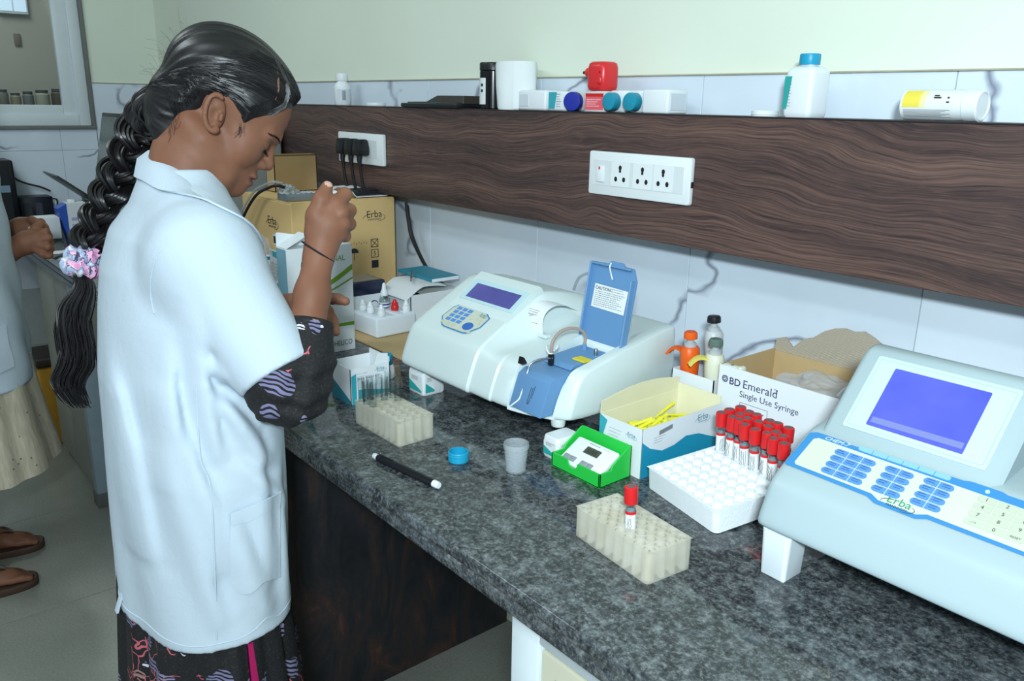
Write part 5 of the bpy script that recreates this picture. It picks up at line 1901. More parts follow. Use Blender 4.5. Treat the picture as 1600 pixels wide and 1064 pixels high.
t = thing('navy_box', 'white box with shiny navy lid beside the green-striped carton', 'box', (-1.80, 0.935, ZS))
MB().box((0, 0, 0), (0.085, 0.085, 0.078), 0.001, 1).build('body', CARD, t)
MB().box((-0.002, -0.002, 0.072), (0.087, 0.087, 0.106), 0.004, 2).build('lid', mat('navy_gloss', (26, 34, 62), 0.2, noise=0.1), t)
MB().box((0.006, 0.008, 0.1055), (0.08, 0.078, 0.1075), 0.0008, 1).build('lid_film', mat('grey_film', (120, 118, 112), 0.3, noise=0.2), t)
swoosh(FX(0.0856, 0.055, 0.045), 0.022, 0.022, 0.003, 0, 350).build('print', INKB, t, smooth=0)

DR = mat('dropper_white', (228, 234, 238), 0.35, noise=0.02)
t = thing('dropper_tray', 'white foam tray holding dropper bottles on the cardboard sheet', 'tray', (-1.695, 0.915, ZS), rotz=0.05)
TRW, TRD, TRH = 0.108, 0.112, 0.046
MB().box((0, 0, 0), (TRW, TRD, TRH), 0.005, 3).build('body', mat('tray_white', (220, 228, 236), 0.5, noise=0.03), t)
for k in range(4):
    MB().box((0.004, 0.005 + k * 0.027, TRH - 0.004), (TRW - 0.004, 0.026 + k * 0.027, TRH + 0.0015), 0.002, 2).build('lip', mat('tray_white', (220, 228, 236), 0.5), t)
bpy.context.view_layer.update()
MTR = t.matrix_basis.copy()
def dropper_cap(label, u, v, m_):
    p = MTR @ Vector((u, v, TRH + 0.0018))
    t = thing('dropper_bottle', label, 'dropper bottle', p)
    MB().lathe([(0.0085, 0), (0.009, 0.002), (0.009, 0.010), (0.0075, 0.0125)], 18).build('shoulder', m_, t)
    ridged_cap(0.0078, 0.008, 24, T(0, 0, 0.0105)).build('cap', m_, t)
    MB().lathe([(0.0052, 0.018), (0.0042, 0.024), (0.003, 0.026), (0, 0.0265)], 14).build('nozzle_cap', m_, t)
dropper_cap('white-capped dropper bottle at the left end of the tray', 0.018, 0.022, DR)
dropper_cap('white-capped dropper bottle second from the left end of the tray', 0.050, 0.022, DR)
dropper_cap('white-capped dropper bottle at the front corner of the tray', 0.090, 0.026, DR)
dropper_cap('red-capped dropper bottle in the middle of the tray', 0.066, 0.080, REDP)
dropper_cap('white-capped dropper bottle at the right end of the tray', 0.090, 0.096, DR)
t = thing('clear_dropper_bottle', 'clear dropper bottle with tall white nozzle standing in the tray', 'dropper bottle', MTR @ Vector((0.030, 0.075, TRH + 0.0018)))
MB().lathe([(0.0, 0), (0.0125, 0.0), (0.013, 0.002), (0.013, 0.022), (0.009, 0.028), (0.007, 0.030)], 20).build('body', glass_mat('dropper_clear', (0.82, 0.86, 0.86), 1.45, 0.06, 0.08), t)
MB().lathe([(0.0132, 0.004), (0.0132, 0.014)], 20, cap=False).build('label', mat('label_paper', (224, 230, 232), 0.5), t)
MB().lathe([(0.0134, 0.008), (0.0134, 0.0115)], 20, cap=False).build('label_band', NAVYCAP, t)
MB().lathe([(0.0085, 0.030), (0.0085, 0.040), (0.006, 0.044), (0.0035, 0.058), (0.002, 0.0605), (0, 0.061)], 18).build('nozzle', DR, t)

t = thing('blue_capped_bottle', 'short bottle with blue ridged cap behind the wash kit box', 'bottle', (-1.352, 0.800, ZC))
MB().lathe([(0.0, 0), (0.018, 0), (0.0195, 0.002), (0.0195, 0.020), (0.016, 0.028), (0.014, 0.030)], 24).build('body', WHITE, t)
ridged_cap(0.0165, 0.020, 36, T(0, 0, 0.028)).build('cap', mat('teal_cap', (30, 140, 168), 0.4, noise=0.03), t)

# ------------------------------------------------------------------ sockets, plugs and leads on the wooden panel
SOCK = mat('socket_white', (226, 232, 234), 0.32, noise=0.02)
HOLE = mat('socket_hole', (24, 22, 22), 0.6, noise=0.1)
def socket_plate(label, x0, z0, w, h):
    t = thing('socket_plate', label, 'socket', (x0, PY - 0.0005, z0))
    MB().prism(rrect(w, h, 0.004, 3, w / 2, h / 2), 1, -0.010, 0.0, 0.0022, 2).build('plate', SOCK, t)
    return t
s1 = socket_plate('white multi-socket plate without plugs on the wooden panel', -1.132, 1.197, 0.243, 0.080)
MB().prism(rrect(0.112, 0.046, 0.002, 2, 0.068, 0.041), 1, -0.0108, -0.009).build('module_frame', mat('socket_grey', (214, 220, 222), 0.35, noise=0.02), s1)
MB().prism(rrect(0.100, 0.046, 0.002, 2, 0.178, 0.041), 1, -0.0108, -0.009).build('module_frame', mat('socket_grey', (214, 220, 222), 0.35), s1)
sw_ = MB().box((0.022, -0.0145, 0.024), (0.042, -0.010, 0.054), 0.002, 2).build('rocker_switch', SOCK, s1)
MB().box((0.030, -0.0150, 0.047), (0.0335, -0.0142, 0.0525)).build('switch_mark', REDP, sw_)
for cx in (0.082, 0.136, 0.184):
    so_ = MB().prism(rrect(0.044, 0.044, 0.002, 2, cx, 0.041), 1, -0.0114, -0.0105).build('socket', SOCK, s1)
    for (dx, dz, r_) in ((-0.010, -0.009, 0.0036), (0.010, -0.009, 0.0036), (0.0, 0.012, 0.0036), (0.0, 0.006, 0.0026)):
        MB().prism([(cx + dx + r_ * math.cos(a), 0.041 + dz + r_ * 1.25 * math.sin(a)) for a in np.linspace(0, 2 * PI, 14, endpoint=False)], 1, -0.0118, -0.0112).build('pin_hole', HOLE, so_)
MB().box((0.243, -0.008, 0.03), (0.2445, -0.003, 0.04)).build('side_notch', HOLE, s1)
s2 = socket_plate('white socket plate with three black plugs behind the raised hand', -2.128, 1.196, 0.240, 0.081)
MB().box((0.022, -0.0145, 0.030), (0.040, -0.010, 0.058), 0.002, 2).build('rocker_switch', SOCK, s2)
MB().prism(rrect(0.180, 0.046, 0.002, 2, 0.12, 0.041), 1, -0.0108, -0.009).build('module_frame', mat('socket_grey', (214, 220, 222), 0.35), s2)
for k, (dx, what) in enumerate(((0.066, 'leftmost'), (0.112, 'middle one'), (0.158, 'rightmost'))):
    t = thing('power_plug', 'black three-pin plug and lead, %s of the three in the socket' % what, 'plug', (-2.128 + dx, PY - 0.0125, 1.240))
    pts = [(-0.017, -0.020), (0.017, -0.020), (0.0185, -0.002), (0.010, 0.022), (-0.010, 0.022), (-0.0185, -0.002)]
    MB().prism(pts, 1, -0.034, 0.0, 0.004, 2).build('body', BLACKP, t)
    MB().tube([(0, -0.020, -0.018), (0.0, -0.022, -0.032), (0.001, -0.021, -0.048)], [0.008, 0.0065, 0.0045], 12).build('strain_relief', BLACKP, t)
    MB().tube(bez([(0.001, -0.021, -0.046), (0.002, -0.018, -0.08), (0.004, -0.014, -0.105), (0.006, -0.008, -0.1215)], 8), 0.0042, 10).build('lead', CABLE, t)
t = thing('black_cable', 'black cable running down the tiles behind the big carton', 'cable', (0, 0, 0))
MB().tube(bez([(-1.885, 1.195, 1.10), (-1.875, 1.20, 1.02), (-1.84, 1.205, 0.965), (-1.79, 1.21, 0.91), (-1.74, 1.215, 0.86), (-1.72, 1.215, 0.836)], 10), 0.0042, 8).build('lead', CABLE, t)
MB().tube(bez([(-1.895, 1.205, 1.09), (-1.885, 1.21, 1.02), (-1.85, 1.215, 0.96), (-1.80, 1.222, 0.905), (-1.75, 1.225, 0.86), (-1.73, 1.225, 0.836)], 10), 0.0042, 8).build('second_lead', CABLE, t)

# ------------------------------------------------------------------ things on the ledge
ZL = PZ1 + 0.001
t = thing('pill_bottle', 'small white bottle standing alone at the left of the ledge', 'bottle', (-2.205, 1.19, ZL))
MB().lathe([(0.0, 0), (0.021, 0), (0.0235, 0.004), (0.0235, 0.048), (0.021, 0.056), (0.014, 0.064), (0.0135, 0.068)], 24).build('body', WHITE, t)
ridged_cap(0.0168, 0.020, 30, T(0, 0, 0.067)).build('cap', WHITE, t)
lb = MB().loft([[(0.0238 * math.cos(a), 0.0238 * math.sin(a), z) for a in np.linspace(-1.2, 0.9, 10)] for z in (0.010, 0.044)], closed=False, caps=False)
lb.build('label', mat('label_grey', (206, 214, 220), 0.5, noise=0.03), t)
jm = MB()
for k in range(5):
    a = -0.5 + 0.09 * k
    jm.tube([(0.0241 * math.cos(a + 0.03 * math.sin(z * 900)), 0.0241 * math.sin(a + 0.03 * math.sin(z * 900)), z) for z in np.linspace(0.014, 0.040, 10)], 0.0005, 4)
jm.build('label_print', INKB, t)
for lab, x, w in (('flat white cap on the ledge next to the small bottle', -2.02, 0.026), ('flat white cap on the ledge left of the calculator', -1.86, 0.02), ('flat white cap on the ledge left of the tall bottle', -0.797, 0.021)):
    t = thing('white_lid_disc', lab, 'cap', (x, 1.19, ZL))
    MB().lathe([(0, 0), (w, 0), (w * 1.02, 0.002), (w * 1.02, 0.008), (w * 0.96, 0.009), (0, 0.009)], 28).build('disc', WHITE, t)
    MB().lathe([(w * 1.02, 0.002), (w * 1.06, 0.003), (w * 1.02, 0.004)], 28, cap=False).build('rim', WHITE, t)
t = thing('pocket_calculator', 'flat black folding calculator lying on the ledge', 'calculator', (-1.80, 1.150, ZL))
MB().box((0, -0.02, 0), (0.235, 0.075, 0.010), 0.003, 2).build('base', BLACKP, t)
MB().prism([(0.0, 0.010), (0.235, 0.010), (0.235, 0.028), (0.13, 0.028), (0.085, 0.014), (0.0, 0.013)], 1, 0.0, 0.074, 0.001, 1).build('raised_lid', mat('dark_bronze', (64, 60, 56), 0.4, noise=0.08), t)
MB().box((0.03, -0.012, 0.0098), (0.22, -0.001, 0.0122), 0.001, 1).build('front_lip', mat('dark_bronze', (64, 60, 56), 0.4), t)
MB().box((0.12, -0.014, 0.0115), (0.15, -0.002, 0.0130), 0.0005, 1).build('teal_mark', TEALD, t)
t = thing('black_flask', 'black cylindrical canister with white label on the ledge', 'canister', (-1.500, 1.185, ZL))
MB().lathe([(0.0, 0), (0.028, 0), (0.030, 0.002), (0.030, 0.080), (0.0285, 0.082)], 32).build('body', mat('black_gloss', (18, 20, 24), 0.18, noise=0.1), t)
MB().lathe([(0.0295, 0.082), (0.0305, 0.083), (0.0305, 0.096), (0.029, 0.099), (0, 0.099)], 32).build('lid', BLACKP, t)
lb = MB().loft([[(0.0304 * math.cos(a), 0.0304 * math.sin(a), z) for a in np.linspace(-2.3, -1.25, 8)] for z in (0.010, 0.066)], closed=False, caps=False)
lb.build('label', mat('label_paper', (224, 230, 232), 0.5), t)
jm = MB()
for z in (0.036, 0.048):
    jm.loft([[(0.0308 * math.cos(a), 0.0308 * math.sin(a), zz) for a in np.linspace(-1.75, -1.5, 4)] for zz in (z, z + 0.006)], closed=False, caps=False)
jm.build('label_print', INK, t)
t = thing('tissue_roll', 'tall white tissue roll standing beside the black canister', 'tissue roll', (-1.418, 1.186, ZL))
rings = []
for (z, s) in ((0, 0.94), (0.004, 0.98), (0.05, 1.0), (0.09, 1.0), (0.0985, 0.97)):
    rings.append([((0.046 * s + 0.0025 * math.sin(3 * a + z * 30) + 0.0012 * math.sin(7 * a)) * math.cos(a) * (1 + 0.04 * (z > 0.08)), (0.042 * s + 0.0025 * math.sin(3 * a + z * 30)) * math.sin(a), z) for a in np.linspace(0, 2 * PI, 40, endpoint=False)])
rings.append([(p[0] * 0.42, p[1] * 0.42, 0.098) for p in rings[-1]])
rings.append([(p[0], p[1], 0.06) for p in rings[-1]])
MB().loft(rings).build('roll', mat('tissue', (228, 234, 236), 0.9, noise=0.02), t, smooth=50)
g = [[(0.0475 * math.cos(a) + 0.0005, 0.0435 * math.sin(a) - 0.0012, z) for z in (0.002, 0.03, 0.06, 0.098)] for a in np.linspace(-0.9, 0.15, 8)]
MB().sheet(g, 0.001).build('loose_end', mat('tissue', (228, 234, 236), 0.9), t)

RY = Matrix.Rotation(PI / 2, 4, 'Y')
t = thing('square_bottle', 'white square bottle lying on its side beside the tissue roll', 'bottle', (-1.331, 1.178, ZL))
MB().box((-0.043, -0.026, 0), (0.043, 0.028, 0.040), 0.005, 3).build('body', WHITE, t)
MB().box((-0.036, -0.0272, 0.008), (-0.008, -0.0255, 0.032), 0.0006, 1).build('recess', mat('white_shade', (206, 214, 222), 0.4, noise=0.02), t)
def lying_bottle(label, x, y, capm, teal, L=0.06, lx=-1, body=True):
    """square reagent bottle lying with its cap towards the room."""
    t = thing('reagent_bottle', label, 'bottle', (x, y, ZL))
    MB().box((-0.021, 0.0, 0.0), (0.021, 0.050, 0.040), 0.005, 3).build('body', WHITE, t)
    MB().lathe([(0.011, 0), (0.011, 0.012)], 18, T(0, 0.002, 0.0195, 0, PI / 2)).build('neck', WHITE, t)
    ridged_cap(0.0165, 0.018, 36, T(0, -0.006, 0.0195, 0, PI / 2)).build('cap', capm, t)
    return t
t = thing('reagent_bottle', 'white bottle with teal label lying on the ledge with navy cap', 'bottle', (-1.255, 1.176, ZL))
MB().box((-0.026, -0.024, 0), (0.030, 0.028, 0.038), 0.005, 3).build('body', WHITE, t)
flat(MB(), [(-0.022, 0.004), (-0.004, 0.004), (0.002, 0.036), (-0.022, 0.036)], FY(0, -0.0244, 0)).build('label_print', TEAL, t, smooth=0)
scribble(FY(0.001, -0.0244, 0.006), 0.014, 0.028, 6, 0.0010, 90).build('small_print', INK, t, smooth=0)
ridged_cap(0.0185, 0.016, 36, T(0.046, -0.016, 0.0187, 0.35, PI / 2)).build('cap', NAVYCAP, t)
MB().tube([(0.028, 0.002, 0.019), (0.044, -0.012, 0.0187)], 0.011, 14).build('neck', WHITE, t)
lying_bottle('white bottle lying with its teal cap facing out, right of the red device', -1.108, 1.172, mat('teal_cap', (30, 140, 168), 0.4), True)
lying_bottle('white bottle lying with its teal cap facing out, beside the white block', -1.056, 1.172, mat('teal_cap', (30, 140, 168), 0.4), True)
t = thing('white_block', 'plain white rectangular bottle lying at the right of the teal caps', 'bottle', (-1.004, 1.178, ZL))
MB().box((-0.026, -0.024, 0), (0.034, 0.030, 0.041), 0.004, 3).build('body', WHITE, t)
MB().box((0.0335, -0.018, 0.006), (0.0348, 0.024, 0.035), 0.0006, 1).build('base_recess', mat('white_shade', (206, 214, 222), 0.4), t)
t = thing('label_block', 'small clear block with pink and red label under the red device', 'block', (-1.152, 1.182, ZL))
MB().box((-0.028, -0.024, 0), (0.024, 0.024, 0.0385), 0.002, 2).build('body', mat('clear_acrylic', (214, 206, 206), 0.1, noise=0.03), t)
flat(MB(), [(-0.026, 0.004), (0.022, 0.004), (0.022, 0.028), (-0.026, 0.028)], FY(0, -0.0244, 0)).build('pink_label', mat('pink_label', (232, 92, 104), 0.5, noise=0.08, nscale=60), t, smooth=0)
flat(MB(), [(-0.026, 0.028), (0.022, 0.028), (0.022, 0.034), (-0.026, 0.034)], FY(0, -0.0244, 0)).build('red_strip', REDP, t, smooth=0)
scribble(FY(-0.022, -0.0248, 0.008), 0.04, 0.016, 4, 0.0012, 95).build('label_print', WHITE, t, smooth=0)
t = thing('red_dispenser', 'glossy red plastic spray device standing on the labelled block', 'dispenser', (-1.156, 1.18, ZL + 0.0388))
RD = mat('red_gloss', (214, 44, 48), 0.3, noise=0.03)
rings = []
for (s, z) in ((0.70, 0), (0.9, 0.002), (1, 0.008), (1, 0.042), (0.92, 0.050), (0.74, 0.053)):
    rings.append([(p[0], p[1], z) for p in rrect(0.050 * s, 0.048 * s, 0.015 * s, 6)])
MB().loft(rings).build('body', RD, t, smooth=50)
MB().lathe([(0.009, 0), (0.009, 0.012), (0.006, 0.016)], 16, T(-0.022, -0.006, 0.034, 0, 0, -PI / 2)).build('nozzle', RD, t)
MB().lathe([(0.003, 0), (0.003, 0.009), (0, 0.009)], 10, T(-0.037, -0.006, 0.034, 0, 0, -PI / 2)).build('nozzle_tip', BLACKP, t)
MB().box((0.012, -0.0285, 0.012), (0.022, -0.0235, 0.026), 0.003, 3).build('trigger', RD, t)
MB().lathe([(0.0018, 0), (0.0018, 0.0006), (0, 0.0006)], 10, T(0.016, -0.0252, 0.034, 0, PI / 2)).build('screw', mat('red_dark', (140, 20, 26), 0.4, noise=0.05), t)

t = thing('tall_reagent_bottle', 'tall white square bottle with blue cap standing on the ledge', 'bottle', (-0.722, 1.182, ZL), rotz=-0.1)
rect_bottle(t, 0.050, 0.046, 0.079, WHITE, BLUECAP, 0.013, 0.016, 0.0155)
teal_label(t, axes((-0.0252, 0.018, 0.010), (0, -1, 0), (0, 0, 1)), 0.034, 0.05, 96)
flat(MB(), [(-0.024, 0.012), (-0.0165, 0.012), (-0.011, 0.060), (-0.024, 0.060)], FY(0, -0.0234, 0)).build('label_edge', mat('teal_green_print', (40, 160, 156), 0.5), t, smooth=0)
scribble(FY(-0.0165, -0.0236, 0.014), 0.008, 0.036, 8, 0.0009, 97).build('small_print', GREYINK, t, smooth=0)
t = thing('strip_tube', 'white test strip tube with yellow label lying on the ledge', 'tube', (-0.562, 1.176, ZL + 0.0205), rot=(0, 0, -0.06))
MB().lathe([(0.0, 0), (0.019, 0.0), (0.020, 0.001), (0.020, 0.083), (0.0188, 0.083)], 32, RY).build('body', WHITE, t)
MB().lathe([(0.0195, 0.083), (0.0205, 0.084), (0.0205, 0.101), (0.0185, 0.103), (0.0165, 0.103), (0.016, 0.1015), (0, 0.1015)], 32, RY).build('cap', WHITE, t)
def wrap(x0, x1, a0, a1, r, n=10):
    return MB().loft([[(x, r * math.cos(a), r * math.sin(a)) for a in np.linspace(a0, a1, n)] for x in (x0, x1)], closed=False, caps=False)
wrap(0.003, 0.074, 1.2, 4.6, 0.0202, 20).build('label', mat('label_paper', (224, 230, 232), 0.5), t)
wrap(0.004, 0.028, 2.0, 3.3, 0.02035).build('yellow_field', mat('yellow_print', (232, 214, 80), 0.5, noise=0.04), t)
wrap(0.028, 0.036, 2.0, 3.3, 0.02035).build('pale_field', mat('pale_yellow_print', (232, 228, 168), 0.5, noise=0.04), t)
jm = MB()
for k in range(7):
    a = 3.45 + 0.09 * k
    jm.add(*(lambda m_: (m_.v, m_.f))(wrap(0.006, 0.07 - 0.006 * (k % 3), a, a + 0.025, 0.02045, 3)))
for (x0, x1, a) in ((0.046, 0.056, 2.6), (0.046, 0.053, 2.45), (0.064, 0.068, 2.9), (0.064, 0.067, 2.6)):
    jm.add(*(lambda m_: (m_.v, m_.f))(wrap(x0, x1, a, a + 0.11, 0.02045, 3)))
jm.build('label_print', INK, t)

# ------------------------------------------------------------------ things at the far end of the worktop
t = thing('computer_tower', 'black computer tower at the left picture edge on the worktop', 'computer', (-3.98, 0.30, ZC))
MB().box((0, 0, 0), (0.16, 0.29, 0.28), 0.008, 3).build('case', BLACKP, t)
MB().box((0.1592, 0.02, 0.03), (0.1612, 0.27, 0.26), 0.001, 1).build('side_panel', mat('tower_panel', (34, 38, 42), 0.4, noise=0.1), t)
flat(MB(), [(0.235, 0.155), (0.268, 0.155), (0.268, 0.182), (0.235, 0.182)], FX(0.1616, 0, 0)).build('badge', mat('badge_blue', (132, 160, 186), 0.4, noise=0.1), t, smooth=0)
t = thing('desk_speaker', 'small black speaker box on the worktop by the computer', 'speaker', (-3.98, 0.600, ZC))
MB().box((0, 0, 0), (0.10, 0.125, 0.125), 0.004, 2).build('cabinet', mat('speaker_navy', (26, 30, 44), 0.35, noise=0.1), t)
for y in (0.018, 0.058):
    MB().prism(rrect(0.026, 0.075, 0.010, 4, y + 0.012, 0.065), 0, 0.0985, 0.1015).build('grille', mat('speaker_grille', (56, 62, 74), 0.5, noise=0.1), t)
MB().tube(bez([(0.095, 0.125, 0.115), (0.098, 0.140, 0.11), (0.098, 0.138, 0.085), (0.095, 0.126, 0.075)], 6), 0.003, 8).build('handle', CABLE, t)
t = thing('monitor_cable', 'thin black cable drooping along the left wall', 'cable', (0, 0, 0))
MB().tube(bez([(-3.985, 0.600, 1.05), (-3.985, 0.62, 1.02), (-3.985, 0.66, 1.0), (-3.985, 0.705, 0.985), (-3.985, 0.74, 0.966)], 8), 0.004, 6).build('lead', CABLE, t)
MB().tube(bez([(-3.985, 0.605, 1.04), (-3.985, 0.6, 1.0), (-3.97, 0.594, 0.93), (-3.96, 0.5945, 0.835)], 8), 0.004, 6).build('second_lead', CABLE, t)
t = thing('white_card_box', 'small plain white box beside the other worker\'s hands', 'box', (-3.60, 0.585, ZC))
MB().box((0, 0, 0), (0.08, 0.088, 0.083), 0.004, 2).build('body', CARD, t)
MB().box((0.004, 0.004, 0.0825), (0.076, 0.084, 0.0845), 0.0008, 1).build('lid', CARD, t)
t = thing('glove_box', 'blue and white glove box standing on the far worktop', 'box', (-3.575, 0.680, ZC))
MB().box((0, 0.018, 0), (0.07, 0.085, 0.135), 0.001, 1).build('body', CARD, t)
MB().prism([(0.018, 0), (0.018, 0.133), (-0.014, 0.115), (0.012, 0)], 0, 0.0, 0.07).build('blue_side', mat('royal_blue', (38, 84, 178), 0.45, noise=0.05), t)
scribble(FX(0.0705, 0.030, 0.03), 0.045, 0.05, 2, 0.012, 120).build('print', mat('pale_blue_print', (150, 164, 204), 0.5, noise=0.05), t, smooth=0)
MB().sheet([[(0.035 + 0.02 * math.sin(i), 0.03 + 0.04 * i / 4, 0.136 + 0.012 * math.sin(j + i)) for j in range(4)] for i in range(5)], 0.001).build('tissue_tuft', mat('tissue', (228, 234, 236), 0.9), t)
for lab, x, y, w, d, rz in (('white folded paper slip at the worktop edge by the far hands', -3.20, 0.55, 0.05, 0.08, 0.4), ('white paper sheet lying on the far worktop', -3.05, 0.60, 0.16, 0.11, 0.15)):
    t = thing('paper_slip', lab, 'paper', (x, y, ZC), rotz=rz)
    MB().sheet([[(w * i / 4, d * j / 4, 0.0015 + 0.003 * abs(math.sin(i * 1.3 + j))) for j in range(5)] for i in range(5)], 0.0008).build('sheet', PAPER, t, smooth=60)
t = thing('desk_printer', 'pale printer on the far worktop under the dark laptop', 'printer', (-3.88, 0.80, ZC))
MB().box((0, 0, 0), (0.30, 0.26, 0.105), 0.008, 3).build('body', APP, t)
MB().box((0.05, -0.004, 0.03), (0.25, 0.002, 0.06), 0.001, 1).build('paper_slot', BLACKP, t)
t = thing('laptop', 'thin dark laptop with its lid tipped forward on the printer', 'laptop', (-3.86, 0.83, ZC + 0.106))
LM = mat('laptop_dark', (46, 52, 50), 0.35, noise=0.1)
MB().box((0, 0, 0), (0.26, 0.18, 0.014), 0.003, 2).build('base', LM, t)
MB().prism([(0.002, 0.012), (0.006, 0.018), (-0.129, 0.126), (-0.133, 0.120)], 0, 0.0, 0.26, 0.001, 1).build('lid', LM, t)
t = thing('flat_monitor', 'black framed monitor tilted back on the far worktop behind the braid', 'monitor', (-3.32, 0.95, ZC))
A = math.radians(-12)
MM = T(0, -0.10, 0.32, 0, A)
MB().box((-0.23, -0.008, -0.15), (0.23, 0.016, 0.152), 0.004, 2, M=MM).build('frame', BLACKP, t)
MB().box((-0.212, -0.0105, -0.132), (0.212, -0.0070, 0.136), 0.001, 1, M=MM).build('screen', mat('screen_grey', (84, 94, 94), 0.25, noise=0.08), t)
MB().box((-0.03, -0.085, 0.01), (0.03, -0.06, 0.36), 0.006, 2).build('stand', BLACKP, t)
MB().box((-0.11, -0.16, 0), (0.11, 0.06, 0.014), 0.006, 2).build('base', BLACKP, t)
# ------------------------------------------------------------------ the woman in the white coat
RC = np.array([[0.63715012, -0.22487651, 0.73720436], [0.7705513, 0.16470534, -0.61572952], [0.01704161, 0.96036592, 0.27822092]])
def W(u, v, d):
    """measured position (photo column, row, distance in metres) -> world point"""
    c = np.array([u - 800.0, 532.0 - v, -1278.52])
    return (np.array([0, 0, 1.36]) + RC @ c * d / 1278.52)


def skin_mat(name, rgb, dark):
    m = NT(name)
    a = m.noise(m.mapping((1, 1, 1)), 14, 3, 0.6)
    b = m.noise(m.mapping((1, 1, 1)), 420, 3, 0.6)
    m.out(m.ramp(a, [(0.3, dark), (0.7, rgb)]), 0.56)
    m.b.inputs['Specular IOR Level'].default_value = 0.3
    m.b.inputs['Subsurface Weight'].default_value = 0.12
    m.b.inputs['Subsurface Radius'].default_value = (0.008, 0.003, 0.002)
    m.bump(b, 0.12, 0.0006)
    return m.m


SKIN = skin_mat('skin', (134, 91, 70), (118, 78, 59))
LIP = mat('lip_skin', (112, 70, 62), 0.38, noise=0.08, nscale=200)
NAIL = mat('nail', (196, 156, 140), 0.25, noise=0.05)


def hair_mat():
    m = NT('black_hair')
    v = m.mapping((1, 1, 1))
    a = m.noise(v, 500, 2, 0.6)
    m.out(m.ramp(a, [(0.3, (8, 8, 10)), (0.7, (24, 21, 23))]), 0.40)
    m.b.inputs['Specular IOR Level'].default_value = 0.6
    return m.m


HAIR = hair_mat()


def cloth_mat(name, rgb, bump=0.25, sc=900, noise=0.02):
    m = NT(name)
    a = m.noise(m.mapping((1, 1, 1)), 6, 3)
    c = srgb(*rgb)
    lo = tuple(v * (1 - noise) for v in c[:3]) + (1,)
    m.out(m.ramp(a, [(0.3, lo), (0.7, c)]), 0.85)
    w = m.noise(m.mapping((1, 1, 1)), sc, 2, 0.5)
    wr_ = m.noise(m.mapping((1, 1, 0.6)), 26, 4, 0.55, 0.4)
    m.bump(m.math('ADD', m.math('MULTIPLY', w, 0.15), m.math('MULTIPLY', wr_, 0.9)), bump, 0.004)
    return m.m


COAT = cloth_mat('coat_cotton', (184, 198, 210), 0.45)


def print_mat():
    """black cotton with lavender flowers, pink outlines and white stripes"""
    m = NT('floral_print')
    v0 = m.mapping((1, 1, 1))
    ds = m.n('TexNoise')
    ds.inputs['Scale'].default_value = 16
    ds.inputs['Detail'].default_value = 2
    m.l(v0, ds.inputs['Vector'])
    mixv = m.n('VectorMath', operation='MULTIPLY_ADD')
    m.l(ds.outputs['Color'], mixv.inputs[0])
    mixv.inputs[1].default_value = (0.05, 0.05, 0.05)
    m.l(v0, mixv.inputs[2])
    vec = mixv.outputs[0]
    vo = m.n('TexVoronoi', feature='F1')
    vo.inputs['Scale'].default_value = 19
    m.l(vec, vo.inputs['Vector'])
    de = m.n('TexVoronoi', feature='DISTANCE_TO_EDGE')
    de.inputs['Scale'].default_value = 34
    m.l(vec, de.inputs['Vector'])
    fl = m.ramp(vo.outputs['Distance'], [(0.0, (255, 255, 255)), (0.34, (255, 255, 255)), (0.37, (0, 0, 0))], 'CONSTANT')
    sel = m.n('SeparateColor')
    m.l(vo.outputs['Color'], sel.inputs[0])
    pet = m.ramp(sel.outputs[0], [(0.0, (112, 110, 144)), (0.30, (206, 210, 226)), (0.66, (128, 124, 156)), (0.82, (176, 104, 108)), (0.90, (146, 116, 112))], 'CONSTANT')
    wv_ = m.n('TexWave', wave_type='RINGS')
    wv_.inputs['Scale'].default_value = 45
    wv_.inputs['Distortion'].default_value = 4
    m.l(vec, wv_.inputs['Vector'])
    strp = m.ramp(wv_.outputs['Fac'], [(0.0, (20, 20, 26)), (0.38, (255, 255, 255))], 'CONSTANT')
    petal = m.mix(1.0, pet, strp, 'MULTIPLY')
    on = m.math('MULTIPLY', fl, m.math('GREATER_THAN', sel.outputs[1], 0.18))
    base = m.ramp(m.noise(v0, 300, 3), [(0.55, (15, 15, 19)), (0.75, (54, 48, 46))])
    c = m.mix(on, base, petal)
    veins = m.math('MULTIPLY', m.math('LESS_THAN', de.outputs['Distance'], 0.022), m.math('GREATER_THAN', m.noise(v0, 9, 2), 0.58))
    c = m.mix(veins, c, srgb(190, 92, 104))
    m.out(c, 0.8)
    m.bump(m.noise(v0, 60, 3), 0.3, 0.003)
    return m.m


PRINT = print_mat()

TH = math.radians(41)
HS = 0.955   # head scale
YAW = math.radians(-20)
OH = np.array([-1.2516, 0.4672, 1.3357])
RH = np.array(Matrix.Rotation(YAW, 3, 'Z') @ Matrix.Rotation(-TH, 3, 'X'))
HF = lambda p: OH + RH @ (np.asarray(p, float) * HS)


def to_local(P):
    return (P - OH.astype(np.float32)) @ RH.astype(np.float32) / np.float32(HS)


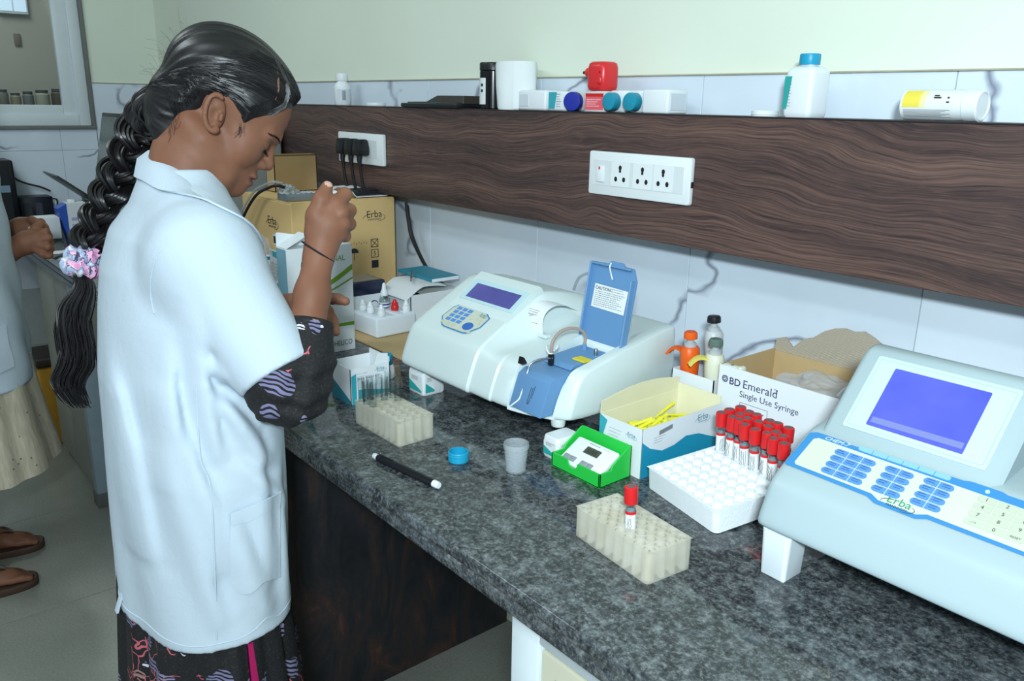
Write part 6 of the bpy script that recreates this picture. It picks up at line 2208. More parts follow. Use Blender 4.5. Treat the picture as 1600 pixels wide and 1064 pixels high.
def head_prims(v, F, Rm, hair=False):
    e = lambda c, r, k=0.012, mode='add', rot=None: v.ell(c, np.asarray(r) * HS, k, mode, rot, F, Rm)
    cn = lambda a, b, ra, rb, k=0.01, mode='add': v.cone(a, b, ra * HS, rb * HS, k, mode, F)
    e((0, -0.010, 0.045), (0.069, 0.089, 0.073))
    e((0, 0.032, 0.048), (0.057, 0.055, 0.054), 0.02)
    e((0, 0.038, -0.008), (0.054, 0.051, 0.068), 0.025)
    if hair:
        return
    for s in (-1, 1):
        e((s * 0.036, 0.056, -0.014), (0.025, 0.025, 0.030), 0.02)
        cn((s * 0.050, 0.004, -0.040), (s * 0.034, 0.056, -0.066), 0.017, 0.015, 0.022)
        cn((s * 0.034, 0.056, -0.066), (0, 0.080, -0.070), 0.015, 0.015, 0.018)
        cn((s * 0.040, 0.072, 0.027), (s * 0.012, 0.0855, 0.029), 0.007, 0.008, 0.014)
    e((0, 0.083, -0.0695), (0.017, 0.0145, 0.0135), 0.014)
    e((0, 0.074, -0.042), (0.027, 0.0245, 0.024), 0.018)
    # nose
    cn((0, 0.085, 0.021), (0, 0.1015, -0.009), 0.0065, 0.0080, 0.010)
    e((0, 0.1030, -0.0125), (0.0095, 0.0088, 0.0082), 0.007)
    for s in (-1, 1):
        e((s * 0.0110, 0.0945, -0.0185), (0.0066, 0.0088, 0.0066), 0.006)
        e((s * 0.0058, 0.1000, -0.0250), (0.0030, 0.0046, 0.0035), 0.002, 'sub')
        # sockets, lids
        e((s * 0.034, 0.094, 0.010), (0.018, 0.012, 0.011), 0.012, 'sub')
        e((s * 0.0315, 0.0705, 0.0095), (0.0150, 0.0140, 0.0115), 0.005)
    # lips
    e((0, 0.0955, -0.0395), (0.0215, 0.0090, 0.0056), 0.005)
    e((0, 0.0950, -0.0525), (0.0190, 0.0102, 0.0064), 0.005)
    e((0, 0.1060, -0.0460), (0.0260, 0.0120, 0.0011), 0.003, 'sub')
    e((0, 0.1035, -0.0305), (0.0034, 0.0040, 0.0050), 0.004, 'sub')
    # ears
    for s in (-1, 1):
        x = s * 0.0705
        e((x, -0.006, 0.001), (0.0060, 0.0150, 0.0255), 0.006, 'add', (0.5, 0, s * 0.25))
        hp = []
        ct, st_ = math.cos(0.5), math.sin(0.5)
        def ear(yy, zz, xx):
            return (x + s * xx, -0.006 + yy * ct - zz * st_, 0.001 + yy * st_ + zz * ct)
        for k in range(15):
            a = math.radians(60 + 225 * k / 14)      # from the front over the top down the back
            yy, zz = 0.0140 * math.cos(a), 0.0262 * math.sin(a)
            hp.append(ear(yy, zz, 0.0085 + 0.30 * max(0.0, -yy)))
        for a, b in zip(hp[:-1], hp[1:]):
            cn(a, b, 0.0032, 0.0032, 0.003)
        e(ear(0.001, -0.002, 0.0090), (0.0060, 0.0068, 0.0105), 0.003, 'sub', (0.5, 0, 0))
        e(ear(-0.003, 0.0140, 0.0100), (0.0042, 0.0050, 0.0065), 0.003, 'sub', (0.5, 0, 0))
        cn(ear(0.0085, -0.008, 0.006), ear(0.0095, -0.001, 0.007), 0.0034, 0.003, 0.003)
        e(ear(0.0035, -0.0240, 0.004), (0.0042, 0.0062, 0.0070), 0.004)


# --- head and neck
hv = Vol((-1.40, 0.28, 1.16), (-1.08, 0.63, 1.475), 0.0021)
hv.chain([HF((0, -0.022, -0.03)), np.array([-1.252, 0.415, 1.265]), np.array([-1.250, 0.395, 1.215])], [0.046, 0.044, 0.044], 0.03)
hv.cone(HF((0, 0.03, -0.062)), np.array([-1.247, 0.425, 1.245]), 0.030, 0.036, 0.03)
hv.cone(HF((0.045, -0.025, -0.035)), np.array([-1.232, 0.45, 1.20]), 0.012, 0.010, 0.02)
head_prims(hv, HF, RH)
HV, HQ = hv.mesh()

# --- arms
av = Vol((-1.16, 0.36, 0.88), (-0.90, 0.66, 1.30), 0.0021)
d0 = 1.155
A = lambda u, v_, w=0.0: W(u, v_, d0 - w)
SH_R = np.array([-1.105, 0.385, 1.165])
EL_R = W(455, 606, 1.115)
WR_R = A(499, 392)
av.chain([SH_R, EL_R], [0.045, 0.034], 0.02)
av.chain([EL_R, W(474, 535, 1.128), W(488, 460, 1.142), A(498, 400), A(502, 374)], [0.033, 0.0285, 0.0235, 0.0195, 0.0200], 0.012)
# palm
av.chain([A(502, 378), A(508, 350), A(514, 326)], [0.0190, 0.0225, 0.0195], 0.012)
av.chain([A(511, 380, -0.004), A(521, 352, -0.004), A(525, 328, -0.002)], [0.0155, 0.0190, 0.0170], 0.012)
# thumb
av.chain([A(491, 362, 0.008), A(493, 337, 0.014), A(502, 312, 0.015), A(511, 292, 0.010)], [0.0135, 0.0128, 0.0112, 0.0084], 0.006)
# curled fingers: knuckle, middle joint, end joint, tip
FING = [((526, 318, 0.006), (539, 304, -0.010), (530, 303, -0.032), (513, 312, -0.040), 0.0096),
        ((534, 333, 0.007), (546, 329, -0.016), (534, 329, -0.038), (516, 336, -0.042), 0.0094),
        ((536, 350, 0.003), (546, 350, -0.020), (533, 351, -0.040), (517, 354, -0.042), 0.0089),
        ((531, 366, -0.003), (539, 369, -0.022), (528, 370, -0.038), (516, 369, -0.040), 0.0080)]
for a, b, c, d, r in FING:
    av.chain([A(*a), A(*b), A(*c), A(*d)], [r * 1.15, r * 1.04, r * 0.92, r * 0.80], 0.0032)
AV, AQ = av.mesh()

lv = Vol((-1.46, 0.36, 0.86), (-1.14, 0.74, 1.24), 0.0024)
L = lambda u, v_, w=0.0: W(u + (4 if u > 475 else 0), v_, 1.34 - w)
SH_L = np.array([-1.395, 0.40, 1.165])
EL_L = np.array([-1.405, 0.475, 0.975])
lv.chain([SH_L, EL_L], [0.046, 0.038], 0.02)
lv.chain([EL_L, L(445, 487), L(470, 481)], [0.036, 0.026, 0.0225], 0.014)
lv.chain([L(468, 481), L(486, 482), L(494, 482)], [0.0215, 0.0225, 0.018], 0.012)
for pts, r in (([L(490, 469), L(508, 465), L(524, 467), L(536, 471)], 0.0092),
               ([L(496, 478, 0.004), L(508, 486, 0.012), L(516, 502, 0.014), L(521, 519, 0.010)], 0.0090),
               ([L(494, 488, 0.000), L(503, 500, 0.022), L(506, 516, 0.022), L(503, 528, 0.014)], 0.0086),
               ([L(484, 492, -0.004), L(486, 508, -0.026), L(498, 520, -0.036), L(512, 524, -0.030)], 0.0088),
               ([L(480, 494, -0.006), L(480, 512, -0.028), L(490, 530, -0.036), L(504, 536, -0.030)], 0.0082)):
    lv.chain(pts, [r * 1.12, r, r * 0.94, r * 0.78], 0.004)
LV, LQ = lv.mesh()

# --- trunk, legs and feet (under the clothes), coarser
tv = Vol((-1.50, 0.16, -0.01), (-0.94, 0.56, 1.28), 0.006)
tv.chain([(-1.2, 0.365, 0.80), (-1.21, 0.372, 0.95), (-1.235, 0.39, 1.08), (-1.25, 0.405, 1.20)], [0.100, 0.090, 0.080, 0.040], 0.03)
tv.cone((-1.38, 0.40, 1.145), (-1.11, 0.385, 1.145), 0.042, 0.042, 0.02)
for s in (-1, 1):
    x = -1.2 + s * 0.085
    tv.chain([(x, 0.365, 0.80), (x, 0.372, 0.44), (x + s * 0.01, 0.350, 0.09)], [0.085, 0.056, 0.036], 0.02)
    tv.chain([(x + s * 0.01, 0.345, 0.045), (x + s * 0.02, 0.43, 0.030), (x + s * 0.025, 0.475, 0.024)], [0.030, 0.028, 0.022], 0.02)
TV, TQ = tv.mesh()
body_me, BV, BQ = np_mesh('body', [(HV, HQ), (AV, AQ), (LV, LQ), (TV, TQ)], SKIN)
body_me.materials.append(LIP)
body_me.materials.append(NAIL)
fc = BV[BQ].mean(1)
loc = (fc - OH) @ RH / HS
mi = np.zeros(len(BQ), np.int32)
lip = (np.abs(loc[:, 0]) < 0.023) & (loc[:, 1] > 0.084) & (loc[:, 2] < -0.0345 - 0.0 + 0.14 * -np.abs(loc[:, 0]) * 0) & \
      (((loc[:, 0] / 0.0225) ** 2 + ((loc[:, 2] + 0.0465) / 0.0125) ** 2) < 1)
mi[lip] = 1
tn = np.linalg.norm(fc - A(514, 286, 0.014), axis=1) < 0.0062
mi[tn] = 2
body_me.polygons.foreach_set('material_index', mi)

woman = thing('person', 'woman with a long black braid in a white lab coat, pipetting at the worktop', 'person', (0, 0, 0))
link('body', body_me, woman)

# ------------------------------------------------------------------ hair
HL = np.array([(0.12, 0.088), (0.0824, 0.086), (0.0640, 0.0735), (0.0560, 0.0533), (0.040, 0.031), (0.034, 0.014), (0.0240, 0.024), (-0.004, 0.035), (-0.030, 0.014),
               (-0.034, -0.014), (-0.0444, -0.058), (-0.0476, -0.0836), (-0.07, -0.12), (-0.3, -0.12), (-0.3, 0.3), (0.12, 0.3)])


def poly_sd(y, z, poly):
    """signed distance to a polygon, positive inside"""
    n = len(poly)
    best = np.full(y.shape, 1e9, np.float32)
    ins = np.zeros(y.shape, bool)
    for i in range(n):
        a, b = poly[i], poly[(i + 1) % n]
        e = b - a
        py, pz = y - a[0], z - a[1]
        t = np.clip((py * e[0] + pz * e[1]) / (e @ e), 0, 1)
        best = np.minimum(best, (py - t * e[0]) ** 2 + (pz - t * e[1]) ** 2)
        c = (a[1] > z) != (b[1] > z)
        with np.errstate(divide='ignore', invalid='ignore'):
            xi = a[0] + (z - a[1]) / (e[1] if abs(e[1]) > 1e-9 else 1e-9) * e[0]
        ins ^= c & (y < xi)
    d = np.sqrt(best)
    return np.where(ins, d, -d)


BR = np.array([0.0, -0.090, -0.030])      # where the braid starts (head frame)
gv = Vol((-1.42, 0.26, 1.20), (-1.06, 0.64, 1.50), 0.0024)
head_prims(gv, HF, RH, hair=True)
gv.chain([HF((0, -0.022, -0.03)), np.array([-1.252, 0.415, 1.265]), np.array([-1.250, 0.395, 1.215])], [0.047, 0.046, 0.044], 0.03)
sl = tuple(slice(0, k) for k in gv.n)
ax = [(gv.lo[k] + gv.h * np.arange(gv.n[k])).astype(np.float32) for k in range(3)]
PL_ = to_local(np.stack(np.meshgrid(*ax, indexing='ij'), -1))
sd = poly_sd(PL_[..., 1], PL_[..., 2], HL)
thick = np.clip(sd * 0.60, -0.006, 0.0110) + 0.003 * np.clip((PL_[..., 2] - 0.02) / 0.08, 0, 1) * np.clip(sd / 0.02, 0, 1)
# strands are combed back towards the braid: grooves run along the angle around the brow-to-nape axis
axv = np.array([0, 0.085, 0.075]) - BR
axv /= np.linalg.norm(axv)
e1 = np.array([1.0, 0, 0])
e2 = np.cross(axv, e1)
q_ = PL_ - BR.astype(np.float32)
ang = np.arctan2(q_ @ e1.astype(np.float32), q_ @ e2.astype(np.float32))
groove = 0.0011 * np.sin(ang * 23 + 1.5 * np.sin(ang * 5)) + 0.0008 * np.sin(ang * 47 + 2 * np.sin(ang * 9))
thick = thick + np.where(sd > 0, groove * np.clip(sd / 0.02, 0, 1), 0)
gv.d = (gv.d - thick).astype(np.float32)
gv.chain([HF((0, -0.058, 0.008)), HF((0, -0.064, -0.020)), HF((0.0, -0.066, -0.046))], [0.034, 0.030, 0.024], 0.02)
# swept side lock pinned above the temple
gv.chain([HF((0.034, 0.010, 0.108)), HF((0.045, 0.036, 0.092)), HF((0.050, 0.050, 0.074)), HF((0.051, 0.050, 0.060))], [0.008, 0.0145, 0.013, 0.007], 0.007)
GV, GQ = gv.mesh()
GV = relax(GV, GQ, 1, 0.4)
hair_me, _, _ = np_mesh('hair', [(GV, GQ)], HAIR)
link('hair', hair_me, woman)
bvh = BVHTree.FromPolygons([tuple(p) for p in GV], [tuple(q) for q in GQ])
ctr = np.array([0, -0.012, 0.035])


def on_hair(pl, off=0.0006):
    """push a head-frame point out to the hair surface"""
    d = pl - ctr
    d = d / np.linalg.norm(d)
    o = HF(ctr + d * 0.25)
    w = RH @ (-d)
    h = bvh.ray_cast(Vector(o), Vector(w), 0.25)
    if h[0] is None:
        return None
    return Vector(h[0]) - Vector(w) * off


strands = MB()
rs = random.Random(3)
starts = []
for k in range(620):
    s_ = 1 if rs.random() < 0.72 else -1
    u = rs.random()
    # along the hair line from the crown over the temple to the nape
    i = rs.randrange(1, 11)
    p = HL[i] + (HL[i + 1] - HL[i]) * rs.random() if i < 12 else HL[i]
    if rs.random() < 0.45:
        st_ = np.array([s_ * rs.uniform(0.0, 0.05), rs.uniform(0.055, 0.080), rs.uniform(0.086, 0.10)])
    else:
        st_ = np.array([s_ * 0.062, p[0] - 0.006, p[1] + 0.004])
    mid = 0.5 * (st_ + BR) + np.array([s_ * 0.035, 0.0, 0.055 + rs.uniform(-0.01, 0.012)])
    pts = []
    for q in np.linspace(0, 0.97, 15):
        b_ = (1 - q) ** 2 * st_ + 2 * q * (1 - q) * mid + q * q * BR
        h_ = on_hair(b_, rs.uniform(0.0001, 0.0009))
        if h_ is not None and (not pts or (h_ - pts[-1]).length < 0.03):
            pts.append(h_)
    if len(pts) > 5:
        r0 = rs.uniform(0.00035, 0.0007)
        strands.tube(pts, [r0 * (0.35 + 0.65 * math.sin(PI * min(1, (j + 1) / len(pts)))) for j in range(len(pts))], 4, caps=False)
for k in range(70):
    # swept lock
    o_ = np.array([rs.uniform(-0.004, 0.012), rs.uniform(-0.01, 0.012), rs.uniform(-0.006, 0.006)])
    P_ = [np.array(q) + o_ * (0.4 + 0.6 * i / 4) for i, q in enumerate(((0.036, 0.016, 0.122), (0.052, 0.046, 0.112), (0.060, 0.070, 0.092), (0.062, 0.072, 0.072), (0.061, 0.064, 0.056)))]
    pts = [on_hair(np.array(q), 0.0008) for q in bez(P_, 4)]
    pts = [p for p in pts if p is not None]
    if len(pts) > 4:
        strands.tube(pts, 0.0005, 4, caps=False)
for k in range(30):
    # stray hairs at the back of the head and nape
    s0 = on_hair(np.array([rs.uniform(-0.04, 0.06), rs.uniform(-0.10, -0.06), rs.uniform(-0.03, 0.06)]))
    if s0 is None:
        continue
    d_ = Vector(RH @ np.array([rs.uniform(-0.3, 0.5), -1.0, rs.uniform(-0.2, 0.7)]))
    l_ = rs.uniform(0.012, 0.034)
    strands.tube(bez([s0, s0 + d_ * l_ * 0.5 + Vector((0, 0, 0.003)), s0 + d_ * l_ + Vector((rs.uniform(-1, 1), rs.uniform(-1, 1), rs.uniform(-1.4, 0.4))) * 0.009], 5), 0.00012, 3, caps=False)
for k in range(26):
    # wisps behind and in front of the ear
    y0, z0 = (rs.uniform(-0.045, -0.034), rs.uniform(-0.062, -0.03)) if k % 2 else (rs.uniform(0.026, 0.038), rs.uniform(0.006, 0.016))
    a0 = HF((0.060 if k % 2 else 0.0625, y0, z0))
    a1 = HF((0.057 if k % 2 else 0.0600, y0 + rs.uniform(0.0, 0.014), z0 - rs.uniform(0.01, 0.022)))
    strands.tube([a0, (a0 + a1) / 2 + RH @ np.array([0.002, 0.002, 0]), a1], 0.0002, 3, caps=False)
tag(strands.build('hair_strands', HAIR, woman), kind='stuff')
# hair pin and parting
MB().tube([on_hair(np.array(q), 0.002) for q in ((0.034, 0.024, 0.12), (0.040, 0.036, 0.118), (0.044, 0.048, 0.112))], 0.0008, 6).build('hair_pin', mat('dark_pin', (70, 66, 64), 0.3, 0.6), woman)
part_ = [on_hair(np.array(q), 0.0004) for q in ((0.050, 0.022, 0.105), (0.056, 0.028, 0.094), (0.060, 0.036, 0.082), (0.062, 0.042, 0.070))]
MB().tube([p for p in part_ if p is not None], [0.0005, 0.0016, 0.0016, 0.0006], 6).build('parting', mat('scalp', (120, 84, 66), 0.5, noise=0.1), woman)

# brow, lashes, ear stud
fbv = BVHTree.FromPolygons([tuple(p) for p in HV], [tuple(q) for q in HQ])
def on_face(p, off=0.0004):
    c0 = np.array([0, 0.02, p[2]])
    d = np.asarray(p) - c0
    d = d / np.linalg.norm(d)
    h = fbv.ray_cast(Vector(HF(c0 + d * 0.2)), Vector(RH @ (-d)), 0.2)
    return Vector(h[0]) + Vector(RH @ d) * off if h[0] else Vector(HF(p))
for s in (-1, 1):
    bm_ = MB()
    for k in range(44):
        u = k / 43
        p = np.array([s * (0.014 + 0.034 * u), 0.1 - 0.03 * u, 0.0275 + 0.0045 * math.sin(PI * u * 0.75) - 0.004 * u * u])
        a = on_face(p + np.array([0, 0, rs.uniform(-0.0018, 0.0016) * (1 - 0.5 * u)]))
        b = on_face(p + np.array([s * 0.006, 0, 0.0016 + rs.uniform(-0.0006, 0.0006)]), 0.0008)
        bm_.tube([a, b], [0.0006, 0.00025], 3, caps=False)
    bm_.build('eyebrow', HAIR, woman)
    bm_ = MB()
    lid = [on_face(np.array([s * (0.020 + 0.024 * u), 0.1, 0.0045 - 0.0028 * math.sin(PI * u) + 0.001 * u]), 0.0003) for u in np.linspace(0, 1, 12)]
    bm_.tube(lid, 0.0008, 5)
    for u in np.linspace(0.08, 1, 20):
        a = on_face(np.array([s * (0.020 + 0.024 * u), 0.1, 0.0045 - 0.0028 * math.sin(PI * u) + 0.001 * u]), 0.0004)
        b = a + Vector(RH @ np.array([s * (-0.001 + 0.004 * u), 0.0055, -0.0035]))
        bm_.tube([a, (a + b) / 2 + Vector(RH @ np.array([0, 0, -0.0008])), b], [0.00035, 0.0003, 0.0001], 3, caps=False)
    bm_.build('eyelashes', HAIR, woman)
    crease = [on_face(np.array([s * (0.020 + 0.025 * u), 0.1, 0.0130 + 0.0030 * math.sin(PI * u) - 0.003 * u]), 0.0) for u in np.linspace(0, 1, 10)]
    MB().tube(crease, 0.0005, 5).build('eyelid_crease', mat('skin_crease', (104, 66, 52), 0.5, noise=0.05), woman)
    st_ = HF((s * 0.0790, 0.0088, -0.0195))
    MB().lathe([(0.0001, -0.0021), (0.0016, -0.0013), (0.0021, 0), (0.0016, 0.0013), (0.0001, 0.0021)], 10, Matrix.Translation(Vector(st_))).build('ear_stud', mat('pearl', (236, 236, 230), 0.2, noise=0.02), woman)

# braid: three plaited strands, each a bundle of fine locks
bp = bez([HF((0, -0.062, -0.045)), W(228, 196, 1.235), W(209, 237, 1.25), W(187, 280, 1.255), W(166, 322, 1.255), W(149, 360, 1.25), W(137, 392, 1.245)], 26)
nb = len(bp)
acc = [0.0]
for a, b in zip(bp[:-1], bp[1:]):
    acc.append(acc[-1] + (b - a).length)
TL_ = acc[-1]
view = Vector((-0.94, 0.34, -0.05)).normalized()
for sidx in range(3):
    bm_ = MB()
    for j in range(34):
        ra, rb = math.sqrt(rs.random()) * 0.0165, rs.uniform(0, 2 * PI)
        pts, rad = [], []
        for i, p in enumerate(bp):
            d = (bp[min(i + 1, nb - 1)] - bp[max(i - 1, 0)]).normalized()
            n1 = (view - d * view.dot(d)).normalized()
            n2 = d.cross(n1)
            ph = 2 * PI * acc[i] / 0.108 + sidx * 2 * PI / 3
            sc_ = 1.0 - 0.25 * acc[i] / TL_
            tw = rb + 5 * acc[i] / TL_
            o = n2 * (0.0245 * math.sin(ph)) + n1 * (0.0130 * math.sin(2 * ph))
            pts.append(p + (o + n2 * ra * math.cos(tw) + n1 * ra * math.sin(tw)) * sc_)
            rad.append((0.0030 + 0.0004 * math.sin(i * 0.3 + j)) * sc_)
        bm_.tube(pts, rad, 5)
    bm_.build('braid_strand', HAIR, woman)
# scrunchie
SC = bez([W(137, 390, 1.245), W(131, 404, 1.245), W(127, 416, 1.245), W(124, 432, 1.245)], 6)
def scrunchie_mat():
    m = NT('scrunchie_satin')
    a = m.noise(m.mapping((1, 1, 1)), 55, 3, 0.5, 0.6)
    m.out(m.ramp(a, [(0.0, (212, 140, 180)), (0.40, (222, 172, 202)), (0.48, (70, 66, 92)), (0.51, (160, 174, 204)), (0.60, (212, 210, 214)), (0.70, (136, 140, 176))], 'CONSTANT'), 0.35)
    return m.m
for q, (c_, R_, r_) in enumerate(((W(131, 400, 1.245), 0.0135, 0.0125), (W(127, 418, 1.245), 0.0140, 0.0130))):
    bm_ = MB()
    rings = []
    ax_ = Vector(W(127, 430, 1.245) - W(135, 392, 1.245)).normalized()
    x_ = ax_.orthogonal().normalized()
    y_ = ax_.cross(x_)
    for i in range(48):
        a = 2 * PI * i / 48
        ring = []
        cc = Vector(c_) + (x_ * math.cos(a) + y_ * math.sin(a)) * R_
        od = (x_ * math.cos(a) + y_ * math.sin(a))
        for j in range(12):
            b = 2 * PI * j / 12
            rr = r_ * (1 + 0.22 * math.sin(a * 9 + 2.2 * math.sin(b + q)) + 0.08 * math.sin(a * 17 + b))
            ring.append(cc + od * rr * math.cos(b) + ax_ * rr * math.sin(b))
        rings.append(ring)
    rings.append(rings[0])
    bm_.loft(rings, caps=False).build('scrunchie_ruffle', MATS.get('scrunchie_satin') or scrunchie_mat(), woman, smooth=60)
# loose tail below the scrunchie
tl = MB()
for k in range(520):
    a, r_ = rs.uniform(0, 2 * PI), math.sqrt(rs.random())
    sp = rs.uniform(0.70, 1.0)
    ph = rs.uniform(-1.0, 1.0)
    pts = []
    for i, (u, v_, wd) in enumerate(((127, 424, 8), (125, 450, 19), (121, 480, 28), (120, 510, 30), (115, 540, 31), (114, 570, 31), (112, 596, 30), (114, 618, 26), (122, 640, 20))):
        wob = 7.0 * math.sin(i * 1.75 + ph * 0.6)
        pts.append(Vector(W(u + wd * r_ * math.cos(a) * 0.95 + wob, v_, 1.245 + 0.0009 * wd * r_ * math.sin(a))))
    pts = bez(pts, 6)
    pts = pts[:int(len(pts) * sp)]
    tl.tube(pts, [0.0013 * (1 - 0.70 * j / len(pts)) for j in range(len(pts))], 4, caps=False)
tag(tl.build('braid_tail', HAIR, woman), kind='stuff')

# ------------------------------------------------------------------ lab coat
RINGS = np.array([(0.54, -1.19, 0.362, 0.193, 0.120), (0.62, -1.19, 0.362, 0.193, 0.120), (0.72, -1.195, 0.366, 0.191, 0.121), (0.85, -1.20, 0.371, 0.187, 0.120),
                  (0.97, -1.215, 0.379, 0.183, 0.120), (1.06, -1.23, 0.388, 0.180, 0.115), (1.12, -1.24, 0.391, 0.176, 0.106), (1.17, -1.247, 0.394, 0.158, 0.090),
                  (1.21, -1.25, 0.402, 0.110, 0.068), (1.245, -1.256, 0.405, 0.074, 0.056), (1.275, -1.262, 0.402, 0.062, 0.050)])
cv = Vol((-1.53, 0.18, 0.585), (-0.92, 0.57, 1.29), 0.0042)


def torso(P):
    z = P[..., 2]
    f = [np.interp(z, RINGS[:, 0], RINGS[:, k]) for k in range(1, 5)]
    dx, dy = (P[..., 0] - f[0]) / f[2], (P[..., 1] - f[1]) / f[3]
    k0 = np.sqrt(dx * dx + dy * dy)
    k1 = np.sqrt((dx / f[2]) ** 2 + (dy / f[3]) ** 2) + 1e-9
    return np.maximum(k0 * (k0 - 1) / k1, z - 1.262)


cv.op(torso, (-1.42, 0.2, 0.6), (-0.98, 0.55, 1.27), 0.01)
CUFF = W(436, 588, 1.105)
SHC = np.array([-1.115, 0.382, 1.150])
adir = (CUFF - SHC) / np.linalg.norm(CUFF - SHC)
CUFF_L = np.array([-1.408, 0.462, 1.01])
SHL = np.array([-1.385, 0.398, 1.150])
bdir = (CUFF_L - SHL) / np.linalg.norm(CUFF_L - SHL)
ax = [(cv.lo[k] + cv.h * np.arange(cv.n[k])).astype(np.float32) for k in range(3)]
PW = np.stack(np.meshgrid(*ax, indexing='ij'), -1)
for s0, c_, d_, ra_, rb_ in ((SHC, CUFF, adir, 0.068, 0.057), (SHL, CUFF_L, bdir, 0.064, 0.055)):
    t_ = (PW - s0.astype(np.float32)) @ d_.astype(np.float32)
    ln_ = np.linalg.norm(c_ - s0)
    q_ = PW - s0.astype(np.float32) - np.clip(t_, 0, ln_ * 1.3)[..., None] * d_.astype(np.float32)
    sl_ = np.linalg.norm(q_, axis=-1) - (ra_ + (rb_ - ra_) * np.clip(t_ / ln_, 0, 1.3))
    sl_ = np.maximum(sl_, t_ - ln_)
    hh_ = np.clip(0.5 + 0.5 * (sl_ - cv.d) / 0.035, 0, 1)
    hh_ = np.where(t_ > ln_ - 0.03, (sl_ > cv.d).astype(np.float32), hh_)
    cv.d = (cv.d * hh_ + sl_ * (1 - hh_) - 0.035 * hh_ * (1 - hh_)).astype(np.float32)
cv.cone((-1.17, 0.39, 1.185), SHC, 0.05, 0.064, 0.04)
# folds: ridges given in the side view (y, z); they fade round the body
Yw, Zw = PW[..., 1], PW[..., 2]
side = np.clip((PW[..., 0] + 1.22) / 0.08, 0, 1)
def ridge(y0, z0, y1, z1, amp, wd, asym=0.5):
    a, b = np.array([y0, z0]), np.array([y1, z1])
    e = b - a
    L2 = e @ e
    t = np.clip(((Yw - a[0]) * e[0] + (Zw - a[1]) * e[1]) / L2, 0, 1)
    n_ = np.array([-e[1], e[0]]) / math.sqrt(L2)
    s_ = (Yw - a[0] - t * e[0]) * n_[0] + (Zw - a[1] - t * e[1]) * n_[1]
    dd = np.sqrt((Yw - a[0] - t * e[0]) ** 2 + (Zw - a[1] - t * e[1]) ** 2)
    prof = np.exp(-(dd / wd) ** 2) - asym * np.exp(-((s_ - 1.3 * wd) ** 2 + np.maximum(dd - np.abs(s_), 0) ** 2) / (0.8 * wd) ** 2)
    return amp * prof * np.sin(PI * np.clip(t * 0.9 + 0.05, 0, 1)) ** 0.5 * side
dsp = np.zeros(cv.d.shape, np.float32)
for r_ in ((0.335, 1.09, 0.345, 0.90, 0.006, 0.012), (0.315, 1.06, 0.285, 0.86, 0.005, 0.013), (0.300, 0.98, 0.330, 0.74, 0.008, 0.016), (0.285, 0.90, 0.320, 0.66, 0.006, 0.016),
           (0.330, 0.86, 0.385, 0.66, 0.006, 0.016), (0.365, 0.96, 0.415, 0.87, 0.006, 0.012), (0.345, 0.99, 0.400, 0.915, 0.005, 0.010), (0.375, 0.88, 0.440, 0.80, 0.005, 0.011),
           (0.255, 1.05, 0.258, 0.75, 0.006, 0.014), (0.400, 0.90, 0.395, 0.70, 0.005, 0.012), (0.440, 0.84, 0.430, 0.64, 0.004, 0.012),
           (0.355, 1.02, 0.395, 0.985, 0.006, 0.010), (0.360, 1.06, 0.41, 1.01, 0.005, 0.010), (0.365, 1.12, 0.42, 1.05, 0.004, 0.010), (0.33, 1.16, 0.345, 1.06, 0.004, 0.010)):
    dsp += 2.1 * ridge(*r_)
dsp *= np.clip(1.0 - (torso(PW) - 0.006) / 0.025, 0.0, 1.0).astype(np.float32)
aa = np.arctan2(PW[..., 1] - 0.365, PW[..., 0] + 1.2)
low = np.clip((0.95 - Zw) / 0.3, 0, 1)
dsp += (np.clip(1.0 - (torso(PW) - 0.006) / 0.02, 0, 1) * 0.0035 * np.sin(aa * 7 + 1.2 * np.sin(Zw * 9)) * low).astype(np.float32)
cv.d = cv.d - dsp
hem = 0.612 + 0.006 * np.sin(aa * 3 + 0.5)
cv.d = np.maximum(cv.d, (hem - Zw).astype(np.float32))
CV, CQ = cv.mesh()
CV = relax(CV, CQ, 2, 0.5)
coat_me, _, _ = np_mesh('lab_coat', [(CV, CQ)], COAT)
link('lab_coat', coat_me, woman)
cbv = BVHTree.FromPolygons([tuple(p) for p in CV], [tuple(q) for q in CQ])


def on_coat(y, z, off=0.0012, x=-0.85):
    h = cbv.ray_cast(Vector((x, y - 0.0, z)), Vector((-1, 0, 0)), 0.6)
    return (h[0] + h[1] * off) if h[0] else None


def on_coat_dir(p, off=0.0015):
    """nearest point of the coat"""
    h = cbv.find_nearest(Vector(p))
    return h[0] + h[1] * off


def coat_line(name, pts, r, n=10, off=0.0004):
    P_ = [on_coat_dir(p, off) for p in bez(pts, n)]
    MB().tube(P_, r, 6).build(name, COAT, woman)


# pocket: cloth patch over the side, with a turned top edge
def px_hit(u, v_, off):
    d = Vector(RC @ np.array([u - 800.0, 532.0 - v_, -1278.52])).normalized()
    h = cbv.ray_cast(Vector((0, 0, 1.36)), d, 3)
    return (h[0] + h[1] * off) if h[0] else None
pk = []
for i in range(13):
    row = []
    a = i / 12
    for j in range(11):
        b = j / 10
        top = (358 + (436 - 358) * b, 802 - 34 * b)
        bot = (362 + (436 - 362) * b, 912 + 14 * math.sin(PI * min(1, b * 1.6)) * (1 if b < 0.63 else 1) - 22 * max(0, b - 0.5))
        p = px_hit(top[0] + (bot[0] - top[0]) * a, top[1] + (bot[1] - top[1]) * a, 0.0028 + 0.0025 * math.sin(PI * b) * (1 - a))
        row.append(p)
    pk.append(row)
for i in range(13):
    for j in range(11):
        if pk[i][j] is None:
            pk[i][j] = pk[i][j - 1] if j else Vector((-1.05, 0.40, 0.75))
MB().sheet(pk, 0.0022).build('pocket', COAT, woman, smooth=70)
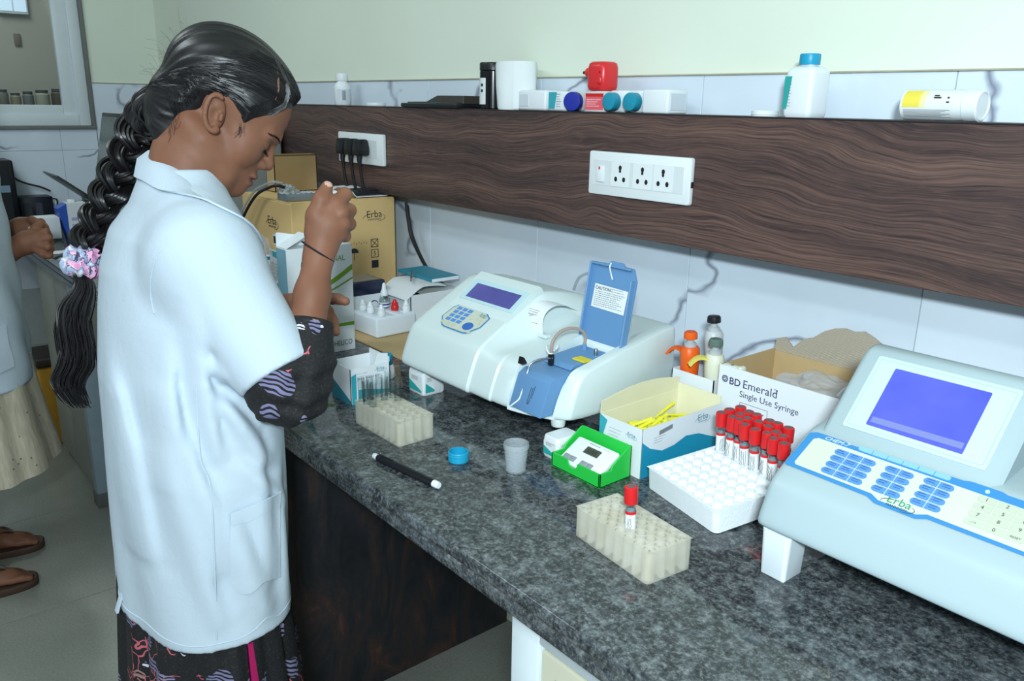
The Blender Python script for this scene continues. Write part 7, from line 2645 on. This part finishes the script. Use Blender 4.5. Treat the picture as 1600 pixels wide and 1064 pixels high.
MB().sheet([[p + Vector((0.0012, 0, 0)) for p in pk[0]], [p + Vector((0.0016, 0, 0)) for p in pk[1]], [p + Vector((0.0012, 0, 0)) for p in pk[2]]], 0.0016).build('pocket_hem', COAT, woman, smooth=70)
# side seam, armhole seam, hem stitch
seam = [px_hit(u, v_, 0.0003) for u, v_ in ((307, 600), (309, 660), (314, 720), (327, 752), (332, 800), (335, 860), (337, 930), (339, 1000))]
seam = [p for p in seam if p is not None]
MB().tube(bez(seam, 6), 0.0011, 6).build('side_seam', COAT, woman)
seam = [px_hit(u, v_, 0.0003) for u, v_ in ((262, 372), (246, 400), (237, 430), (236, 460), (241, 490))]
seam = [p for p in seam if p is not None]
MB().tube(bez(seam, 6), 0.0013, 6).build('armhole_seam', COAT, woman)
hp_ = []
for k in range(40):
    a = -1.9 + 2.9 * k / 39
    zc = 0.632 + 0.006 * math.sin(a * 3 + 0.5)
    hp_.append(on_coat_dir((-1.2 + 0.25 * math.cos(a), 0.365 + 0.20 * math.sin(a), zc), 0.0002))
MB().tube(hp_, 0.0008, 5).build('hem_stitch', COAT, woman)
# collar
def collar(inner, outer, name):
    rows = []
    n = len(inner)
    I, O = bez(inner, 6), bez(outer, 6)
    for a, b in zip(I, O):
        mid = (a + b) / 2 + ((a + b) / 2 - Vector((-1.25, 0.41, (a.z + b.z) / 2))).normalized() * 0.004 + Vector((0, 0, 0.006))
        base = a + (Vector((-1.25, 0.41, a.z)) - a) * 0.08 - Vector((0, 0, 0.030))
        b = on_coat_dir(b, 0.0035)
        rows.append([base, a + Vector((0, 0, -0.004)), a + Vector((0, 0, 0.001)), a + (mid - a) * 0.2 + Vector((0, 0, 0.002)), mid, b])
    MB().sheet(rows, 0.0026).build(name, COAT, woman, smooth=70)
INR = [(-1.283, 0.376, 1.284), (-1.228, 0.381, 1.271), (-1.180, 0.404, 1.240), (-1.152, 0.428, 1.205), (-1.160, 0.458, 1.165)]
OUT = [(-1.290, 0.347, 1.250), (-1.205, 0.348, 1.243), (-1.140, 0.378, 1.220), (-1.092, 0.402, 1.190), (-1.128, 0.452, 1.145)]
collar(INR, OUT, 'collar')
mir = lambda p: (-2.506 - p[0] - 0.03, p[1] + 0.012, p[2])
collar([(-1.283, 0.376, 1.284)] + [mir(p) for p in INR[1:]], [(-1.290, 0.347, 1.250)] + [mir(p) for p in OUT[1:]], 'collar')
# little white tag string at the back vent
vt0 = on_coat_dir((-1.19, 0.20, 0.655), 0.001)
g = [[(vt0.x + 0.005 * j, vt0.y + 0.004 - 0.004 * i, vt0.z - 0.011 * i) for j in range(3)] for i in range(4)]
MB().sheet(g, 0.003).build('vent_tab', COAT, woman)

# ------------------------------------------------------------------ printed tunic: sleeves and skirt, magenta trousers
sv = Vol((-1.13, 0.34, 0.88), (-0.90, 0.60, 1.13), 0.0034)
sv.chain([SHC * 0.35 + CUFF * 0.65, CUFF, EL_R + np.array([0.004, 0.0, -0.006]), W(476, 560, 1.122), W(486, 510, 1.132)], [0.046, 0.0475, 0.0420, 0.0365, 0.0310], 0.016)
sv.ell(W(438, 626, 1.112), (0.034, 0.034, 0.022), 0.025)
sv.ell(W(478, 594, 1.118), (0.026, 0.028, 0.034), 0.022)
ax = [(sv.lo[k] + sv.h * np.arange(sv.n[k])).astype(np.float32) for k in range(3)]
PS = np.stack(np.meshgrid(*ax, indexing='ij'), -1)
fade_ = np.clip((((PS - CUFF.astype(np.float32)) @ adir.astype(np.float32)) - 0.004) / 0.02, 0, 1)
sv.d -= (fade_ * (0.0022 * np.sin(PS[..., 2] * 190 + 25 * PS[..., 1] + 3 * np.sin(PS[..., 0] * 60)) + 0.002 * np.sin(PS[..., 1] * 150 - PS[..., 2] * 60))).astype(np.float32)
ec, ed_ = W(489, 500, 1.133), W(492, 480, 1.137) - W(482, 540, 1.127)
ed_ /= np.linalg.norm(ed_)
sv.d = np.maximum(sv.d, ((PS - ec.astype(np.float32)) @ ed_.astype(np.float32)))
SV, SQ = sv.mesh()
lsv = Vol((-1.48, 0.40, 0.90), (-1.26, 0.62, 1.10), 0.005)
lsv.chain([CUFF_L + np.array([0, -0.01, 0.03]), EL_L, 0.6 * EL_L + 0.4 * L(445, 487)], [0.05, 0.046, 0.036], 0.02)
LSV, LSQ = lsv.mesh()
for part__ in ((SV, SQ), (LSV, LSQ)):
    tun_me, _, _ = np_mesh('tunic_sleeve', [part__], PRINT)
    link('tunic_sleeve', tun_me, woman)
# skirt with pleats and a side slit
def skirt_ring(z, grow, gap):
    ring = []
    n = 96
    for k in range(n + 1):
        a = gap / 2 + (2 * PI - gap) * k / n + math.radians(0)
        pl = 0.006 * math.sin(a * 17 + 1.5 * math.sin(a * 3)) + 0.003 * math.sin(a * 31)
        rx, ry = 0.172 + grow + pl, 0.104 + grow * 0.8 + pl
        ring.append((-1.195 + rx * math.cos(a), 0.362 + ry * math.sin(a), z))
    return ring
zs = np.linspace(0.74, 0.22, 14)
sk = [skirt_ring(z, 0.052 * ((0.74 - z) / 0.52), 0.01 + 0.20 * max(0, (0.72 - z) / 0.5)) for z in zs]
MB().sheet(sk, 0.002).build('tunic_skirt', PRINT, woman, smooth=70)
MAG = cloth_mat('magenta_cotton', (196, 24, 104), 0.3, noise=0.06)
for s in (-1, 1):
    rings = []
    for z, r_ in ((0.80, 0.076), (0.6, 0.080), (0.4, 0.078), (0.2, 0.064), (0.07, 0.055)):
        rings.append([(-1.2 + s * 0.088 + (r_ + 0.004 * math.sin(9 * a)) * math.cos(a), 0.365 + (r_ * 0.98 + 0.004 * math.sin(7 * a)) * math.sin(a), z) for a in np.linspace(0, 2 * PI, 40, endpoint=False)])
    MB().loft(rings).build('trouser_leg', MAG, woman, smooth=60)
    x_ = -1.2 + s * 0.10
    MB().loft([[(x_ + 0.04 * w_ * math.cos(a), 0.405 + 0.12 * w_ * math.sin(a), z) for a in np.linspace(0, 2 * PI, 28, endpoint=False)] for w_, z in ((0.96, 0.0), (1, 0.004), (1, 0.012), (0.96, 0.015))]).build('sandal_sole', mat('sandal_brown', (70, 50, 40), 0.6, noise=0.1), woman)

# thread bracelet
bc = MB()
P_ = []
c_ = A(497, 393)
ax_ = Vector((A(503, 372) - A(494, 425))).normalized()
x_ = Vector(RC[:, 0])
x_ = (x_ - ax_ * x_.dot(ax_)).normalized()
y_ = ax_.cross(x_)
for k in range(36):
    a = 2 * PI * k / 35
    P_.append(Vector(c_) + x_ * 0.0238 * math.cos(a) + y_ * 0.0238 * math.sin(a) + ax_ * (-0.010 * math.cos(a) * 1.0))
bc.tube(P_, 0.0014, 6)
bc.tube(bez([Vector(A(476, 398, 0.010)), Vector(A(473, 409, 0.012)), Vector(A(472, 418, 0.010))], 4), 0.0018, 6)
bc.build('thread_bracelet', BLACKP, woman)

# ------------------------------------------------------------------ what she holds
t = thing('dropper_pipette', 'slim white dropper held in the woman\'s raised hand', 'dropper', (0, 0, 0))
p0, p1, p2 = A(524, 300, -0.006), A(517, 318, -0.014), A(500, 400, -0.055)
MB().tube([p0, p0 * 0.5 + p1 * 0.5, p1], [0.0055, 0.0072, 0.0066], 14).build('bulb', WHITE, t)
MB().tube([p1, p1 * 0.4 + p2 * 0.6, p2], [0.004, 0.003, 0.0012], 12).build('stem', WHITE, t)
t = thing('held_bottle', 'small white reagent bottle gripped in the woman\'s other hand', 'bottle', tuple(L(503, 562, 0.0)), rotz=-0.5)
rings = []
for (s_, z) in ((0.92, 0.0), (1, 0.003), (1, 0.040), (0.9, 0.046), (0.62, 0.050)):
    rings.append([(p[0], p[1], z) for p in rrect(0.036 * s_, 0.030 * s_, 0.007 * s_, 4)])
MB().loft(rings).build('body', WHITE, t, smooth=40)
ridged_cap(0.010, 0.010, 24, T(0, 0, 0.049)).build('cap', WHITE, t)
# ------------------------------------------------------------------ the other worker, mostly cut off at the left edge
man = thing('person', 'worker in a white coat at the left picture edge, handling a purple-capped tube', 'person', (0, 0, 0))
CX, CY = -2.62, 0.235
wv2 = Vol((-2.95, -0.06, 0.78), (-2.30, 0.56, 1.62), 0.0045)
wv2.chain([(CX, CY, 0.80), (CX, CY, 1.0), (CX, CY + 0.02, 1.18), (CX, CY + 0.0, 1.34)], [0.105, 0.095, 0.085, 0.048], 0.03)
wv2.cone((CX - 0.14, CY + 0.01, 1.205), (CX + 0.14, CY + 0.01, 1.205), 0.042, 0.042, 0.02)
H2 = np.array([CX, CY + 0.0, 1.45])
wv2.ell(H2 + np.array([0, -0.01, 0.03]), (0.072, 0.092, 0.085), 0.02)
wv2.ell(H2 + np.array([0, 0.035, -0.035]), (0.056, 0.055, 0.07), 0.03)
wv2.cone(H2 + np.array([0, 0.085, 0.0]), H2 + np.array([0, 0.106, -0.03]), 0.008, 0.010, 0.01)
wv2.ell(H2 + np.array([0, 0.08, -0.085]), (0.02, 0.016, 0.015), 0.02)
wv2.ell(H2 + np.array([0, 0.083, -0.058]), (0.022, 0.012, 0.010), 0.012)
for s_ in (-1, 1):
    wv2.ell(H2 + np.array([s_ * 0.073, -0.005, -0.01]), (0.009, 0.018, 0.03), 0.008)
    wv2.ell(H2 + np.array([s_ * 0.032, 0.094, 0.0]), (0.014, 0.012, 0.010), 0.012, 'sub')
    wv2.ell(H2 + np.array([s_ * 0.031, 0.072, -0.001]), (0.014, 0.014, 0.012), 0.004)
Q1 = wv2.mesh()
R2 = lambda u, v_, w=0.0: W(u, v_, 2.26 - w)
av2 = Vol((-2.90, 0.18, 0.86), (-2.30, 0.62, 1.30), 0.0034)
ELR2, ELL2 = W(-52, 432, 2.14), W(-70, 398, 2.46)
av2.chain([(CX + 0.165, CY + 0.01, 1.20), ELR2], [0.045, 0.040], 0.02)
av2.chain([ELR2, R2(-6, 408), R2(22, 388)], [0.041, 0.036, 0.0265], 0.012)
av2.chain([R2(22, 388), R2(42, 379), R2(56, 374)], [0.026, 0.030, 0.026], 0.014)
for pts, r in (([R2(60, 366, 0.0), R2(71, 362, -0.008), R2(76, 369, -0.022), R2(68, 376, -0.032)], 0.0100),
               ([R2(63, 375, 0.006), R2(75, 372, 0.0), R2(78, 379, -0.016), R2(70, 384, -0.028)], 0.0100),
               ([R2(61, 384, 0.008), R2(74, 386, 0.004), R2(79, 389, -0.012), R2(72, 391, -0.024)], 0.0096),
               ([R2(54, 389, 0.008), R2(66, 397, 0.006), R2(76, 400, -0.004), R2(80, 399, -0.012)], 0.0088),
               ([R2(46, 366, 0.004), R2(56, 356, -0.006), R2(64, 352, -0.016)], 0.0108)):
    av2.chain(pts, [r * 1.1, r, r * 0.95, r * 0.8][:len(pts)], 0.006)
L2 = lambda u, v_, w=0.0: W(u, v_, 2.36 - w)
av2.chain([(CX - 0.165, CY + 0.01, 1.20), ELL2], [0.045, 0.040], 0.02)
av2.chain([ELL2, L2(-12, 372), L2(14, 362)], [0.040, 0.033, 0.026], 0.012)
av2.chain([L2(14, 362), L2(34, 357), L2(46, 355)], [0.026, 0.030, 0.026], 0.014)
for pts, r in (([L2(52, 349), L2(64, 347, 0.008), L2(70, 355, 0.018), L2(66, 361, 0.026)], 0.0102),
               ([L2(54, 356), L2(68, 356, 0.004), L2(73, 363, 0.012), L2(66, 367, 0.020)], 0.0100),
               ([L2(52, 364), L2(66, 365, 0.0), L2(71, 371, 0.006)], 0.0098),
               ([L2(40, 346, 0.006), L2(50, 344, 0.018), L2(59, 350, 0.026)], 0.0108)):
    av2.chain(pts, [r * 1.1, r, r * 0.95, r * 0.8][:len(pts)], 0.006)
Q2 = av2.mesh()
# feet and shins
fv = Vol((-2.90, -0.02, 0.0), (-2.30, 0.40, 0.45), 0.004)
FEET = [(-2.735, 0.16, 0.5), (-2.50, 0.10, -0.15)]
for fx, fy, yaw_ in FEET:
    d_ = np.array([math.sin(0.12 + yaw_ * 0.2), math.cos(0.12 + yaw_ * 0.2), 0])
    n_ = np.array([d_[1], -d_[0], 0])
    b_ = np.array([fx, fy, 0.0])
    fv.chain([b_ + [0, 0, 0.20], b_ + [0, 0, 0.10], b_ + [0, 0, 0.058]], [0.034, 0.034, 0.034], 0.02)
    fv.chain([b_ - d_ * 0.03 + [0, 0, 0.052], b_ + d_ * 0.06 + [0, 0, 0.052], b_ + d_ * 0.125 + [0, 0, 0.040]], [0.030, 0.030, 0.020], 0.02)
    fv.ell(b_ + d_ * 0.118 + np.array([0, 0, 0.036]), (0.036, 0.036, 0.013), 0.02)
    for k in range(5):
        o = n_ * (0.028 - 0.014 * k)
        ln = (0.046, 0.050, 0.044, 0.036, 0.028)[k if d_[0] < 9 else 4 - k]
        r = 0.0105 if k == 0 else 0.0078
        fv.chain([b_ + d_ * 0.125 + o + [0, 0, 0.036], b_ + d_ * (0.125 + ln * 0.6) + o + [0, 0, 0.035], b_ + d_ * (0.125 + ln) + o + [0, 0, 0.030]], [r, r * 0.95, r * 0.85], 0.004)
Q3 = fv.mesh()
gv2 = Vol((-2.85, 0.0, 0.10), (-2.38, 0.42, 0.95), 0.008)
for fx, fy, _ in FEET:
    gv2.chain([(CX + (fx - CX) * 0.5, CY, 0.86), (CX + (fx - CX) * 0.56, CY, 0.62), (CX + (fx - CX) * 0.78, CY + (fy - CY) * 0.52, 0.38), (fx, fy, 0.16)], [0.07, 0.066, 0.046, 0.034], 0.02)
Q6 = gv2.mesh()
bm2, _, _ = np_mesh('body', [Q1, Q2, Q3, Q6], SKIN)
link('body', bm2, man)
# hair cap
hv2 = Vol((-2.76, 0.06, 1.36), (-2.48, 0.40, 1.62), 0.006)
hv2.ell(H2 + np.array([0, -0.016, 0.038]), (0.080, 0.096, 0.090), 0.01)
hv2.ell(H2 + np.array([0, 0.075, -0.05]), (0.09, 0.07, 0.085), 0.01, 'sub')
Q4 = hv2.mesh()
hm2, _, _ = np_mesh('hair', [Q4], HAIR)
link('hair', hm2, man)
# coat
R2R = np.array([(0.55, CX, CY, 0.20, 0.148), (0.70, CX, CY, 0.197, 0.142), (0.85, CX, CY + 0.005, 0.19, 0.132), (1.0, CX, CY + 0.005, 0.185, 0.126), (1.15, CX, CY + 0.01, 0.182, 0.118),
                (1.24, CX, CY + 0.012, 0.170, 0.098), (1.29, CX, CY + 0.008, 0.12, 0.076), (1.34, CX, CY + 0.004, 0.076, 0.062)])
c2 = Vol((-2.95, 0.02, 0.555), (-2.28, 0.46, 1.36), 0.006)
def torso2(P):
    z = P[..., 2]
    f = [np.interp(z, R2R[:, 0], R2R[:, k]) for k in range(1, 5)]
    dx, dy = (P[..., 0] - f[0]) / f[2], (P[..., 1] - f[1]) / f[3]
    k0 = np.sqrt(dx * dx + dy * dy)
    k1 = np.sqrt((dx / f[2]) ** 2 + (dy / f[3]) ** 2) + 1e-9
    return np.maximum(k0 * (k0 - 1) / k1, z - 1.33)
c2.op(torso2, (-2.85, 0.05, 0.56), (-2.38, 0.42, 1.34), 0.01)
for sh_, el_ in ((np.array([CX + 0.165, CY + 0.01, 1.215]), ELR2), (np.array([CX - 0.165, CY + 0.01, 1.215]), ELL2)):
    c2.cone(sh_, sh_ + (el_ - sh_) * 0.72, 0.066, 0.062, 0.03)
ax = [(c2.lo[k] + c2.h * np.arange(c2.n[k])).astype(np.float32) for k in range(3)]
P2_ = np.stack(np.meshgrid(*ax, indexing='ij'), -1)
aa = np.arctan2(P2_[..., 1] - CY, P2_[..., 0] - CX)
c2.d -= (0.005 * np.sin(aa * 6 + 2 * np.sin(P2_[..., 2] * 7)) + 0.003 * np.sin(P2_[..., 2] * 45 + aa * 5)).astype(np.float32)
c2.d = np.maximum(c2.d, (0.590 + 0.008 * np.sin(aa * 2) - P2_[..., 2]).astype(np.float32))
Q5 = c2.mesh()
cm2, C2V, C2Q = np_mesh('lab_coat', [(relax(Q5[0], Q5[1], 1), Q5[1])], COAT)
link('lab_coat', cm2, man)
b2 = BVHTree.FromPolygons([tuple(p) for p in C2V], [tuple(q) for q in C2Q])
pk = []
for i in range(7):
    row = []
    for j in range(7):
        a = -0.55 + 1.1 * j / 6
        z = 0.775 - 0.115 * i / 6 - 0.012 * math.sin(PI * j / 6) * i / 6
        h = b2.find_nearest(Vector((CX + 0.24 * math.cos(a), CY + 0.17 * math.sin(a), z)))
        row.append(h[0] + h[1] * 0.004)
    pk.append(row)
MB().sheet(pk, 0.003).build('pocket', COAT, man, smooth=70)
# beige dotted tunic and trousers
def dot_mat():
    m = NT('beige_dotted_cotton')
    v = m.n('TexVoronoi', feature='F1')
    v.inputs['Scale'].default_value = 42
    m.l(m.mapping((1, 1, 1)), v.inputs['Vector'])
    dots = m.math('LESS_THAN', v.outputs['Distance'], 0.11)
    st = m.noise(m.mapping((120, 120, 4)), 1.0, 3)
    base = m.ramp(st, [(0.3, (168, 160, 140)), (0.7, (196, 188, 168))])
    m.out(m.mix(dots, base, srgb(96, 92, 84)), 0.85)
    m.bump(m.noise(m.mapping((40, 40, 6)), 1.0, 3), 0.4, 0.004)
    return m.m
rings = []
for z, g_ in ((0.66, 0.0), (0.58, 0.01), (0.48, 0.025), (0.40, 0.038), (0.345, 0.046)):
    rings.append([(CX + (0.185 + g_ + 0.007 * math.sin(a * 11 + 2 * math.sin(3 * a))) * math.cos(a), CY + (0.135 + g_ + 0.007 * math.sin(a * 11 + 1)) * math.sin(a), z + (0.02 * math.sin(a) if z < 0.42 else 0)) for a in np.linspace(0, 2 * PI, 80)])
MB().sheet(rings, 0.002).build('tunic', dot_mat(), man, smooth=70)
BEI = cloth_mat('beige_cotton', (178, 172, 158), 0.3)
for fx, fy, _ in FEET:
    rings = []
    for z, r_ in ((0.64, 0.092), (0.40, 0.080), (0.2, 0.066), (0.115, 0.060), (0.105, 0.058)):
        f_ = min(1, (0.64 - z) / 0.5)
        x_, y_ = CX + (fx - CX) * (0.55 + 0.45 * f_), CY + (fy - CY) * f_
        rings.append([(x_ + (r_ + 0.003 * math.sin(8 * a)) * math.cos(a), y_ + (r_ + 0.003 * math.sin(6 * a)) * math.sin(a), z) for a in np.linspace(0, 2 * PI, 36, endpoint=False)])
    MB().loft(rings).build('trouser_leg', BEI, man, smooth=60)
# sandals
SAN = mat('sandal_brown', (70, 50, 40), 0.6, noise=0.1)
STR = mat('sandal_strap', (58, 44, 38), 0.5, noise=0.1)
for fx, fy, yaw_ in FEET:
    an = 0.12 + yaw_ * 0.2
    M_ = T(fx, fy, 0, -an)
    out = []
    for k in range(36):
        a = 2 * PI * k / 36
        sg = lambda v, e: math.copysign(abs(v) ** e, v)
        yy = 0.065 + 0.128 * sg(math.sin(a), 0.8)
        ww = 0.044 + 0.006 * math.sin(a)
        out.append((ww * sg(math.cos(a), 0.6), yy))
    MB().loft([[(p[0] * s_, 0.065 + (p[1] - 0.065) * s_, z) for p in out] for s_, z in ((0.96, 0.0), (1.0, 0.005), (1.0, 0.018), (0.97, 0.022))], M_).build('sandal_sole', SAN, man)
    for sx in (-1, 1):
        MB().sheet([[M_ @ Vector((sx * (0.040 - 0.036 * u) , 0.035 + 0.075 * u + dd, 0.030 + 0.048 * math.sin(PI * (0.18 + 0.62 * u)))) for dd in (-0.012, 0.0, 0.012)] for u in np.linspace(0, 1, 8)], 0.003).build('sandal_strap', STR, man, smooth=60)
# bracelet and ring
P_ = []
c_, d_ = R2(20, 389), R2(28, 385) - R2(8, 398)
d_ = Vector(d_).normalized()
x_ = d_.orthogonal().normalized()
y_ = d_.cross(x_)
MB().tube([Vector(c_) + (x_ * math.cos(a) + y_ * math.sin(a)) * 0.0295 for a in np.linspace(0, 2 * PI, 30)], 0.0016, 6).build('thread_bracelet', BLACKP, man)
MB().tube([Vector(R2(72, 386, 0.002)) + (x_ * math.cos(a) + y_ * math.sin(a)) * 0.0112 for a in np.linspace(0, 2 * PI, 20)], 0.0015, 6).build('gold_ring', mat('gold', (196, 150, 60), 0.3, 1.0), man)
t = thing('purple_capped_tube', 'tiny purple-capped tube pinched between the far worker\'s fingers', 'test tube', (0, 0, 0))
a_, b_ = L2(57, 356, 0.034), L2(68, 355, 0.034)
MB().tube([a_, b_], 0.0068, 12).build('cap', mat('purple_plastic', (124, 66, 190), 0.4, noise=0.05), t)
MB().tube([a_ + (a_ - b_) * 1.0, a_], 0.0052, 12).build('tube', mat('pale_tube', (214, 206, 190), 0.3, noise=0.05), t)
bpy.context.view_layer.update()
